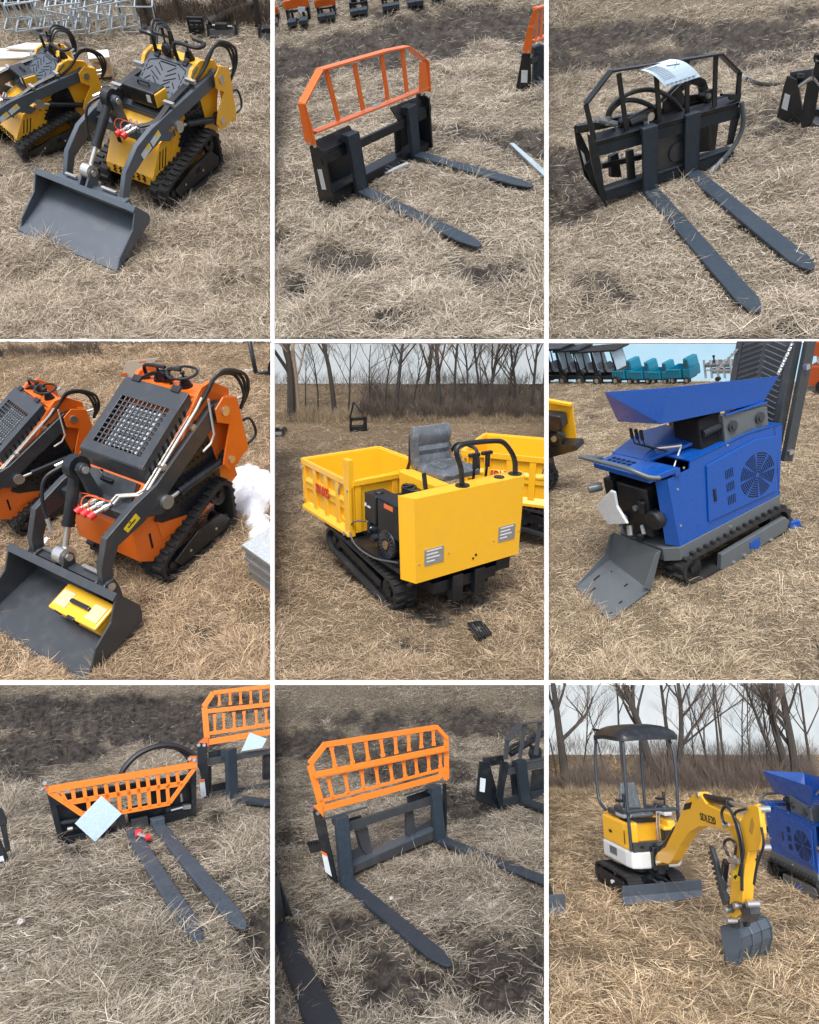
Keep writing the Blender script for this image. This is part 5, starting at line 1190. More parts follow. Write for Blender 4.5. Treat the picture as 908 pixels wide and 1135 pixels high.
    m = MB().ext(P2(.03, (410, 600), (500, 580), (480, 790), (430, 800)), (0, .02, 0)).ext(P2(.03, (620, 560), (800, 520), (800, 720), (600, 760)), (0, .02, 0)); a = P2(.1, (140, 480), (330, 450)); m.bar(a[0], a[1], .03, .08).disc(P2(.1, (245, 440)), 'z', .03, .03, 10); m.build('inner_panel', BLK, r2)
    MB().tube(P2(.12, (385, 380), (410, 330), (500, 290), (580, 300), (640, 380)), .017, 8, sub=4).build('hose', HOS, r2)
    MB().tube(P2(.12, (545, 300), (600, 240), (720, 200), (800, 260)), .017, 8, sub=4).build('hose', HOS, r2)
    a = P2(.12, (400, 400), (730, 190)); MB().cyl(a[0], a[1], .03, 10).disc(P2(.12, (640, 390)), 'y', .07, .05, 14).build('grapple_cylinder', BLK, r2)
    a = F2.pl('z', 0, z(560, 890), z(900, 1020)); tine(r2, a[0], a[1], F2.pl('y', -.05, z(620, 430))[2], .11, m=BLKW)
    # left: close fork frame
    F3 = wallframe(t, (-60, 800), (60, 782))
    r3 = thing('pallet_fork_frame', F3, 'nearest black pallet fork, one long scuffed tine running out of the bottom of the plot', 'pallet fork', 'pallet fork attachments')
    m = MB(); m.ext(F3.pl('y', 0, (-60, 560), (4, 600), (40, 700), (66, 782), (48, 782), (-60, 830)), (0, .02, 0)); m.ext(F3.pl('y', -.01, (4, 600), (10, 614), (68, 778), (60, 782)), (0, .03, 0)); m.build('side_plate', BLK, r3, bevel=.003)
    m = MB().ext(F3.pl('y', -.03, (-60, 640), (20, 640), (45, 800), (-60, 840)), (0, .03, 0)).build('fork_upright', BLK, r3)
    a = [t.g(-6, 835), t.g(48, 812), t.g(245, 1180), t.g(120, 1180)]
    b = [F3.loc(t.cam(p)) for p in a]; MB().ext([p + (0, 0, .045) for p in b], (0, 0, -.03)).build('fork_tine', BLKW, r3, bevel=.004)

def forks7():
    CUR[0] = 7; t = TILES[7]; z = PX(135.1, 189.2, .5953)
    F = wallframe(t, (203, 548), (643, 446))
    r = thing('pallet_fork_frame', F, 'black pallet fork with its orange slotted guard folded down over the frame', 'pallet fork', 'pallet fork attachments')
    def P(y, *p): return F.pl('y', y, *[z(*q) for q in p])
    y = -.10
    g = MB()
    def b(a, c, w, th=.012, yy=y): p, q = P(yy, a, c); g.bar(p, q, w, th, up=(0, 1, 0))
    b((45, 278), (872, 138), .045, .03); b((50, 290), (238, 418), .035); b((868, 150), (722, 352), .032); b((440, 408), (725, 355), .030); b((236, 412), (450, 408), .030); b((150, 352), (795, 243), .036)
    xs = [112, 182, 245, 305, 366, 427, 486, 543, 598, 655, 710, 764, 818]
    for x in xs[1:-1]: f = (x - 45) / 827; b((x - 4, 280 - 140 * f), (x + 8, 352 - (x - 150) * .17 + 4), .026)
    for x in (150,): b((x - 40, 275), (x - 5, 345), .02)
    for x in (265, 320, 375, 437, 494, 549, 603, 656, 708): b((x, 340 - (x - 150) * .155), (x + 8, 410 - max(0, x - 440) * .19), .026)
    gd = g.build('guard', ORGL, r, bevel=.002)
    m = MB(); m.ext(P(y - .0, (28, 228), (40, 262), (50, 292), (38, 290), (22, 255)), (0, .02, 0)).ext(P(y, (835, 92), (872, 92), (875, 150), (832, 130)), (0, .02, 0)); m.build('guard_flange', ORG, gd)
    MB().disc(P(y - .01, (24, 240)), 'y', .014, .03, 8).disc(P(y - .01, (858, 112)), 'y', .014, .03, 8).disc(P(y - .01, (832, 105)), 'y', .012, .03, 8).build('bolt', CHR, gd)
    m = MB(); m.ext(P(0, (35, 300), (75, 300), (140, 600), (110, 604)), (0, .02, 0)).build('side_plate', BLK, r, bevel=.003)
    m = MB(); m.ext(P(0, (822, 120), (872, 110), (872, 440), (850, 442), (845, 300)), (0, .02, 0)); m.build('side_plate', BLK, r, bevel=.003)
    m = MB(); m.ext(P(0, (90, 555), (852, 385), (855, 440), (108, 604)), (0, .03, 0)).build('bottom_rail', BLK, r, bevel=.003)
    m = MB(); m.ext(P(0, (45, 320), (850, 190), (850, 240), (60, 375)), (0, .03, 0)).build('top_rail', BLK, r, bevel=.003)
    m = MB(); m.ext(P(.08, (50, 330), (330, 290), (380, 540), (110, 590)), (0, .012, 0)).ext(P(.08, (600, 240), (850, 190), (850, 420), (610, 470)), (0, .012, 0)).ext(P(.10, (480, 380), (620, 350), (620, 470), (500, 500)), (0, .012, 0)).build('back_panel', BLK, r)
    m = MB(); a = P(.03, (100, 470), (330, 430)); m.cyl(a[0], a[1], .018, 10); a = P(.03, (700, 400), (830, 375)); m.cyl(a[0], a[1], .028, 10); m.build('slide_cylinder', BLKW, r)
    m = MB(); a = P(.0, (150, 500), (180, 495)); m.cyl(a[0], a[1], .014, 8); a = P(.0, (795, 375), (838, 370)); m.bar(a[0], a[1], .05, .03); a = P(-.01, (730, 395), (795, 378)); m.cyl(a[0], a[1], .010, 8); a = P(-.01, (785, 300), (790, 345)); m.cyl(a[0], a[1], .010, 8); m.build('fitting', CHR, r)
    m = MB().ext(P(-.03, (508, 450), (600, 430), (608, 490), (512, 510)), (0, .04, 0)).ext(P(-.02, (420, 420), (470, 415), (480, 500), (425, 520)), (0, .04, 0)).build('slide_block', GRY2, r, bevel=.004)
    MB().tube(P(.06, (452, 195), (475, 150), (540, 85), (630, 42), (720, 30), (800, 50), (862, 88)), .022, 8, sub=4).build('hose', HOS, r)
    MB().tube(P(.09, (700, 36), (760, 45), (810, 80), (828, 105)), .018, 8, sub=4).build('hose', HOS, r)
    tine(r, F.pl('z', 0, (452, 532)), F.pl('z', 0, (668, 884)), F.pl('y', -.05, z(470, 470))[2], .088, m=STL2, name='fork_tine')
    tine(r, F.pl('z', 0, (530, 492)), F.pl('z', 0, (815, 842)), F.pl('y', -.05, z(645, 425))[2], .088, m=STL2)
    c = MB(); a = F.pl('z', .06, (455, 502), (475, 508), (495, 513)); c.cyl(a[0] + (-.01, 0, 0), a[0] + (.03, 0, 0), .028, 10).cyl(a[2] + (-.02, 0, 0), a[2] + (.01, 0, 0), .022, 10).build('coupler_cap', REDP, r); MB().cyl(a[0], a[2], .014, 8).build('coupler', CHR, r)
    # sheet hung in front
    s = P(y - .03, (340, 312), (455, 412), (305, 570), (192, 467)); fr = F.sub(s[3]); s = [np.array(p) - np.array(s[3]) for p in s]
    tag(MB().ext(s, (0, -.006, 0)).build('blank_sheet', PAP, frame=fr, bevel=.001), 'pale blue square sheet hanging cornerwise on the folded orange guard', 'sheet')
    # right neighbour
    F2 = wallframe(t, (700, 392), (900, 352)); Z1 = lambda a, b: (a, b)
    r2 = thing('pallet_fork_frame', F2, 'dark pallet fork frame with upright orange window guard behind the folded one', 'pallet fork', 'pallet fork attachments')
    q = lambda x, y: (594.6 + (x) * .378, 0 + y * .378)      # from the 7.94x zoom at photo (200, 757)
    q = lambda x, y: ((200 + x / 7.94) * 3.003, (y / 7.94) * 3.003)
    gridguard(F2, q, 0, [([340, 435, 528, 618, 706, 795, 880], [345, 440, 532, 622, 710, 798, 880], (85, 30), (200, 165), .020), ([300, 380, 470, 560, 665, 750, 830], [305, 385, 475, 565, 672, 758, 836], (275, 220), (440, 350), .020)],
        [((205, 212), (290, 85), .045, .014), ((290, 85), (900, 15), .034, .03), ((212, 212), (235, 490), .048, .014), ((235, 250), (900, 175), .036, .014), ((250, 445), (900, 350), .028, .014), ((250, 520), (900, 410), .048, .02)], ORGL, r2)
    def P2(y, *p): return F2.pl('y', y, *[q(*k) for k in p])
    g2 = MB().ext(P2(-.02, (215, 480), (245, 480), (250, 560), (160, 525)), (0, .014, 0)).build('guard_flange', ORG, r2)
    MB().disc(P2(-.03, (208, 545)), 'y', .014, .03, 8).disc(P2(-.03, (160, 545)), 'y', .014, .03, 8).build('bolt', CHR, r2)
    MB().ext(P2(-.03, (150, 530), (235, 530), (245, 770), (255, 1010), (215, 1020), (170, 770), (155, 740)), (0, .02, 0)).build('side_plate', BLK, r2, bevel=.003)
    st = MB().ext(P2(-.04, (168, 850), (212, 845), (228, 995), (182, 1010)), (0, -.003, 0)).build('sticker', STK, r2); MB().ext(P2(-.045, (168, 852), (212, 847), (214, 868), (170, 874)), (0, -.003, 0)).build('orange_band', ORG, st)
    MB().ext(P2(0, (245, 665), (900, 560), (900, 605), (248, 728)), (0, .03, 0)).build('top_rail', GRY2, r2, bevel=.003)
    MB().ext(P2(0, (265, 965), (900, 860), (900, 920), (270, 1035)), (0, .03, 0)).build('bottom_rail', GRY2, r2, bevel=.003)
    MB().ext(P2(.04, (245, 610), (400, 575), (400, 640), (250, 665)), (0, .012, 0)).ext(P2(.04, (730, 620), (800, 610), (800, 850), (730, 850)), (0, .05, 0)).ext(P2(.04, (240, 730), (275, 730), (275, 900), (400, 870), (400, 950), (250, 970)), (0, .012, 0)).build('bracket', BLK, r2)
    a = F2.pl('z', 0, q(475, 1040), q(900, 1110)); tine(r2, a[0], a[1], F2.pl('y', -.05, q(450, 560))[2], .095)
    s = P2(-.05, (610, 435), (760, 490), (720, 570), (535, 600)); fr = F2.sub(s[3]); s = [np.array(p) - np.array(s[3]) for p in s]
    tag(MB().ext(s, (0, -.005, 0)).build('blank_sheet', PAP, frame=fr), 'pale blue sheet tucked under the upright orange window guard', 'sheet')
    # left neighbour
    q = lambda x, y: (x / 9.08 * 3.003, (123 + y / 9.08) * 3.003); F3 = wallframe(t, q(-60, 800), q(120, 755))
    r3 = thing('pallet_fork_frame', F3, 'corner of a black fork frame cut by the left edge of the picture', 'pallet fork', 'pallet fork attachments')
    def P3(y, *p): return F3.pl('y', y, *[q(*k) for k in p])
    MB().ext(P3(0, (-80, 740), (-80, 480), (0, 450), (50, 560), (125, 750), (60, 775), (-80, 830)), (0, .02, 0)).build('base_plate', BLK, r3, bevel=.003)
    MB().ext(P3(-.02, (-60, 140), (20, 150), (65, 235), (75, 300), (40, 320), (-60, 320)), (0, .03, 0)).ext(P3(-.01, (0, 310), (60, 300), (110, 575), (60, 590)), (0, .04, 0)).build('upright', BLK, r3, bevel=.003)
    MB().ext(P3(-.006, (-30, 640), (30, 620), (45, 670), (-20, 690)), (0, -.003, 0)).build('sticker', STK, r3)
def vnoise(x, y, seed=0):
    x = np.asarray(x, float); y = np.asarray(y, float)
    xi = np.floor(x).astype(np.int64); yi = np.floor(y).astype(np.int64); fx = x - xi; fy = y - yi
    fx = fx * fx * (3 - 2 * fx); fy = fy * fy * (3 - 2 * fy)
    def h(a, b):
        n = (a * 374761393 + b * 668265263 + seed * 1442695041) & 0xffffffff
        n = ((n ^ (n >> 13)) * 1274126177) & 0xffffffff
        return ((n ^ (n >> 16)) & 0xffff) / 65535.0
    return (h(xi, yi) * (1 - fx) + h(xi + 1, yi) * fx) * (1 - fy) + (h(xi, yi + 1) * (1 - fx) + h(xi + 1, yi + 1) * fx) * fy
def fbm(x, y, seed=0, o=5, r=.55):
    a = 1; s = 0; n = 0
    for i in range(o): s = s + a * vnoise(x * 2 ** i, y * 2 ** i, seed + i * 17); n += a; a *= r
    return s / n
# bare patches: (zoom x, zoom y, rx, ry, strength)
MUD = {
 1: [(850, 300, 90, 30, .5), (200, 150, 200, 30, .3), (650, 110, 250, 20, .3), (820, 900, 120, 90, .35), (60, 560, 70, 30, .3)],
 2: [(60, 215, 170, 55, 1), (300, 170, 170, 55, 1.1), (520, 120, 190, 55, 1.1), (760, 80, 220, 55, 1.1), (900, 190, 120, 30, .6), (870, 470, 130, 40, 1), (620, 440, 160, 26, .7), (560, 240, 60, 20, .6), (600, 55, 300, 40, .6),
     (230, 880, 120, 60, .9), (90, 960, 50, 45, 1), (740, 930, 120, 60, .8), (30, 800, 60, 60, .6), (400, 1060, 130, 40, .5), (590, 870, 60, 40, .5), (430, 330, 120, 60, .4), (130, 280, 90, 30, .7)],
 3: [(120, 130, 200, 40, 1), (400, 100, 220, 35, .9), (700, 130, 230, 60, .9), (860, 40, 120, 30, .6), (60, 210, 90, 45, .8), (330, 200, 200, 40, .8), (60, 620, 120, 110, 1), (700, 210, 120, 30, .7), (760, 400, 130, 90, .5), (180, 960, 130, 60, .5), (800, 1100, 120, 30, .7), (560, 560, 60, 40, .4), (50, 700, 70, 60, .8), (640, 760, 60, 40, .35)],
 4: [(690, 960, 60, 45, .45), (560, 860, 60, 30, .3)],
 5: [(430, 1000, 90, 45, .5), (650, 860, 130, 60, .6), (300, 800, 90, 60, .4), (560, 900, 200, 60, .4)],
 6: [(640, 960, 120, 40, .3), (200, 240, 200, 30, .3), (860, 1040, 80, 50, .3)],
 7: [(150, 100, 240, 60, 1), (420, 120, 230, 80, 1), (150, 220, 200, 60, .8), (620, 170, 120, 60, .8), (80, 290, 130, 60, .7), (700, 80, 230, 40, .7), (100, 400, 90, 60, .4), (760, 680, 120, 60, .4), (860, 860, 90, 120, .6), (820, 1060, 90, 80, .5), (240, 580, 90, 30, .6), (700, 440, 110, 40, .3)],
 8: [(120, 200, 200, 50, .8), (400, 130, 250, 40, .6), (760, 150, 200, 40, .7), (620, 110, 200, 30, .6), (640, 400, 130, 50, .8), (430, 260, 200, 90, .7), (60, 520, 100, 60, .5), (250, 870, 170, 110, .6), (740, 960, 200, 120, .8), (420, 1000, 230, 100, .6), (160, 1000, 120, 100, .5), (840, 900, 120, 60, .6), (600, 800, 120, 60, .4), (90, 830, 100, 60, .6), (500, 300, 200, 60, .5)],
 9: [(120, 930, 60, 30, .3), (400, 500, 200, 40, .2)],
}
# dry-grass character: base scale, tone (rgb multiplier), blades, length, how much it stands up
TONE = {1: ((1.0, .95, .88), .98), 2: ((1.0, .98, .95), 1.0), 3: ((1.0, .97, .92), 1.0), 4: ((1.14, .94, .73), .92), 5: ((1.09, .94, .76), .92), 6: ((1.08, .98, .82), 1.05), 7: ((1.0, .98, .94), 1.0), 8: ((.98, .97, .94), .95), 9: ((1.17, 1.01, .79), 1.14)}
def mudval(i, X, Y, ZX, ZY):
    m = np.zeros_like(ZX)
    n = fbm(ZX / 45.0, ZY / 28.0, 5 + i, 5, .6)
    for cx, cy, rx, ry, st in MUD[i]:
        d = ((ZX - cx) / rx) ** 2 + ((ZY - cy) / ry) ** 2
        m = np.maximum(m, st * np.clip(1.25 - d * .6, 0, 1.2))
    return np.clip((m * .88 + n * 1.15 - .86) * 3.4, 0, 1)
def groundmat():
    m = bpy.data.materials.new('dry_ground'); m.use_nodes = True; nt = m.node_tree; L = nt.links.new; b = nt.nodes['Principled BSDF']
    tc = node(nt, 'ShaderNodeTexCoord'); at = node(nt, 'ShaderNodeAttribute', attribute_name='mud'); tn = node(nt, 'ShaderNodeAttribute', attribute_name='tone')
    n1 = node(nt, 'ShaderNodeTexNoise'); n1.inputs['Scale'].default_value = 9; n1.inputs['Detail'].default_value = 9; n1.inputs['Roughness'].default_value = .7
    n2 = node(nt, 'ShaderNodeTexNoise'); n2.inputs['Scale'].default_value = 75; n2.inputs['Detail'].default_value = 6; n2.inputs['Roughness'].default_value = .7
    for n in (n1, n2): L(tc.outputs['Object'], n.inputs['Vector'])
    r = node(nt, 'ShaderNodeValToRGB'); e = r.color_ramp.elements; e[0].position = .38; e[0].color = (.024, .020, .016, 1); e[1].position = .70; e[1].color = (.36, .31, .24, 1)
    k = e.new(.5); k.color = (.14, .118, .09, 1); L(n2.outputs['Fac'], r.inputs['Fac'])
    r2 = node(nt, 'ShaderNodeValToRGB'); e = r2.color_ramp.elements; e[0].position = .32; e[0].color = (.011, .009, .008, 1); e[1].position = .75; e[1].color = (.10, .086, .074, 1); L(n1.outputs['Fac'], r2.inputs['Fac'])
    v = node(nt, 'ShaderNodeMix', data_type='RGBA', blend_type='MULTIPLY'); v.inputs['Factor'].default_value = 1; L(r.outputs[0], v.inputs[6]); L(tn.outputs['Color'], v.inputs[7])
    x = node(nt, 'ShaderNodeMix', data_type='RGBA'); L(at.outputs['Fac'], x.inputs['Factor']); L(v.outputs[2], x.inputs[6]); L(r2.outputs[0], x.inputs[7]); L(x.outputs[2], b.inputs['Base Color'])
    b.inputs['Roughness'].default_value = .9; b.inputs['Specular IOR Level'].default_value = .2
    bp = node(nt, 'ShaderNodeBump'); bp.inputs['Strength'].default_value = .8; bp.inputs['Distance'].default_value = .03; L(n1.outputs['Fac'], bp.inputs['Height']); L(bp.outputs[0], b.inputs['Normal'])
    return m
def strawmat():
    m = bpy.data.materials.new('dry_straw'); m.use_nodes = True; nt = m.node_tree; L = nt.links.new; b = nt.nodes['Principled BSDF']
    a = node(nt, 'ShaderNodeAttribute', attribute_name='tint'); L(a.outputs['Color'], b.inputs['Base Color']); b.inputs['Roughness'].default_value = .7; b.inputs['Specular IOR Level'].default_value = .25
    return m
GM = groundmat(); SM = strawmat()
EXT = {0: (-60, 906), 1: (0, 908), 2: (0, 975)}
def zb(t):
    """the plot's own bounds in zoom coordinates"""
    x0 = (XC[t.col - 1] - t.zx) * t.k if t.col else -40; x1 = (XC[t.col] - t.zx) * t.k if t.col < 2 else (908 - t.zx) * t.k + 40
    y0 = (YC[t.row - 1] - t.zy) * t.k if t.row else -40; y1 = (YC[t.row] - t.zy) * t.k if t.row < 2 else (1135 - t.zy) * t.k + 40
    return x0, x1, y0, y1
TOPZ = {5: 140, 6: 134, 9: 238}
def zproj(t, P):
    C = t.o + t.s * (P @ t.R.T); u = 454 + FPX * C[:, 0] / -C[:, 2]; v = 567.5 - FPX * C[:, 1] / -C[:, 2]
    return (u - t.zx) * t.k, (v - t.zy) * t.k
def bump(i, x, y):
    return (fbm(x * 2.2, y * 2.2, 31 + i, 4) - .5) * .05
def hgrid(t, x, y):
    z = np.zeros_like(x)
    if t.near: z -= t.near[1] * np.maximum(t.near[0] - y, 0) ** 2
    if t.far:
        q = np.maximum(y - t.far[0], 0); w = t.far[2] if len(t.far) > 2 else 1e9
        z += np.where(q < w, t.far[1] * q * q, t.far[1] * w * w + 2 * t.far[1] * w * (q - w))
    return z
def ground(i, blades=60000, length=(.05, .15), width=.0030, stand=.38, holes=()):
    CUR[0] = i; t = TILES[i]; x0, x1, y0, y1 = zb(t)
    if i in TOPZ: y0 = TOPZ[i]
    nx, ny = 210, 250; V = []
    ys = np.linspace(y1, y0, ny); xs = np.linspace(x0 - 2, x1 + 2, nx)
    P = t.gv(np.tile(xs, ny), np.repeat(ys, nx))
    fr = t.sub([0, 0, 0]); X, Y = P[:, 0], P[:, 1]
    ZX, ZY = np.tile(xs, ny), np.repeat(ys, nx)
    mud = mudval(i, X, Y, ZX, ZY); P[:, 2] += bump(i, X, Y) + mud * ((fbm(X * 11, Y * 11, 77, 5, .7) - .62) * .15 + (fbm(X * 40, Y * 40, 78, 2) - .5) * .03) - .006
    me = bpy.data.meshes.new('ground'); f = [(j * nx + k, j * nx + k + 1, (j + 1) * nx + k + 1, (j + 1) * nx + k) for j in range(ny - 1) for k in range(nx - 1)]
    me.from_pydata([tuple(p) for p in P], [], f); me.polygons.foreach_set('use_smooth', [True] * len(f)); me.materials.append(GM)
    a = me.attributes.new('mud', 'FLOAT', 'POINT'); a.data.foreach_set('value', mud.astype(np.float32))
    tone, br = TONE[i]; tn = fbm(X * .8, Y * .8, 3 + i, 3); c = np.ones((len(P), 4), np.float32); 
    for k in range(3): c[:, k] = tone[k] * br * (.75 + .5 * tn)
    a = me.attributes.new('tone', 'FLOAT_COLOR', 'POINT'); a.data.foreach_set('color', c.ravel())
    o = bpy.data.objects.new('ground', me); COL.objects.link(o); o.matrix_world = m4(fr); OWN.append((o, i)); tag(o, kind='structure')
    # straw
    rg = np.random.default_rng(100 + i)
    bx0, bx1, by0, by1 = X.min(), X.max(), Y.min(), Y.max()
    # drawn evenly over the ground, thinned with distance only where blades get smaller than can be seen
    N = blades * 6; px = rg.uniform(bx0, bx1, N); py = by0 + (by1 - by0) * rg.uniform(0, 1, N) ** 1.6
    R = np.stack([px, py, hgrid(t, px, py)], 1); zx, zy = zproj(t, R); R[:, 2] += bump(i, px, py) - .004
    ok = (zx > x0) & (zx < x1) & (zy > y0 + 2) & (zy < y1)
    dark = mudval(i, px, py, zx, zy)
    clump = fbm(px * 3.1, py * 3.1, 9 + i, 4); ok &= rg.uniform(0, 1, N) > dark * .93
    ok &= rg.uniform(0, 1, N) < np.clip(.30 + (clump - .38) * 4.0, .12, 1)
    for poly in holes:
        ins = np.zeros(N, bool); n = len(poly)
        for q in range(n):
            (xa, ya), (xb, yb) = poly[q], poly[(q + 1) % n]
            with np.errstate(divide='ignore', invalid='ignore'):
                ins ^= ((ya > zy) != (yb > zy)) & (zx < (xb - xa) * (zy - ya) / (yb - ya + 1e-9) + xa)
        ok &= ~ins
    idx = np.nonzero(ok)[0][:blades]; R = R[idx]; n = len(idx); zx, zy, px, py, clump, dark = zx[idx], zy[idx], px[idx], py[idx], clump[idx], dark[idx]
    flow = fbm(px * .9, py * .9, 55 + i, 3) * 12.6; az = np.where(rg.uniform(0, 1, n) < .25, flow + rg.normal(0, .5, n), rg.uniform(0, 6.283, n))
    tall = np.clip((clump - .5) * 3, 0, 1)
    L = rg.uniform(*length, n) * (.7 + .6 * tall) * np.where(rg.uniform(0, 1, n) < .04, 2.0, 1); el = np.abs(rg.normal(0, stand, n)) * (.35 + 1.1 * tall) + .03; el = np.minimum(el, 1.3)
    d = np.stack([np.cos(az) * np.cos(el), np.sin(az) * np.cos(el), np.sin(el)], 1); side = np.stack([-np.sin(az), np.cos(az), rg.normal(0, .5, n)], 1); side /= np.linalg.norm(side, axis=1, keepdims=True)
    cur = rg.normal(0, .42, n)[:, None] * side + np.array([0, 0, -.10]); w = (width * rg.uniform(.5, 1.5, n))[:, None]
    base = R + np.array([0, 0, .004]) + np.stack([np.zeros(n), np.zeros(n), rg.uniform(0, .035, n) * (.4 + tall)], 1)
    secs = []
    for s in (0, .35, .7, 1.0):
        c = base + d * (L * s)[:, None] + cur * (L * s * s)[:, None]; c[:, 2] = np.maximum(c[:, 2], base[:, 2] - .01 + 0 * s)
        ww = w * (1.0 if s < .8 else .25) * (.8 if s == 0 else 1); secs += [c - side * ww / 2, c + side * ww / 2]
    V = np.stack(secs, 1)                                   # n,8,3
    okb = np.ones(n, bool)
    for k in range(8):
        a, b = zproj(t, V[:, k]); okb &= (a > x0 + 2) & (a < x1 - 2) & (b < y1 - 3) & (b > max(y0 - 40, (YC[t.row - 1] - t.zy) * t.k + 3 if t.row else -999))
    # tops of tufts may stand above the far edge, never over the border
    V = V[okb]; n = len(V); sel = okb
    pal = np.array([(.60, .53, .43), (.43, .36, .27), (.29, .235, .17), (.50, .45, .38), (.13, .105, .08), (.74, .68, .58), (.20, .17, .135)])
    pk = rg.choice(len(pal), n, p=[.16, .19, .16, .15, .12, .10, .12]); patch = .72 + .5 * fbm(px * 1.3, py * 1.3, 91 + i, 3)[sel]
    col = pal[pk] * np.array(tone) * br * (patch * (1 - .25 * dark[sel]))[:, None] * rg.uniform(.8, 1.15, (n, 1))
    me = bpy.data.meshes.new('dry_grass'); me.vertices.add(n * 8); me.vertices.foreach_set('co', V.astype(np.float32).ravel())
    q = np.array([[0, 1, 3, 2], [2, 3, 5, 4], [4, 5, 7, 6]]); F = (np.arange(n)[:, None, None] * 8 + q[None]).reshape(-1)
    me.loops.add(n * 12); me.loops.foreach_set('vertex_index', F.astype(np.int32)); me.polygons.add(n * 3)
    me.polygons.foreach_set('loop_start', (np.arange(n * 3) * 4).astype(np.int32)); me.polygons.foreach_set('loop_total', np.full(n * 3, 4, np.int32)); me.update(calc_edges=True)
    c4 = np.ones((n, 8, 4), np.float32); c4[:, :, :3] = col[:, None, :]
    a = me.attributes.new('tint', 'FLOAT_COLOR', 'POINT'); a.data.foreach_set('color', c4.ravel()); me.materials.append(SM)
    g = bpy.data.objects.new('dry_grass', me); COL.objects.link(g); g.matrix_world = m4(fr); tag(g, kind='stuff'); g['label'] = GL[i]; g['category'] = 'grass'
    print('plot', i, 'blades', n)
GL = {1: 'matted dry straw under the yellow track loaders', 2: 'dry straw with muddy ruts round the four bar orange guard', 3: 'dry straw and mud round the hooped grapple fork', 4: 'tan dry straw round the orange track loader', 5: 'tan dry grass round the yellow track dumper',
      6: 'pale dry grass round the blue crusher', 7: 'dry straw round the folded guard fork', 8: 'dry straw and bare mud round the orange window guard fork', 9: 'golden dry grass round the small excavator'}
# ---------------------------------------------------------------- sky and plot borders
def emis(name, c, s=1.0, c2=None, F=None):
    m = bpy.data.materials.new(name); m.use_nodes = True; nt = m.node_tree; nt.nodes.clear(); L = nt.links.new
    o = node(nt, 'ShaderNodeOutputMaterial'); e = node(nt, 'ShaderNodeEmission'); e.inputs['Strength'].default_value = s
    tc = node(nt, 'ShaderNodeTexCoord'); n = node(nt, 'ShaderNodeTexNoise'); n.inputs['Scale'].default_value = 1.3; n.inputs['Detail'].default_value = 4; L(tc.outputs['Object'], n.inputs['Vector'])
    r = node(nt, 'ShaderNodeValToRGB'); r.color_ramp.elements[0].position = .3; r.color_ramp.elements[1].position = .7; r.color_ramp.elements[0].color = (*c, 1); r.color_ramp.elements[1].color = (*(c2 or c), 1)
    L(n.outputs['Fac'], r.inputs['Fac']); L(r.outputs[0], e.inputs['Color']); L(e.outputs[0], o.inputs['Surface']); return m
def skysheet(i, y, z0, z1, m):
    """a curved sky backdrop standing behind the plot at distance y"""
    CUR[0] = i; t = TILES[i]; x0, x1, _, _ = zb(t); rows = []
    for j in range(9):
        zz = z0 + (z1 - z0) * j / 8; rows.append([t.pl('y', y, (x0 - 6 + (x1 - x0 + 12) * k / 12, zz)) + np.array([0, -.15 * (k / 12 - .5) ** 2, 0]) for k in range(13)])
    fr = t.sub([0, 0, 0]); tag(MB().grid(rows).build('sky', m, frame=fr), kind='structure')
def borders():
    """white painted frames standing in front of each tier, one rail per plot border"""
    CUR[0] = 0
    zr = [1e9, 1e9, 1e9]; w = 4.0; bpy.context.view_layer.update(); inv = CAMM.inverted()
    for o, i in OWN:
        if o.type == 'MESH' and i:
            M = inv @ o.matrix_world; A = np.array(M)[:3, :3]; b = np.array(M)[:3, 3]; co = np.empty(len(o.data.vertices) * 3, np.float32); o.data.vertices.foreach_get('co', co)
            c = co.reshape(-1, 3) @ A.T + b; u = 454 + FPX * c[:, 0] / -c[:, 2]; vv = 567.5 - FPX * c[:, 1] / -c[:, 2]; t = TILES[i]
            k = (u > (XC[t.col - 1] if t.col else -30)) & (u < (XC[t.col] if t.col < 2 else 940)) & (vv > (YC[t.row - 1] if t.row else -30)) & (vv < (YC[t.row] if t.row < 2 else 1150))
            if k.any(): zr[t.row] = min(zr[t.row], float((-c[k, 2]).min()) * .955)
    root = None
    F = Frame(np.eye(3), [0, 0, 0], 1.0, TILES[1])
    def P(u, v, z): return np.array([(u - 454) / FPX * z, (567.5 - v) / FPX * z, -z])
    VB = [(-30, YC[0]), (YC[0], YC[1]), (YC[1], 1165)]
    for r in range(3):
        z = zr[r]; t = w / FPX * z; lab = ['upper', 'middle', 'lower'][r]
        fr = F.sub([0, 0, 0]); m = MB()
        top = VB[r][0]; bot = VB[r][1]
        for u in XC:
            a, b = P(u, top, z), P(u, bot, z); m.box((a[0] - t / 2, b[1] - (t / 2 if r < 2 else 0), -z - t), (a[0] + t / 2, a[1] + (t/2 if r == 0 else -t / 2), -z))
        if r < 2:
            a, b = P(-30, bot, z), P(938, bot, z); m.box((a[0], a[1] - t / 2, -z - t + .002), (b[0], a[1] + t / 2, -z + .002))
        tag(m.build('border_fence', WPNT, frame=fr), 'white painted rails framing the plots of the ' + lab + ' tier', 'fence')
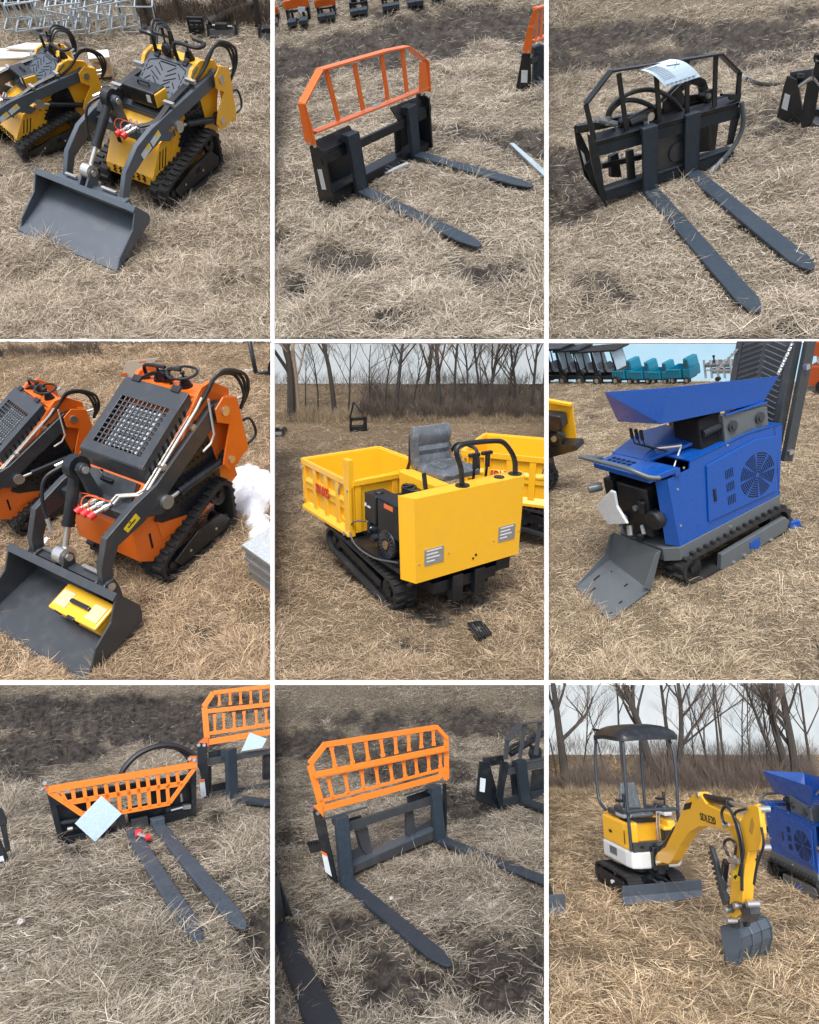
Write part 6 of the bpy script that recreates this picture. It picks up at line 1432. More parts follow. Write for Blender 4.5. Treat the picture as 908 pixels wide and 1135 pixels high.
def lowland():
    """the wide field all the plots stand over"""
    bpy.context.view_layer.update(); zmin = 1e9
    for o in bpy.data.objects:
        if o.type == 'MESH': zmin = min(zmin, min((o.matrix_world @ Vector(c)).z for c in o.bound_box))
    me = bpy.data.meshes.new('field'); s = 260; n = 24; V = [(-s + 2 * s * i / n, -s + 2 * s * j / n + 60, zmin - .4) for j in range(n + 1) for i in range(n + 1)]
    me.from_pydata(V, [], [(j * (n + 1) + i, j * (n + 1) + i + 1, (j + 1) * (n + 1) + i + 1, (j + 1) * (n + 1) + i) for j in range(n) for i in range(n)]); me.materials.append(mat('distant_field', (.22, .18, .13), .95, bump=.3, dirt=.6, dcol=(.12, .10, .07), scale=.6, var=.2))
    o = bpy.data.objects.new('field', me); COL.objects.link(o); tag(o, kind='structure')
# ---------------------------------------------------------------- trimming at the borders
def trim():
    bpy.context.view_layer.update(); inv = CAMM.inverted(); dead = []
    for o, i in OWN:
        if i == 0 or o.type != 'MESH': continue
        t = TILES[i]; pls = []
        for u, keep in ((XC[t.col - 1] if t.col else None, 1), (XC[t.col] if t.col < 2 else None, -1)):
            if u is not None: k = (u - 454) / FPX; pls.append(np.array([keep, 0, keep * k]))
        for v, keep in ((YC[t.row - 1] if t.row else None, -1), (YC[t.row] if t.row < 2 else None, 1)):
            if v is not None: k = (567.5 - v) / FPX; pls.append(np.array([0, keep, keep * k]))
        if not pls: continue
        M = inv @ o.matrix_world; A = np.array(M)[:3, :3]; b = np.array(M)[:3, 3]
        co = np.empty(len(o.data.vertices) * 3, np.float32); o.data.vertices.foreach_get('co', co); C = co.reshape(-1, 3) @ A.T + b
        for n in pls:
            d = C @ n
            if (d < 0).all(): dead.append(o); break
            if (d < -1e-5).any():
                if o.data.users > 1: o.data = o.data.copy()
                bm = bmesh.new(); bm.from_mesh(o.data); nl = A.T @ n; Mi = M.inverted(); p = Mi @ Vector((0, 0, 0))
                g = bmesh.ops.bisect_plane(bm, geom=bm.verts[:] + bm.edges[:] + bm.faces[:], plane_co=p, plane_no=Vector(nl), clear_inner=True)
                if len(bm.verts) < 60000 and o.name.split('.')[0] not in ('ground', 'sky', 'dry_grass', 'far_hill', 'crown', 'brush'):
                    try: bmesh.ops.edgenet_fill(bm, edges=[e for e in g['geom_cut'] if isinstance(e, bmesh.types.BMEdge)])
                    except Exception: pass
                bm.to_mesh(o.data); bm.free()
                co = np.empty(len(o.data.vertices) * 3, np.float32); o.data.vertices.foreach_get('co', co); C = co.reshape(-1, 3) @ A.T + b
                if not len(C): dead.append(o); break
    dd = set(dead)
    for o in dd:                                   # wholly beyond its plot: not there to be seen
        for c in list(o.children):
            if c not in dd: w = c.matrix_world.copy(); c.parent = o.parent; c.matrix_world = w
    for o in dd: bpy.data.objects.remove(o)
    for o in [x for x in bpy.data.objects if x.type == 'EMPTY' and not x.children]: bpy.data.objects.remove(o)
def world_and_camera():
    cam = bpy.data.cameras.new('camera'); co = bpy.data.objects.new('camera', cam); COL.objects.link(co); co.matrix_world = CAMM
    cam.sensor_fit = 'VERTICAL'; cam.sensor_height = 24; cam.lens = 12 / TANV; cam.clip_end = 500; cam.clip_start = .05; SC.camera = co
    w = bpy.data.worlds.new('World'); SC.world = w; w.use_nodes = True; nt = w.node_tree; L = nt.links.new; bg = nt.nodes['Background']
    sk = node(nt, 'ShaderNodeTexSky'); sk.sky_type = 'NISHITA'; sk.sun_disc = False; el, rot = math.radians(SUN[0]), math.radians(SUN[1])
    sk.sun_elevation = el; sk.sun_rotation = rot; sk.dust_density = 3; sk.air_density = 1; sk.altitude = 200
    hs = node(nt, 'ShaderNodeHueSaturation'); hs.inputs['Saturation'].default_value = .55; L(sk.outputs[0], hs.inputs['Color']); L(hs.outputs[0], bg.inputs['Color']); bg.inputs['Strength'].default_value = SKYS
    s = bpy.data.lights.new('sun', 'SUN'); s.energy = SUNE; s.angle = math.radians(22); s.color = (1, .98, .95); so = bpy.data.objects.new('sun', s); COL.objects.link(so)
    d = Vector((math.sin(rot) * math.cos(el), math.cos(rot) * math.cos(el), math.sin(el))); so.rotation_euler = d.to_track_quat('Z', 'Y').to_euler(); so.location = d * 30 + CAMLOC
    v = SC.view_settings; v.view_transform = 'Standard'; v.look = 'None'; v.gamma = 1; v.exposure = EXPO
SUN = (60, 192); SKYS = .15; SUNE = 1.5; EXPO = .85
def outline(z0, *pts): return [(z0[0] + a, z0[1] + b) for a, b in pts]
def tree(t, zx, zy, H, r, seed, label, lean=(0, 0), m=None, twigs=1.0, fork=.35, group='bare trees'):
    """bare winter tree: tapered trunk, limbs, twigs; H in plot units"""
    p = t.g(zx, zy); p[2] -= .03; fr = t.sub(p); rd = random.Random(seed)
    root = thing('bare_tree', fr, label, 'tree', group); tr, cr = MB(), MB()
    def grow(p, d, L, r, lev, mb):
        n = 5 if lev < 2 else 4; P = [p]; R = [r]; q = np.array(p, float); d = np.array(d, float)
        j = .09 if lev == 0 else .17; w = rd.uniform(-.03, .03) if lev == 0 else rd.uniform(-.10, .10), rd.uniform(-.04, .04)
        for k in range(n):
            d = nrm(d + np.array([rd.uniform(-j, j) + w[0], rd.uniform(-j, j) + w[1], .03 + .04 * lev * (rd.random() - .2)])); q = q + d * L / n; P.append(q); R.append(r * (1 - .62 * (k + 1) / n))
        mb.tube(P, R, 7 if lev == 0 else (5 if lev == 1 else 3), sub=2 if lev < 2 else 0)
        if lev >= 4: return
        kids = (7 if lev == 0 else 5 if lev == 1 else 6 if lev == 2 else 3)
        kids = max(2, int(kids * (twigs if lev else 1) + rd.random()))
        for k in range(kids):
            f = rd.uniform(fork if lev == 0 else .25, 1.0); i = min(int(f * n), n - 1); g = f * n - i; b = P[i] * (1 - g) + P[i + 1] * g; rr = (R[i] * (1 - g) + R[i + 1] * g)
            a = rd.uniform(0, 6.283); s = rd.uniform(.45, .95); nd = nrm(d * .0 + nrm(P[i + 1] - P[i]) * math.cos(s) + np.array([math.cos(a), math.sin(a) * .8, rd.uniform(.0, .6)]) * math.sin(s))
            grow(b, nd, L * rd.uniform(.38, .62), rr * rd.uniform(.42, .68), lev + 1, tr if lev < 1 else cr)
    grow(np.zeros(3), nrm((lean[0], lean[1], 1)), H, r, 0, tr)
    tr.build('trunk', m or BARK, root, clean=False); cr.build('crown', TWIG, root, clean=False)
    return root
def brush(t, pts, n, L, seed, label, name='brush', col=None):
    """thicket of thin stems, one mass"""
    rg = np.random.default_rng(seed); V, Fc = [], []; P0 = None; fr = t.sub([0, 0, 0])
    tot = 0; vs = []
    for (x0, x1, y, dens, h) in pts:
        k = int(n * dens); zx = rg.uniform(x0, x1, k); zy = y + rg.uniform(-8, 6, k); B = t.gv(zx, zy)
        hh = h * L * (.5 + .9 * vnoise(zx / 28.0, zx * 0, seed)) * rg.uniform(.5, 1.1, k)
        d = np.stack([rg.normal(0, .5, k), rg.normal(0, .4, k), np.ones(k)], 1); d /= np.linalg.norm(d, axis=1, keepdims=True)
        off = np.stack([np.zeros(k), np.zeros(k), rg.uniform(0, .55, k) * hh], 1); B = B + off; T1 = B + d * hh[:, None] * .6; M = (B + T1) / 2 + rg.normal(0, .05, (k, 3)) * hh[:, None]
        w = .006 * L * rg.uniform(.5, 1.6, k)[:, None]; sx = np.stack([np.cos(rg.uniform(0, .6, k)), np.sin(rg.uniform(0, .6, k)), np.zeros(k)], 1) * w
        vs.append(np.stack([B - sx, B + sx, M - sx * .8, M + sx * .8, T1 - sx * .3, T1 + sx * .3], 1))
    V = np.concatenate(vs); n = len(V); me = bpy.data.meshes.new(name); me.vertices.add(n * 6); me.vertices.foreach_set('co', V.astype(np.float32).ravel())
    q = np.array([[0, 1, 3, 2], [2, 3, 5, 4]]); F_ = (np.arange(n)[:, None, None] * 6 + q[None]).reshape(-1); me.loops.add(n * 8); me.loops.foreach_set('vertex_index', F_.astype(np.int32)); me.polygons.add(n * 2)
    me.polygons.foreach_set('loop_start', (np.arange(n * 2) * 4).astype(np.int32)); me.polygons.foreach_set('loop_total', np.full(n * 2, 4, np.int32)); me.update(calc_edges=True)
    me.materials.append(col or TWIG); o = bpy.data.objects.new(name, me); COL.objects.link(o); o.matrix_world = m4(fr); OWN.append((o, CUR[0])); tag(o, label, 'brush', kind='stuff'); return o
def distant_wood(t, dy, zy, hz, n, L, seed, label):
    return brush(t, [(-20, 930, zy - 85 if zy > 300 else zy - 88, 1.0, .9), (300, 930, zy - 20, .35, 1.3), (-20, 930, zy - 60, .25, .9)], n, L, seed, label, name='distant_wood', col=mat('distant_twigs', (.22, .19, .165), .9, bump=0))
def crate1():
    t = TILES[1]; F = wallframe(t, (322, 268), (384, 262)); w = np.linalg.norm(F.pl('y', 0, (384, 262))); h = F.pl('y', 0, (322, 196))[2]
    r = thing('wooden_crate', F, 'pale wooden crate standing on the grass between the two yellow loaders', 'crate'); m = MB().box((.0, .01, .03), (w, w * .8, h)).build('panel', WOOD, r)
    f = MB(); k = w * .14
    for x in (0, w - k): f.box((x, -.01, 0), (x + k, .012, h))
    f.box((k, -.008, h - k), (w - k, .01, h)).box((k, -.008, .03), (w - k, .01, .03 + k)).box((-.01, 0, h - k), (.0, w * .8, h)).box((-.01, 0, .03), (.0, w * .8, .03 + k)); f.build('frame', WOOD, r, bevel=.003)
    s = MB()
    for x in (k * .5, w - k * .5):
        for z in (.06, h - .06): s.box((x - .02, -.016, z - .015), (x + .02, -.008, z + .015))
    s.build('corner_bracket', GALV, r)
    text('lettering', 'TQLAND', (w * .28, .008, h * .72), (1, 0, 0), (0, 0, 1), w * .13, BLKT, r, depth=.002); MB().bar((w * .42, .006, h * .35), (w * .58, .006, h * .6), .012, .004).build('pen_mark', BLKT, r)
    MB().box((-.01, -.01, h + .001), (w + .01, w * .8, h + .015)).build('lid', mat('white_board', (.72, .72, .68), .6), r)
    # stacked pale boards at the left
    F = t.at(-60, 250, yaw=8); P = lambda z, *q: [np.array(p) for p in F.pl('z', z, *q)]
    for i, (z0, q, lab) in enumerate(((.02, ((-60, 262), (60, 245), (20, 200), (-60, 198)), 'white sheet board lying lowest, cut by the left edge behind the yellow loader'), (.12, ((-60, 200), (80, 196), (150, 175), (20, 166), (-60, 168)), 'pale board lying behind the rearmost yellow loader hoses'), (.16, ((20, 164), (160, 172), (190, 150), (90, 148)), 'farthest white board of the stack behind the yellow loader'))):
        pts = P(z0, *q); c = sum(pts) / len(pts); fr = F.sub((c[0], c[1], 0)); b = [p - (c[0], c[1], 0) for p in pts]
        r = thing('board_stack', fr, lab, 'board', 'stacked pale boards'); MB().ext(b, (0, 0, .02)).build('top_sheet', mat('white_board', (.72, .72, .68), .6), r); MB().ext([p - (0, 0, .11) for p in b], (0, 0, .10)).build('timber_frame', WOOD, r)
def pile1():
    t = TILES[1]; rd = random.Random(5)
    spots = [(20, 115, 190, 50, 6), (60, 125, 420, 110, 5), (190, 128, 330, 70, 7), (250, 122, 400, 40, 6), (300, 126, 425, 70, 3), (370, 105, 470, 22, 4), (410, 112, 525, 40, 4), (230, 90, 330, 20, 6), (130, 118, 260, 55, 6)]
    for i, (x0, yb, x1, yt, n) in enumerate(spots):
        F = wallframe(t, (x0, yb), (min(x1, x0 + 120), yb - 2)); Lx = np.linalg.norm(F.pl('y', 0, (min(x1, x0 + 120), yb - 2))); H = .28
        b = MB(); a = rd.uniform(-.2, .2); c, s = math.cos(a), math.sin(a); lift = rd.uniform(0, .07)
        def R(p): return (p[0] * c - p[2] * s, p[1], max(.015, p[0] * s + p[2] * c + lift))
        for yy in (0, .35):
            for z in (0, H): b.bar(R((0, yy + z * .2, z)), R((Lx, yy + z * .2, z)), .014, .014)
            for k in range(0, n + 1, 2): x = Lx * k / n; b.bar(R((x, yy, 0)), R((x, yy + H * .2, H)), .014, .014)
        for k in range(0, n + 1, 2): x = Lx * k / n; b.bar(R((x, 0, 0)), R((x, .35, 0)), .016, .016); b.bar(R((x, H * .2, H)), R((x, .35 + H * .2, H)), .016, .016)
        o = b.build('steel_rack', GALV, frame=F); tag(o, ['leftmost', 'low wide', 'tall middle', 'second tallest', 'long flat table like', 'raised right hand', 'far right sloping', 'topmost tipped', 'second from left'][i] + ' pale galvanised rack in the tangled heap at the field edge', 'rack', 'heap of galvanised racks')
def far_attach(t, z, w, h, label, orange=False, kind='bucket'):
    F = wallframe(t, z, (z[0] + w, z[1] + 1)); W = np.linalg.norm(F.pl('y', 0, (z[0] + w, z[1]))); H = F.pl('y', 0, (z[0], z[1] - h))[2]
    r = thing('attachment', F, label, 'attachment')
    if kind == 'bucket':
        MB().yz([(0, 0), (.35, 0), (.35, H * .5), (.18, H), (.05, H)], 0, .03).yz([(0, 0), (.35, 0), (.35, H * .5), (.18, H), (.05, H)], W - .03, W).build('side_plate', BLK, r)
        MB().ext([(0, 0, 0), (W, 0, 0), (W, .05, H * .55), (0, .05, H * .55)], (0, .02, 0)).box((0, 0, 0), (W, .35, .03)).build('shell', GRY2, r); MB().box((W * .3, .05, H * .5), (W * .7, .12, H)).cyl((W * .2, .1, H * .7), (W * .85, .1, H * .6), .03, 8).build('mounting', BLK, r)
    else:
        m = MB()
        for x in (0, W * .33, W * .66, W - .03): m.box((x, 0, 0), (x + .03, .03, H * (1 if x in (0, W - .03) else .8)))
        for f in (.02, .35, .7, .95): m.box((0, 0, H * f), (W, .03, H * f + .03))
        m.build('frame', BLK, r); MB().box((W * .1, .03, 0), (W * .9, .25, H * .55)).build('grapple_body', BLK, r)
    return r
def bg1():
    CUR[0] = 1; t = TILES[1]
    a, b = t.g(97, 553), t.g(296, 478); d = a - b; yaw = math.degrees(math.atan2(d[1], d[0])) ; c, s = math.cos(math.radians(yaw)), math.sin(math.radians(yaw))
    q_ = .78; o = a - q_ * np.array([c * .58 - s * .50, s * .58 + c * .50, 0]); fr = t.sub(o, yaw, q_)
    loader(fr, 'yellow', 'second yellow mini track loader, cut by the left edge of the picture', 'yellow track loaders', bucket=False)
    crate1(); pile1()
    toolcase(t.mainf, (.0, .0, .775), 'black tool case with a yellow end resting on the front yellow loader hood')
    toolcase(fr, (.0, .0, .775), 'black tool case with a yellow end on the rear yellow loader hood')
    far_attach(t, (632, 118), 52, 55, 'distant black grapple rake standing at the field edge left of the log', kind='rake'); far_attach(t, (692, 128), 100, 42, 'distant slate bucket attachment in the middle of the field edge'); far_attach(t, (862, 136), 60, 36, 'distant dark bucket attachment at the far right of the yellow loader field')
    brush(t, [(460, 910, 60, 1.0, .8), (470, 910, 85, .8, .7), (-30, 120, 34, .5, .9), (120, 480, 8, .5, .6)], 2200, .42, 8, 'brown leafless brush along the top of the field behind the yellow loaders')
    for i, (x, y, H, r, lab) in enumerate(((30, 40, .8, .03, 'bare grey bush tree at the far left of the racks field'), (400, 40, 1.0, .02, 'thin bare sapling behind the galvanised racks'), (500, 80, 1.3, .035, 'bare tree rising just right of the galvanised racks'), (610, 88, 1.0, .02, 'slender bare tree behind the distant black rake'), (860, 88, 1.2, .05, 'dark bare trunk at the right end of the brush'))): tree(t, x, y, H, r, 40 + i, lab, twigs=1.2)
    F = t.at(705, 92, 0); a, b = F.loc(t.cam(t.g(700, 95))), F.loc(t.cam(t.g(850, 60))); MB().tube([a + (0, 0, .06), a * .5 + b * .5 + (0, 0, .13), b + (0, 0, .18)], [.07, .06, .04], 10, sub=4).build('log', BARK, r_ := thing('fallen_log', F, 'fallen dark log lying in the brush above the distant bucket', 'log'))
def toolcase(F, p, label):
    n = nrm((.45, 0, 1)); fr = F.sub(p, 0); r = thing('tool_case', fr, label, 'tool case', 'black tool cases')
    MB().box((-.12, -.23, 0), (.08, .17, .15)).build('case', BLK, r, bevel=.015); MB().box((-.11, .17, .006), (.07, .19, .14)).build('yellow_end', YEL2, r, bevel=.01)
    MB().box((.075, .08, .05), (.084, .13, .12)).build('sticker', STK, r); MB().tube([(-.03, -.1, .15), (-.03, -.09, .175), (-.03, .04, .175), (-.03, .05, .15)], .010, 6).build('handle', BLK, r)
def bg4():
    CUR[0] = 4; t = TILES[4]
    a, b = t.g(85, 650), t.g(262, 560); d = a - b; yaw = math.degrees(math.atan2(d[1], d[0])); c, s = math.cos(math.radians(yaw)), math.sin(math.radians(yaw))
    o = a - .79 * np.array([c * .42 - s * .44, s * .42 + c * .44, 0])
    loader(t.sub(o, yaw, .79), 'orange', 'second orange mini track loader, cut by the left edge of the picture', 'orange track loaders', bucket=False)
    # toolbox in the bucket
    F = t.mainf; P0 = np.array([1.04, .26, .13]); fr = F.sub(P0, 0, tilt=0, roll=14); r = thing('toolbox', fr, 'yellow plastic toolbox with black handle lying in the orange loader bucket', 'toolbox')
    MB().box((-.11, -.27, 0), (.11, .25, .10)).build('box', YEL2, r, bevel=.02); l = MB().box((-.115, -.275, .10), (.115, .255, .135)).build('lid', YEL2, r, bevel=.014)
    MB().box((-.06, -.25, .13), (.07, -.12, .141)).box((-.06, .10, .13), (.07, .23, .141)).build('lid_label', mat('tan_label', (.75, .55, .30), .6), l)
    MB().bar((.0, -.10, .155), (.0, .09, .155), .035, .02).box((-.015, -.11, .13), (.015, -.09, .165)).box((-.015, .08, .13), (.015, .10, .165)).build('handle', BLK, r, bevel=.005); MB().box((.10, -.05, .06), (.125, .03, .14)).box((.10, -.20, .08), (.12, -.15, .13)).build('clasp', BLK, r, bevel=.004)
    # snow
    def snow(zs, h, lab, seed):
        rg = np.random.default_rng(seed); P = [t.g(*z) for z in zs]; c = sum(P) / len(P); fr = t.sub(c); n = 46
        q = [(p - c)[:2] for p in P]; R = max(np.linalg.norm(x) for x in q); rows = []
        m = MB(); G = np.linspace(-R, R, n)
        X, Y = np.meshgrid(G, G)
        dmin = np.full(X.shape, 1e9); ins = np.zeros(X.shape, bool)
        for i in range(len(q)):
            a_, b_ = np.array(q[i]), np.array(q[(i + 1) % len(q)]); e = b_ - a_; tt = np.clip(((X - a_[0]) * e[0] + (Y - a_[1]) * e[1]) / (e @ e), 0, 1); dmin = np.minimum(dmin, np.hypot(X - a_[0] - tt * e[0], Y - a_[1] - tt * e[1]))
            ins ^= ((a_[1] > Y) != (b_[1] > Y)) & (X < (b_[0] - a_[0]) * (Y - a_[1]) / (b_[1] - a_[1] + 1e-9) + a_[0])
        nn = fbm(X * 6 + 9, Y * 6, seed, 4); edge = dmin * np.where(ins, 1, -1) + (fbm(X * 9, Y * 9, seed + 2, 3) - .5) * .16
        Z = h * np.clip(edge / .22, 0, 1) ** .6 * (.45 + 1.1 * nn) - .03 + np.where(edge > 0, (fbm(X * 18, Y * 18, seed + 5, 3) - .5) * .05, -.06)
        m.grid([[(X[i, j], Y[i, j], Z[i, j]) for j in range(n)] for i in range(n)])
        keep = []
        for f in m.f:
            if max(m.v[k][2] for k in f) > -.02: keep.append(f)
        m.f = keep; m.sm = [True] * len(keep); o = m.build('snow', SNOW, frame=fr); tag(o, lab, 'snow', kind='stuff'); return o
    snow([(742, 425), (830, 405), (905, 440), (905, 650), (850, 665), (800, 600), (770, 520)], .16, 'bank of melting white snow beside the orange loader track', 3)
    snow([(100, 660), (165, 635), (180, 680), (130, 690)], .05, 'small patch of old snow behind the orange loader bucket', 4)
    snow([(380, 712), (470, 740), (440, 765), (380, 735)], .05, 'thin strip of old snow under the front of the orange loader', 6)
    snow([(745, 98), (860, 84), (905, 92), (900, 112), (800, 108)], .05, 'flat white snow patch at the far right by the black frame', 7)
    snow([(505, 20), (560, 14), (620, 22), (560, 34)], .03, 'thin snow patch at the top of the tan field', 9)
    snow([(110, 100), (200, 92), (210, 106), (120, 112)], .03, 'snow streak behind the second orange loader controls', 10)
    # plastic wrapped stack
    F = wallframe(t, (838, 800), (905, 850)); r = thing('wrapped_stack', F, 'grey plastic wrapped stack of sheets on a pallet at the right border', 'stack'); h = F.pl('y', 0, (842, 705))[2]; W = .6
    m = MB(); 
    for k in range(9): z = .05 + (h - .05) * k / 9; o_ = .012 * math.sin(k * 2.1); m.box((o_, o_ * .5, z), (W, .5, z + (h - .05) / 9 - .004))
    m.build('sheets', mat('wrapped_sheets', (.20, .21, .21), .35, coat=.5, bump=.5, dirt=.5, dcol=(.45, .46, .46)), r); MB().box((-.005, -.005, h - .004), (W, .505, h + .015)).build('top_wrap', mat('clear_wrap', (.42, .45, .46), .3, coat=.6, bump=.7, var=.2), r, bevel=.006); MB().box((0, 0, -.01), (W, .5, .05)).build('pallet', WOOD, r)
    # sign board behind the controls
    F = t.mainf; c = F.plane((-1.1, -.35, 1.3), (1, .1, .2), (418, 68), (528, 56), (492, 82), (488, 110), (400, 122)); fr = F.sub((c[0][0], c[0][1], 0)); b = [p - np.array([c[0][0], c[0][1], 0]) for p in c]
    r = thing('notice_board', fr, 'tan notice sheet with orange marks on a stake behind the orange loader', 'sign'); MB().ext(b, (-.01, 0, 0)).build('panel', mat('tan_sheet', (.42, .36, .28), .6), r)
    q = (b[0] + b[4]) / 2; MB().bar(b[0] * .6 + b[1] * .4 + (.004, 0, -.03), b[0] * .4 + b[1] * .6 + (.004, 0, -.03), .004, .03).bar(b[4] * .95 + b[3] * .05 + (.004, 0, .03), b[4] * .7 + b[3] * .3 + (.004, 0, .03), .004, .03).build('orange_mark', ORG, r)
    MB().cyl((b[3] + b[0]) / 2 * (1, 1, 0) + (-.02, 0, -.05), (b[3] + b[0]) / 2 + (-.02, 0, 0), .015, 8).build('stake', GRY2, r)
    # frame and machine at the top right corner
    F = wallframe(t, (850, 110), (905, 112)); h = F.pl('y', 0, (850, 8))[2]; r = thing('lifting_frame', F, 'black tubular frame with an orange drum at the far right corner', 'machine')
    MB().cyl((0, 0, 0), (0, 0, h * 1.3), .03, 8).cyl((0, 0, .02), (.8, 0, .02), .03, 8).cyl((.7, 0, 0), (.7, 0, h * 1.3), .03, 8).build('frame', BLK, r); MB().disc((.45, 0, h * .30), 'y', .22, .3, 18).build('drum', BLK, r); MB().box((.3, -.1, h * .5), (.6, .1, h * 1.0)).build('housing', ORG, r, bevel=.02)
    brush(t, [(-30, 340, 46, .8, .6), (200, 720, 14, .8, .6), (700, 910, 10, .4, .5)], 1500, .35, 12, 'low brown brush along the top of the orange loader field')
    F = t.g(10, 50); tree(t, 10, 52, .7, .03, 77, 'leaning bare trunk in the top left corner of the orange loader field', lean=(-.2, 0))
def bg5():
    CUR[0] = 5; t = TILES[5]
    o = t.g(790, 640); dumper(t.sub(o + np.array([.42, .10, 0]), -22), 'second yellow track dumper, partly hidden behind the first and cut by the border', 'yellow track dumpers')
    F = wallframe(t, (258, 302), (314, 298)); k = np.linalg.norm(F.pl('y', 0, (314, 298))); h = F.pl('y', 0, (258, 255))[2]
    r = thing('loader_attachment', F, 'small black forked attachment standing upright before the trees', 'attachment'); MB().box((0, 0, 0), (k, .2, h * .35)).box((0, 0, 0), (.04, .1, h)).box((k - .06, 0, 0), (k, .1, h)).box((0, .0, h * .8), (k * .9, .05, h)).build('frame', BLK, r); MB().bar((0, 0, h), (k * .25, .02, h * 2.1), .03, .03).bar((k * .25, .02, h * 2.1), (k * .9, 0, h), .02, .02).build('arm', BLK, r)
    far_attach(t, (-20, 316), 56, 26, 'low black attachment at the left border of the dumper field')
    a = [t.g(*z) for z in ((643, 950), (690, 938), (726, 985), (680, 1000))]; fr = t.sub(a[0]); b = [fr.loc(t.cam(p)) + (0, 0, .035) for p in a]; r = thing('mesh_scrap', fr, 'square scrap of black mesh lying in the dry grass', 'scrap'); MB().ext(b, (0, 0, .01)).build('sheet', BLK, r)
    m = MB()
    for i in range(7): f = i / 6; m.bar(b[0] * (1 - f) + b[1] * f + (0, 0, .014), b[3] * (1 - f) + b[2] * f + (0, 0, .014), .006, .006)
    m.build('ribs', GRY2, r)
    T = [(62, 262, 3.2, .085, (.02, 0), 'black thick split trunk at the far left', BARK), (88, 255, 3.0, .06, (-.14, 0), 'broken pale trunk leaning against the black one at left', BARKL), (207, 240, 3.2, .055, (.0, 0), 'straight dark trunk with peeling bark, second thick one from the left', BARK),
         (250, 245, 2.2, .022, (.04, 0), 'thin wavering dark tree above the small attachment', BARK), (404, 262, 2.8, .05, (.01, 0), 'dark upright tree in the middle of the thicket', BARK), (505, 215, 3.2, .055, (.0, 0), 'grey straight trunk left of the seat', BARK), (545, 250, 3.0, .06, (.12, 0), 'big forked tree right above the seat', BARK),
         (108, 230, 1.6, .014, (.03, 0), 'thin sapling between the left trunks', BARK), (150, 232, 1.9, .018, (.02, 0), 'slim sapling left of the peeling trunk', BARK), (330, 255, 2.0, .02, (-.1, 0), 'spreading thin tree on the left of the thicket', BARK), (365, 258, 2.1, .022, (.06, 0), 'spreading thin tree inside the thicket', BARK), (455, 255, 2.0, .02, (.08, 0), 'leaning thin tree right of the dark middle tree', BARK),
         (600, 250, 2.6, .035, (-.03, 0), 'pale straight tree right of the big fork', BARK), (640, 248, 2.4, .028, (.05, 0), 'thin tree with many side shoots, right half', BARK), (690, 252, 2.4, .03, (-.08, 0), 'tree leaning left in the right half', BARK), (715, 258, 2.6, .045, (.05, 0), 'dark crooked tree in the right half', BARK),
         (765, 250, 2.5, .03, (.05, 0), 'slim tree among the right hand thicket', BARK), (810, 250, 2.7, .035, (-.06, 0), 'dark tree second from the right border', BARK), (855, 245, 2.7, .035, (.10, 0), 'curved dark tree near the right border', BARK), (893, 250, 3.0, .045, (-.10, 0), 'thick dark tree cut by the right border', BARK)]
    for i, (x, y, H, r, ln, lab, m) in enumerate(T): tree(t, x, y, H * .72, r * 1.0, 100 + i, lab + ' of the dumper field', lean=ln, m=m, twigs=1.25, fork=.25)
    brush(t, [(290, 560, 262, 1.6, .95), (540, 910, 258, 2.0, .9), (-10, 290, 250, .4, .4), (300, 900, 240, 1.2, 1.3), (300, 900, 215, .8, 1.5)], 2600, .42, 14, 'dense brown leafless thicket under the trees of the dumper field')
    brush(t, [(0, 910, 270, 1.5, .6), (0, 300, 262, 1.2, .8)], 2600, .32, 15, 'tall tan grass along the foot of the thicket', name='tall_grass', col=mat('tan_stems', (.30, .23, .14), .8, bump=0))
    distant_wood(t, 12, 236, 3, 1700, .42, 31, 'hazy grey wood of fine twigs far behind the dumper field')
    skysheet(5, 11.5, 170, -12, emis('sky_overcast', (.33, .365, .385), 1, (.40, .42, .43)))
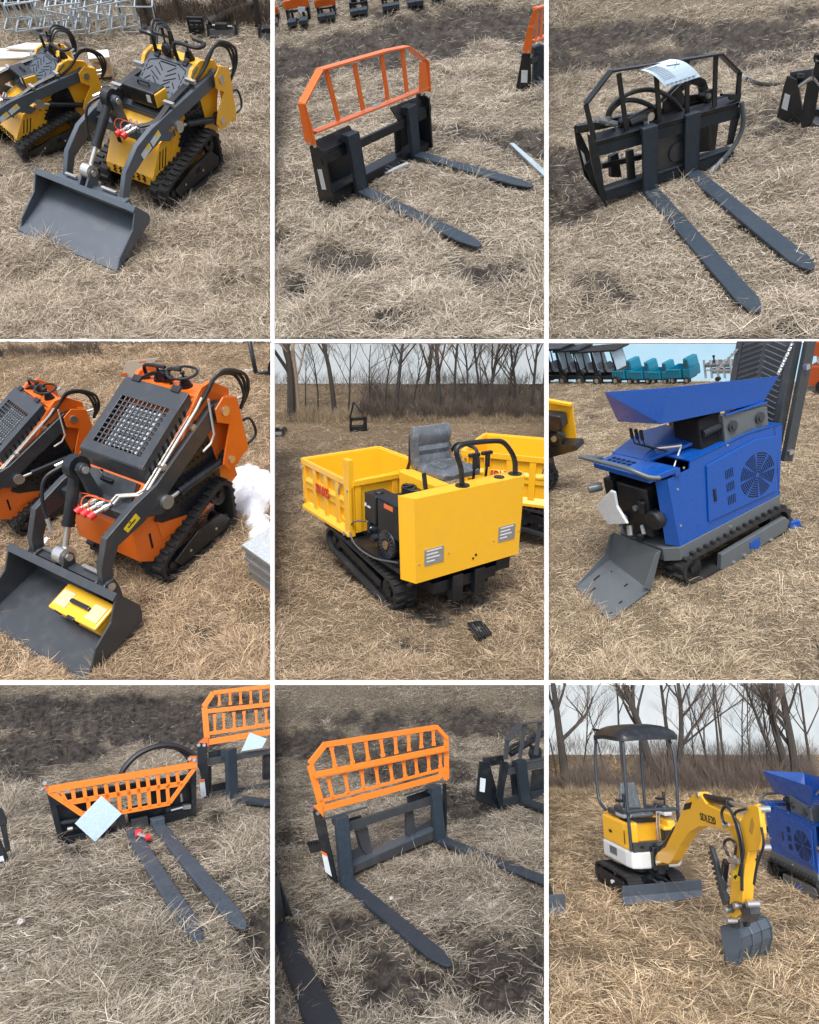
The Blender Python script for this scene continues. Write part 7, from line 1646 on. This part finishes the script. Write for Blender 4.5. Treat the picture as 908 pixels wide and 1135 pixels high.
def bg9():
    CUR[0] = 9; t = TILES[9]
    T = [(65, 335, 5.2, .16, (.0, 0), 'thick dark trunk with peeling base at the far left', BARK), (120, 318, 3.4, .035, (.18, 0), 'crooked thin tree right of the leftmost trunk', BARK), (255, 330, 4.4, .05, (-.02, 0), 'slim tree seen over the canopy left post', BARK), (362, 350, 5.2, .17, (-.02, 0), 'thickest straight trunk right behind the canopy', BARK), (440, 345, 4.6, .12, (.10, 0), 'leaning trunk that bends right beside the canopy', BARK),
         (420, 330, 4.6, .09, (-.05, 0), 'trunk leaning left just behind the canopy roof', BARK), (505, 340, 3.6, .03, (.02, 0), 'thin upright tree above the boom', BARK), (575, 355, 4.6, .05, (.06, 0), 'many stemmed tree in the middle of the thicket', BARK), (600, 355, 4.8, .05, (.12, 0), 'right hand stem of the many stemmed tree', BARK), (560, 352, 4.2, .04, (-.08, 0), 'left leaning stem of the many stemmed tree', BARK),
         (690, 350, 3.2, .035, (-.03, 0), 'slender tree between the thicket and the big right tree', BARK), (770, 355, 3.4, .04, (.0, 0), 'thin tree standing left of the big spreading tree', BARK), (815, 358, 5.0, .15, (-.06, 0), 'big spreading tree, its left trunk', BARK), (835, 358, 5.2, .16, (.10, 0), 'big spreading tree, its right trunk', BARK), (800, 355, 4.4, .08, (-.18, 0), 'low limb stem of the big spreading tree', BARK),
         (35, 322, 2.4, .03, (0, 0), 'short thin tree at the left border', BARK), (200, 335, 3.2, .03, (-.05, 0), 'thin tree left of the canopy', BARK), (740, 345, 3.0, .03, (.05, 0), 'sapling above the blue hopper', BARK), (655, 350, 3.6, .035, (.05, 0), 'thin pale tree right of the many stemmed one', BARK), (890, 355, 4.2, .06, (.0, 0), 'trunk at the right edge of the picture', BARK)]
    for i, (x, y, H, r, ln, lab, m) in enumerate(T): tree(t, x, y, H * .82, r * .8, 300 + i, lab + ' of the excavator field', lean=ln, m=BARKL if i == 99 else m, twigs=1.25, fork=.25)
    brush(t, [(60, 540, 362, 1.2, .9), (440, 910, 366, 1.8, 1.0), (-10, 230, 345, .6, .7), (100, 900, 346, 1.2, 1.25), (300, 900, 318, .8, 1.4)], 2800, .72, 24, 'dense brown leafless thicket under the trees of the excavator field')
    brush(t, [(-10, 910, 372, 1.6, .5)], 2600, .55, 25, 'tall tan grass along the foot of the excavator field thicket', name='tall_grass', col=mat('tan_stems', (.30, .23, .14), .8, bump=0))
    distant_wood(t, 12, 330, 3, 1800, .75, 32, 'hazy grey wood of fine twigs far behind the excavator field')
    skysheet(9, 18, 275, -12, emis('sky_bright', (.40, .44, .46), 1, (.48, .50, .51)))
    # the blue crusher at the right
    F = TILES[9]; a, b = t.g(745, 640), t.g(905, 730); d = a - b; yaw = math.degrees(math.atan2(d[1], d[0])); sc = .97; c, s = math.cos(math.radians(yaw)), math.sin(math.radians(yaw)); p = a - sc * np.array([c * .68 - s * .46, s * .68 + c * .46, 0])
    crusher(t.sub(p, yaw, sc), 'blue tracked crusher cut by the right edge of the picture behind the excavator bucket', 'blue crushers', flat=True)
    # left neighbour: only its blade and track show
    a = t.g(58, 770); p = a + np.array([-.78, .42, 0]); excavator_part(t.sub(p, -80))
def excavator_part(F):
    r = thing('mini_excavator', F, 'dark blade and track of another excavator cut by the left border', 'excavator', 'mini excavators')
    MB().xz([(.56, -.02), (.60, .0), (.55, .10), (.57, .27), (.54, .27), (.51, .10)], -.9, .72).build('dozer_blade', GRY, r, bevel=.004)
    for s in (-1, 1): track(r, [(.30, .155, .155), (-.9, .155, .155)], s * .30, s * .60, th=.03, lug=.015, pitch=.06, split=False)
    MB().box((-.9, -.4, .30), (.2, .4, .40)).build('undercarriage', BLK, r); MB().xy([(.4, -.5), (.4, .3), (.2, .45), (-1.1, .45), (-1.1, -.5)], .5, .75).build('skirt', BLK, r, bevel=.03); MB().xy([(.3, -.5), (.3, .2), (.1, .4), (-1.1, .4), (-1.1, -.5)], .76, 1.1).build('body_cover', YELX, r, bevel=.03)
def cart(t, z, w, lab, k):
    F = wallframe(t, z, (z[0] + w, z[1])); W = np.linalg.norm(F.pl('y', 0, (z[0] + w, z[1]))); s = W
    r = thing('golf_cart', F, lab, 'golf cart', 'row of parked golf carts')
    MB().xz([(0, .14 * s), (.95 * s, .14 * s), (s, .30 * s), (.9 * s, .40 * s), (.78 * s, .42 * s), (.72 * s, .26 * s), (.30 * s, .26 * s), (.05 * s, .34 * s)], 0, s * .55).build('body', BLK, r, bevel=.01)
    MB().box((-.04 * s, -.04, .98 * s), (.98 * s, s * .6, 1.04 * s)).build('roof', BLK, r, bevel=.015)
    b = MB()
    for x, x2 in ((.05, .02), (.42, .40), (.86, .74)):
        for y in (.02, s * .52): b.bar((x * s, y, .3 * s), (x2 * s, y, .98 * s), .022, .022)
    b.build('roof_post', BLK, r); w_ = MB()
    for x in (.16, .84): b = MB().disc((x * s, .0, .13 * s), 'y', .13 * s, .10, 16).build('wheel', RUB, r); MB().disc((x * s, -.052, .13 * s), 'y', .06 * s, .02, 12).build('hub', CHR, b)
    for x in (.12, .46): MB().box((x * s, .05, .34 * s), (x * s + .24 * s, s * .5, .42 * s)).ext([(x * s, .05, .42 * s), (x * s, s * .5, .42 * s), (x * s - .04 * s, s * .3, .62 * s), (x * s - .04 * s, .05, .62 * s)], (.05 * s, 0, 0)).build('seat', mat('light_grey_seat', (.20, .22, .24), .5), r, bevel=.01)
    MB().ext([(.86 * s, .03, .42 * s), (.86 * s, s * .5, .42 * s), (.77 * s, s * .5, .94 * s), (.77 * s, .03, .94 * s)], (.008, 0, 0)).build('windscreen', mat('windscreen_glass', (.55, .68, .76), .1, trans=.3, bump=0), r)
    MB().cyl((.66 * s, .15, .55 * s), (.76 * s, .15, .45 * s), .015, 8).build('steering_column', BLK, r)
def trike(t, z, w, lab):
    F = wallframe(t, z, (z[0] + w, z[1])); s = np.linalg.norm(F.pl('y', 0, (z[0] + w, z[1])))
    F = F.sub((0, 0, 0), 0, .72); r = thing('cargo_trike', F, lab, 'cargo tricycle', 'row of teal cargo tricycles')
    MB().box((0, 0, .22 * s), (.62 * s, .8 * s, .26 * s)).box((0, 0, .26 * s), (.62 * s, .02, .58 * s)).box((0, .78 * s, .26 * s), (.62 * s, .8 * s, .58 * s)).box((0, 0, .26 * s), (.02, .8 * s, .58 * s)).box((.60 * s, 0, .26 * s), (.62 * s, .8 * s, .62 * s)).build('cargo_box', TEAL, r, bevel=.006)
    m = MB()
    for k in range(5): m.box((.03 * s + .14 * k * s, -.014, .28 * s), (.05 * s + .14 * k * s, 0, .56 * s))
    m.box((0, -.016, .54 * s), (.62 * s, 0, .58 * s)).build('ribs', mat('light_teal', (.02, .24, .34), .4), r)
    MB().box((.66 * s, .05 * s, .20 * s), (.98 * s, .75 * s, .58 * s)).ext([(.70 * s, .08 * s, .58 * s), (.98 * s, .08 * s, .58 * s), (.92 * s, .08 * s, .96 * s), (.72 * s, .08 * s, .98 * s)], (0, .64 * s, 0)).build('cab', TEAL, r, bevel=.02)
    MB().xz([(.74 * s, .66 * s), (.90 * s, .66 * s), (.88 * s, .90 * s), (.76 * s, .90 * s)], .06 * s, .078 * s).build('cab_window', mat('tinted_glass', (.04, .08, .11), .1, bump=0), r)
    for x in (.22, .84): b = MB().disc((x * s, .04, .13 * s), 'y', .13 * s, .08, 16).build('wheel', RUB, r); MB().disc((x * s, -.002, .13 * s), 'y', .07 * s, .02, 12).build('hub', CHR, b)
    MB().box((.05 * s, .1 * s, .14 * s), (.9 * s, .6 * s, .2 * s)).build('chassis', BLK, r)
def bg6():
    CUR[0] = 6; t = TILES[6]
    for i, (x, lab) in enumerate(((-12, 'leftmost golf cart, cut by the border'), (46, 'second golf cart from the left'), (102, 'third golf cart from the left'), (160, 'nearest golf cart with windscreen, right end of the row'))): cart(t, (x, 143 + i * .3), 84 if i < 3 else 90, lab + ', black roof and grey seats', i)
    for i, (x, w, lab) in enumerate(((222, 92, 'leftmost teal cargo tricycle beside the golf carts'), (283, 88, 'second teal cargo tricycle from the left'), (342, 86, 'third teal cargo tricycle from the left'), (402, 106, 'rightmost and nearest teal cargo tricycle'), )): trike(t, (x, 144 - i * .6), w, lab)
    trike(t, (-18, 132), 60, 'teal cargo tricycle peeping out under the golf carts at the left border')
    for i, (x, w) in enumerate(((525, 90), (630, 80))):
        F = wallframe(t, (x, 133), (x + w, 133)); s = np.linalg.norm(F.pl('y', 0, (x + w, 133))); r = thing('tank_sprayer', F, ('left hand' if i == 0 else 'right hand') + ' white tank sprayer parked behind the blue hopper', 'sprayer', 'white tank sprayers')
        MB().cyl((.1 * s, .2, .25 * s), (.9 * s, .2, .25 * s), .10 * s, 14).build('tank', WHT, r); MB().box((0, 0, .48 * s), (s, .3, .60 * s)).build('upper_tank', GRYM, r, bevel=.02); m = MB()
        for k in range(5): m.box((k * s / 4.2, .0, .1 * s), (k * s / 4.2 + .03, .03, .75 * s))
        m.box((0, 0, .36 * s), (s, .03, .40 * s)).build('rack', mat('pale_rack', (.40, .43, .45), .5), r); MB().ball((.3 * s, .1, .82 * s), .05 * s, 8).cyl((.3 * s, .1, .5 * s), (.3 * s, .1, .8 * s), .015, 6).build('beacon', BLK, r); MB().disc((.5 * s, .0, .08 * s), 'y', .08 * s, .06, 12).build('wheel', RUB, r)
    F = wallframe(t, (868, 172), (930, 174)); r = thing('orange_trailer', F, 'orange machine with a white tank at the right edge beyond the conveyor', 'trailer'); s = 1.3
    MB().box((0, 0, .12), (s, .5, .42)).build('chassis', mat('rust_orange', (.52, .09, .02), .5), r, bevel=.01); MB().box((.05, 0, .58), (s, .5, .80)).build('hopper', mat('rust_orange', (.52, .09, .02), .5), r, bevel=.01); MB().cyl((.1, .2, .50), (s, .2, .50), .12, 14).build('tank', WHT, r); MB().disc((.25, .0, .10), 'y', .12, .08, 14).build('wheel', RUB, r)
    # yellow dumper at the left border
    F = wallframe(t, (-40, 480), (45, 480)); P = lambda y, *z: [np.array(p) for p in F.pl('y', y, *z)]
    r = thing('track_dumper', F, 'back of a yellow track dumper front panel with its engine, cut by the left border', 'track dumper', 'yellow track dumpers')
    MB().ext(P(-.05, (-60, 180), (8, 192), (84, 206), (102, 352), (40, 345), (-60, 320)), (0, .02, 0)).ext(P(-.05, (-60, 176), (8, 190), (85, 205), (85, 214), (8, 200), (-60, 188)), (0, -.06, 0)).build('front_panel', YEL2, r, bevel=.003)
    a = P(-.25, (-30, 250), (50, 262), (10, 330), (30, 320)); MB().ext(P(-.3, (-50, 240), (45, 250), (52, 290), (30, 310), (-50, 320)), (0, .2, 0)).disc(a[3], 'y', .13, .1, 20).build('engine', BLK, r, bevel=.015); MB().disc(a[3] - (0, .06, 0), 'y', .04, .02, 12).build('starter_cap', CHR, r)
    MB().ext(P(-.3, (-60, 340), (95, 345), (102, 362), (0, 392), (-60, 392)), (0, .25, 0)).build('deck', BLK, r, bevel=.006)
    c = F.pl('y', 0, (5, 440)); track(r, [(c[0], .30, .14), (c[0] - .9, .16, .15)] if False else [(c[0] - .04, .20, .20), (c[0] - 1.0, .2, .2)], -.25, .0, th=.025, lug=.018, pitch=.065); MB().box((-.5, -.02, .1), (c[0], .25, F.pl('y', 0, (0, 385))[2])).build('undercarriage', BLK, r)
    # plastic bag hung on the engine
    F = t.mainf; q = F.pl('x', .95, (170, 545), (218, 492), (232, 498), (240, 545), (275, 603), (212, 606)); fr = F.sub(q[0]); b = [np.array(p) - np.array(q[0]) for p in q]; bag = mat('white_plastic_bag', (.70, .75, .78), .3, bump=.8, coat=.4, var=.1)
    tag(MB().ext(b, (.03, 0, 0)).build('plastic_bag', bag, frame=fr, bevel=.01), 'white plastic bag hanging open from the crusher engine', 'plastic bag')
    fr = t.at(818, 618); tag(MB().box((-.05, -.03, 0), (.06, .03, .07)).xz([(-.08, 0), (.08, 0), (.04, .05)], -.05, .05).build('blue_peg', BLU, frame=fr), 'small blue peg on the grass behind the crusher track', 'peg')
    skysheet(6, 15, 200, -14, emis('sky_blue', (.27, .42, .52), 1, (.31, .45, .54)))
def mains():
    CUR[0] = 1; loader(TILES[1].mainf, 'yellow', 'yellow mini track loader in front with its slate grey bucket resting on the grass', 'yellow track loaders')
    CUR[0] = 4; loader(TILES[4].mainf, 'orange', 'orange mini track loader in front holding a yellow toolbox in its bucket', 'orange track loaders')
    CUR[0] = 5; dumper(TILES[5].mainf, 'yellow track dumper nearest the camera with its whole front panel and seat in view', 'yellow track dumpers')
    CUR[0] = 6; crusher(TILES[6].mainf, 'blue tracked crusher with a raised conveyor and folded down step, whole in view', 'blue crushers')
    CUR[0] = 9; excavator(TILES[9].mainf, 'yellow and white mini excavator with black canopy and its bucket on the grass', 'mini excavators')
HOLES = {
 1: [[(75, 745), (385, 920), (480, 725), (185, 600)], [(505, 690), (572, 715), (740, 550), (600, 560)]],
 2: [[(280, 650), (320, 622), (655, 790), (700, 828), (680, 845), (620, 835)], [(468, 532), (505, 515), (800, 590), (866, 628), (855, 642), (800, 636)], [(150, 670), (200, 690), (520, 500), (480, 480)]],
 3: [[(325, 650), (370, 640), (700, 985), (722, 1040), (695, 1066), (640, 1020)], [(462, 592), (505, 578), (870, 870), (897, 905), (880, 922), (830, 900)], [(150, 700), (200, 700), (640, 520), (600, 480)]],
 4: [[(-40, 880), (240, 1130), (300, 1130), (465, 905), (60, 640)]],
 5: [[(180, 620), (380, 900), (600, 860), (560, 700)]],
 6: [[(103, 828), (205, 942), (360, 825), (245, 735)], [(430, 780), (480, 840), (800, 640), (780, 570)]],
 7: [[(425, 545), (475, 520), (690, 850), (685, 885), (640, 880)], [(505, 500), (555, 485), (825, 810), (828, 838), (780, 840)], [(190, 560), (650, 450), (640, 420), (190, 500)], [(775, 410), (905, 430), (905, 400), (780, 385)]],
 8: [[(225, 680), (275, 655), (560, 885), (600, 940), (580, 962), (520, 945)], [(545, 545), (590, 520), (905, 650), (905, 690)], [(0, 810), (60, 800), (240, 1160), (100, 1160)], [(200, 680), (580, 520), (560, 490), (200, 640)], [(825, 410), (905, 440), (905, 420), (830, 398)]],
 9: [[(258, 755), (520, 706), (500, 600), (170, 600)]],
}
def litter():
    for i, L in ((7, ((70, 802, .030, 'pale stone lying alone in the straw left of the forks'), (458, 882, .026, 'small pale stone below the fork tine tips'), (492, 928, .022, 'small stone just under the upper of two pale stones'), (305, 918, .028, 'flat pale stone in the straw below the blue sheet'), (652, 998, .028, 'bright stone under the longer fork tine'), (65, 1060, .030, 'pale stone near the lower left corner of the folded guard plot'), (118, 1072, .026, 'stone right of the pale one in the lower corner'), (22, 958, .026, 'stone at the left edge of the straw'))),
                 (8, ((655, 718, .024, 'small pale stone in the straw right of the long tine'), (395, 715, .020, 'tiny pale stone beside the left tine'))),
                 (2, ((90, 958, .060, 'dark clod of earth in the lower left straw'), (355, 1050, .035, 'small dark clod near the bottom of the four bar guard plot'), (440, 1068, .030, 'dark clod right of the small one near the bottom')))):
        CUR[0] = i; t = TILES[i]
        for (zx, zy, r, lab) in L:
            p = t.g(zx, zy); fr = t.sub(p, random.uniform(0, 360)); rd = random.Random(int(zx)); m = MB(); m.ball((0, 0, r * .3), (r, r * .7, r * .5), 10)
            m.v = [tuple(c * (1 + rd.uniform(-.22, .22)) for c in v) for v in m.v]
            tag(m.build('stone' if i != 2 else 'clod', mat('pale_stone', (.50, .46, .41), .9, bump=.4) if i != 2 else mat('dark_earth', (.03, .025, .02), .95, bump=.6), frame=fr), lab, 'stone' if i != 2 else 'clod')
litter(); forks2(); forks3(); forks7(); forks8(); mains(); bg1(); bg4(); bg5(); bg6(); bg9()
SZ = {1: 1.25, 2: .95, 3: .95, 4: 1.05, 5: 1.0, 6: 1.0, 7: .85, 8: .85, 9: 2.0}
for i in TILES: ground(i, blades=96000 if i in (1, 9, 6) else 84000, length=(.05 * SZ[i], .15 * SZ[i]), width=.0024 * SZ[i], holes=HOLES[i])
borders(); trim(); lowland(); world_and_camera()
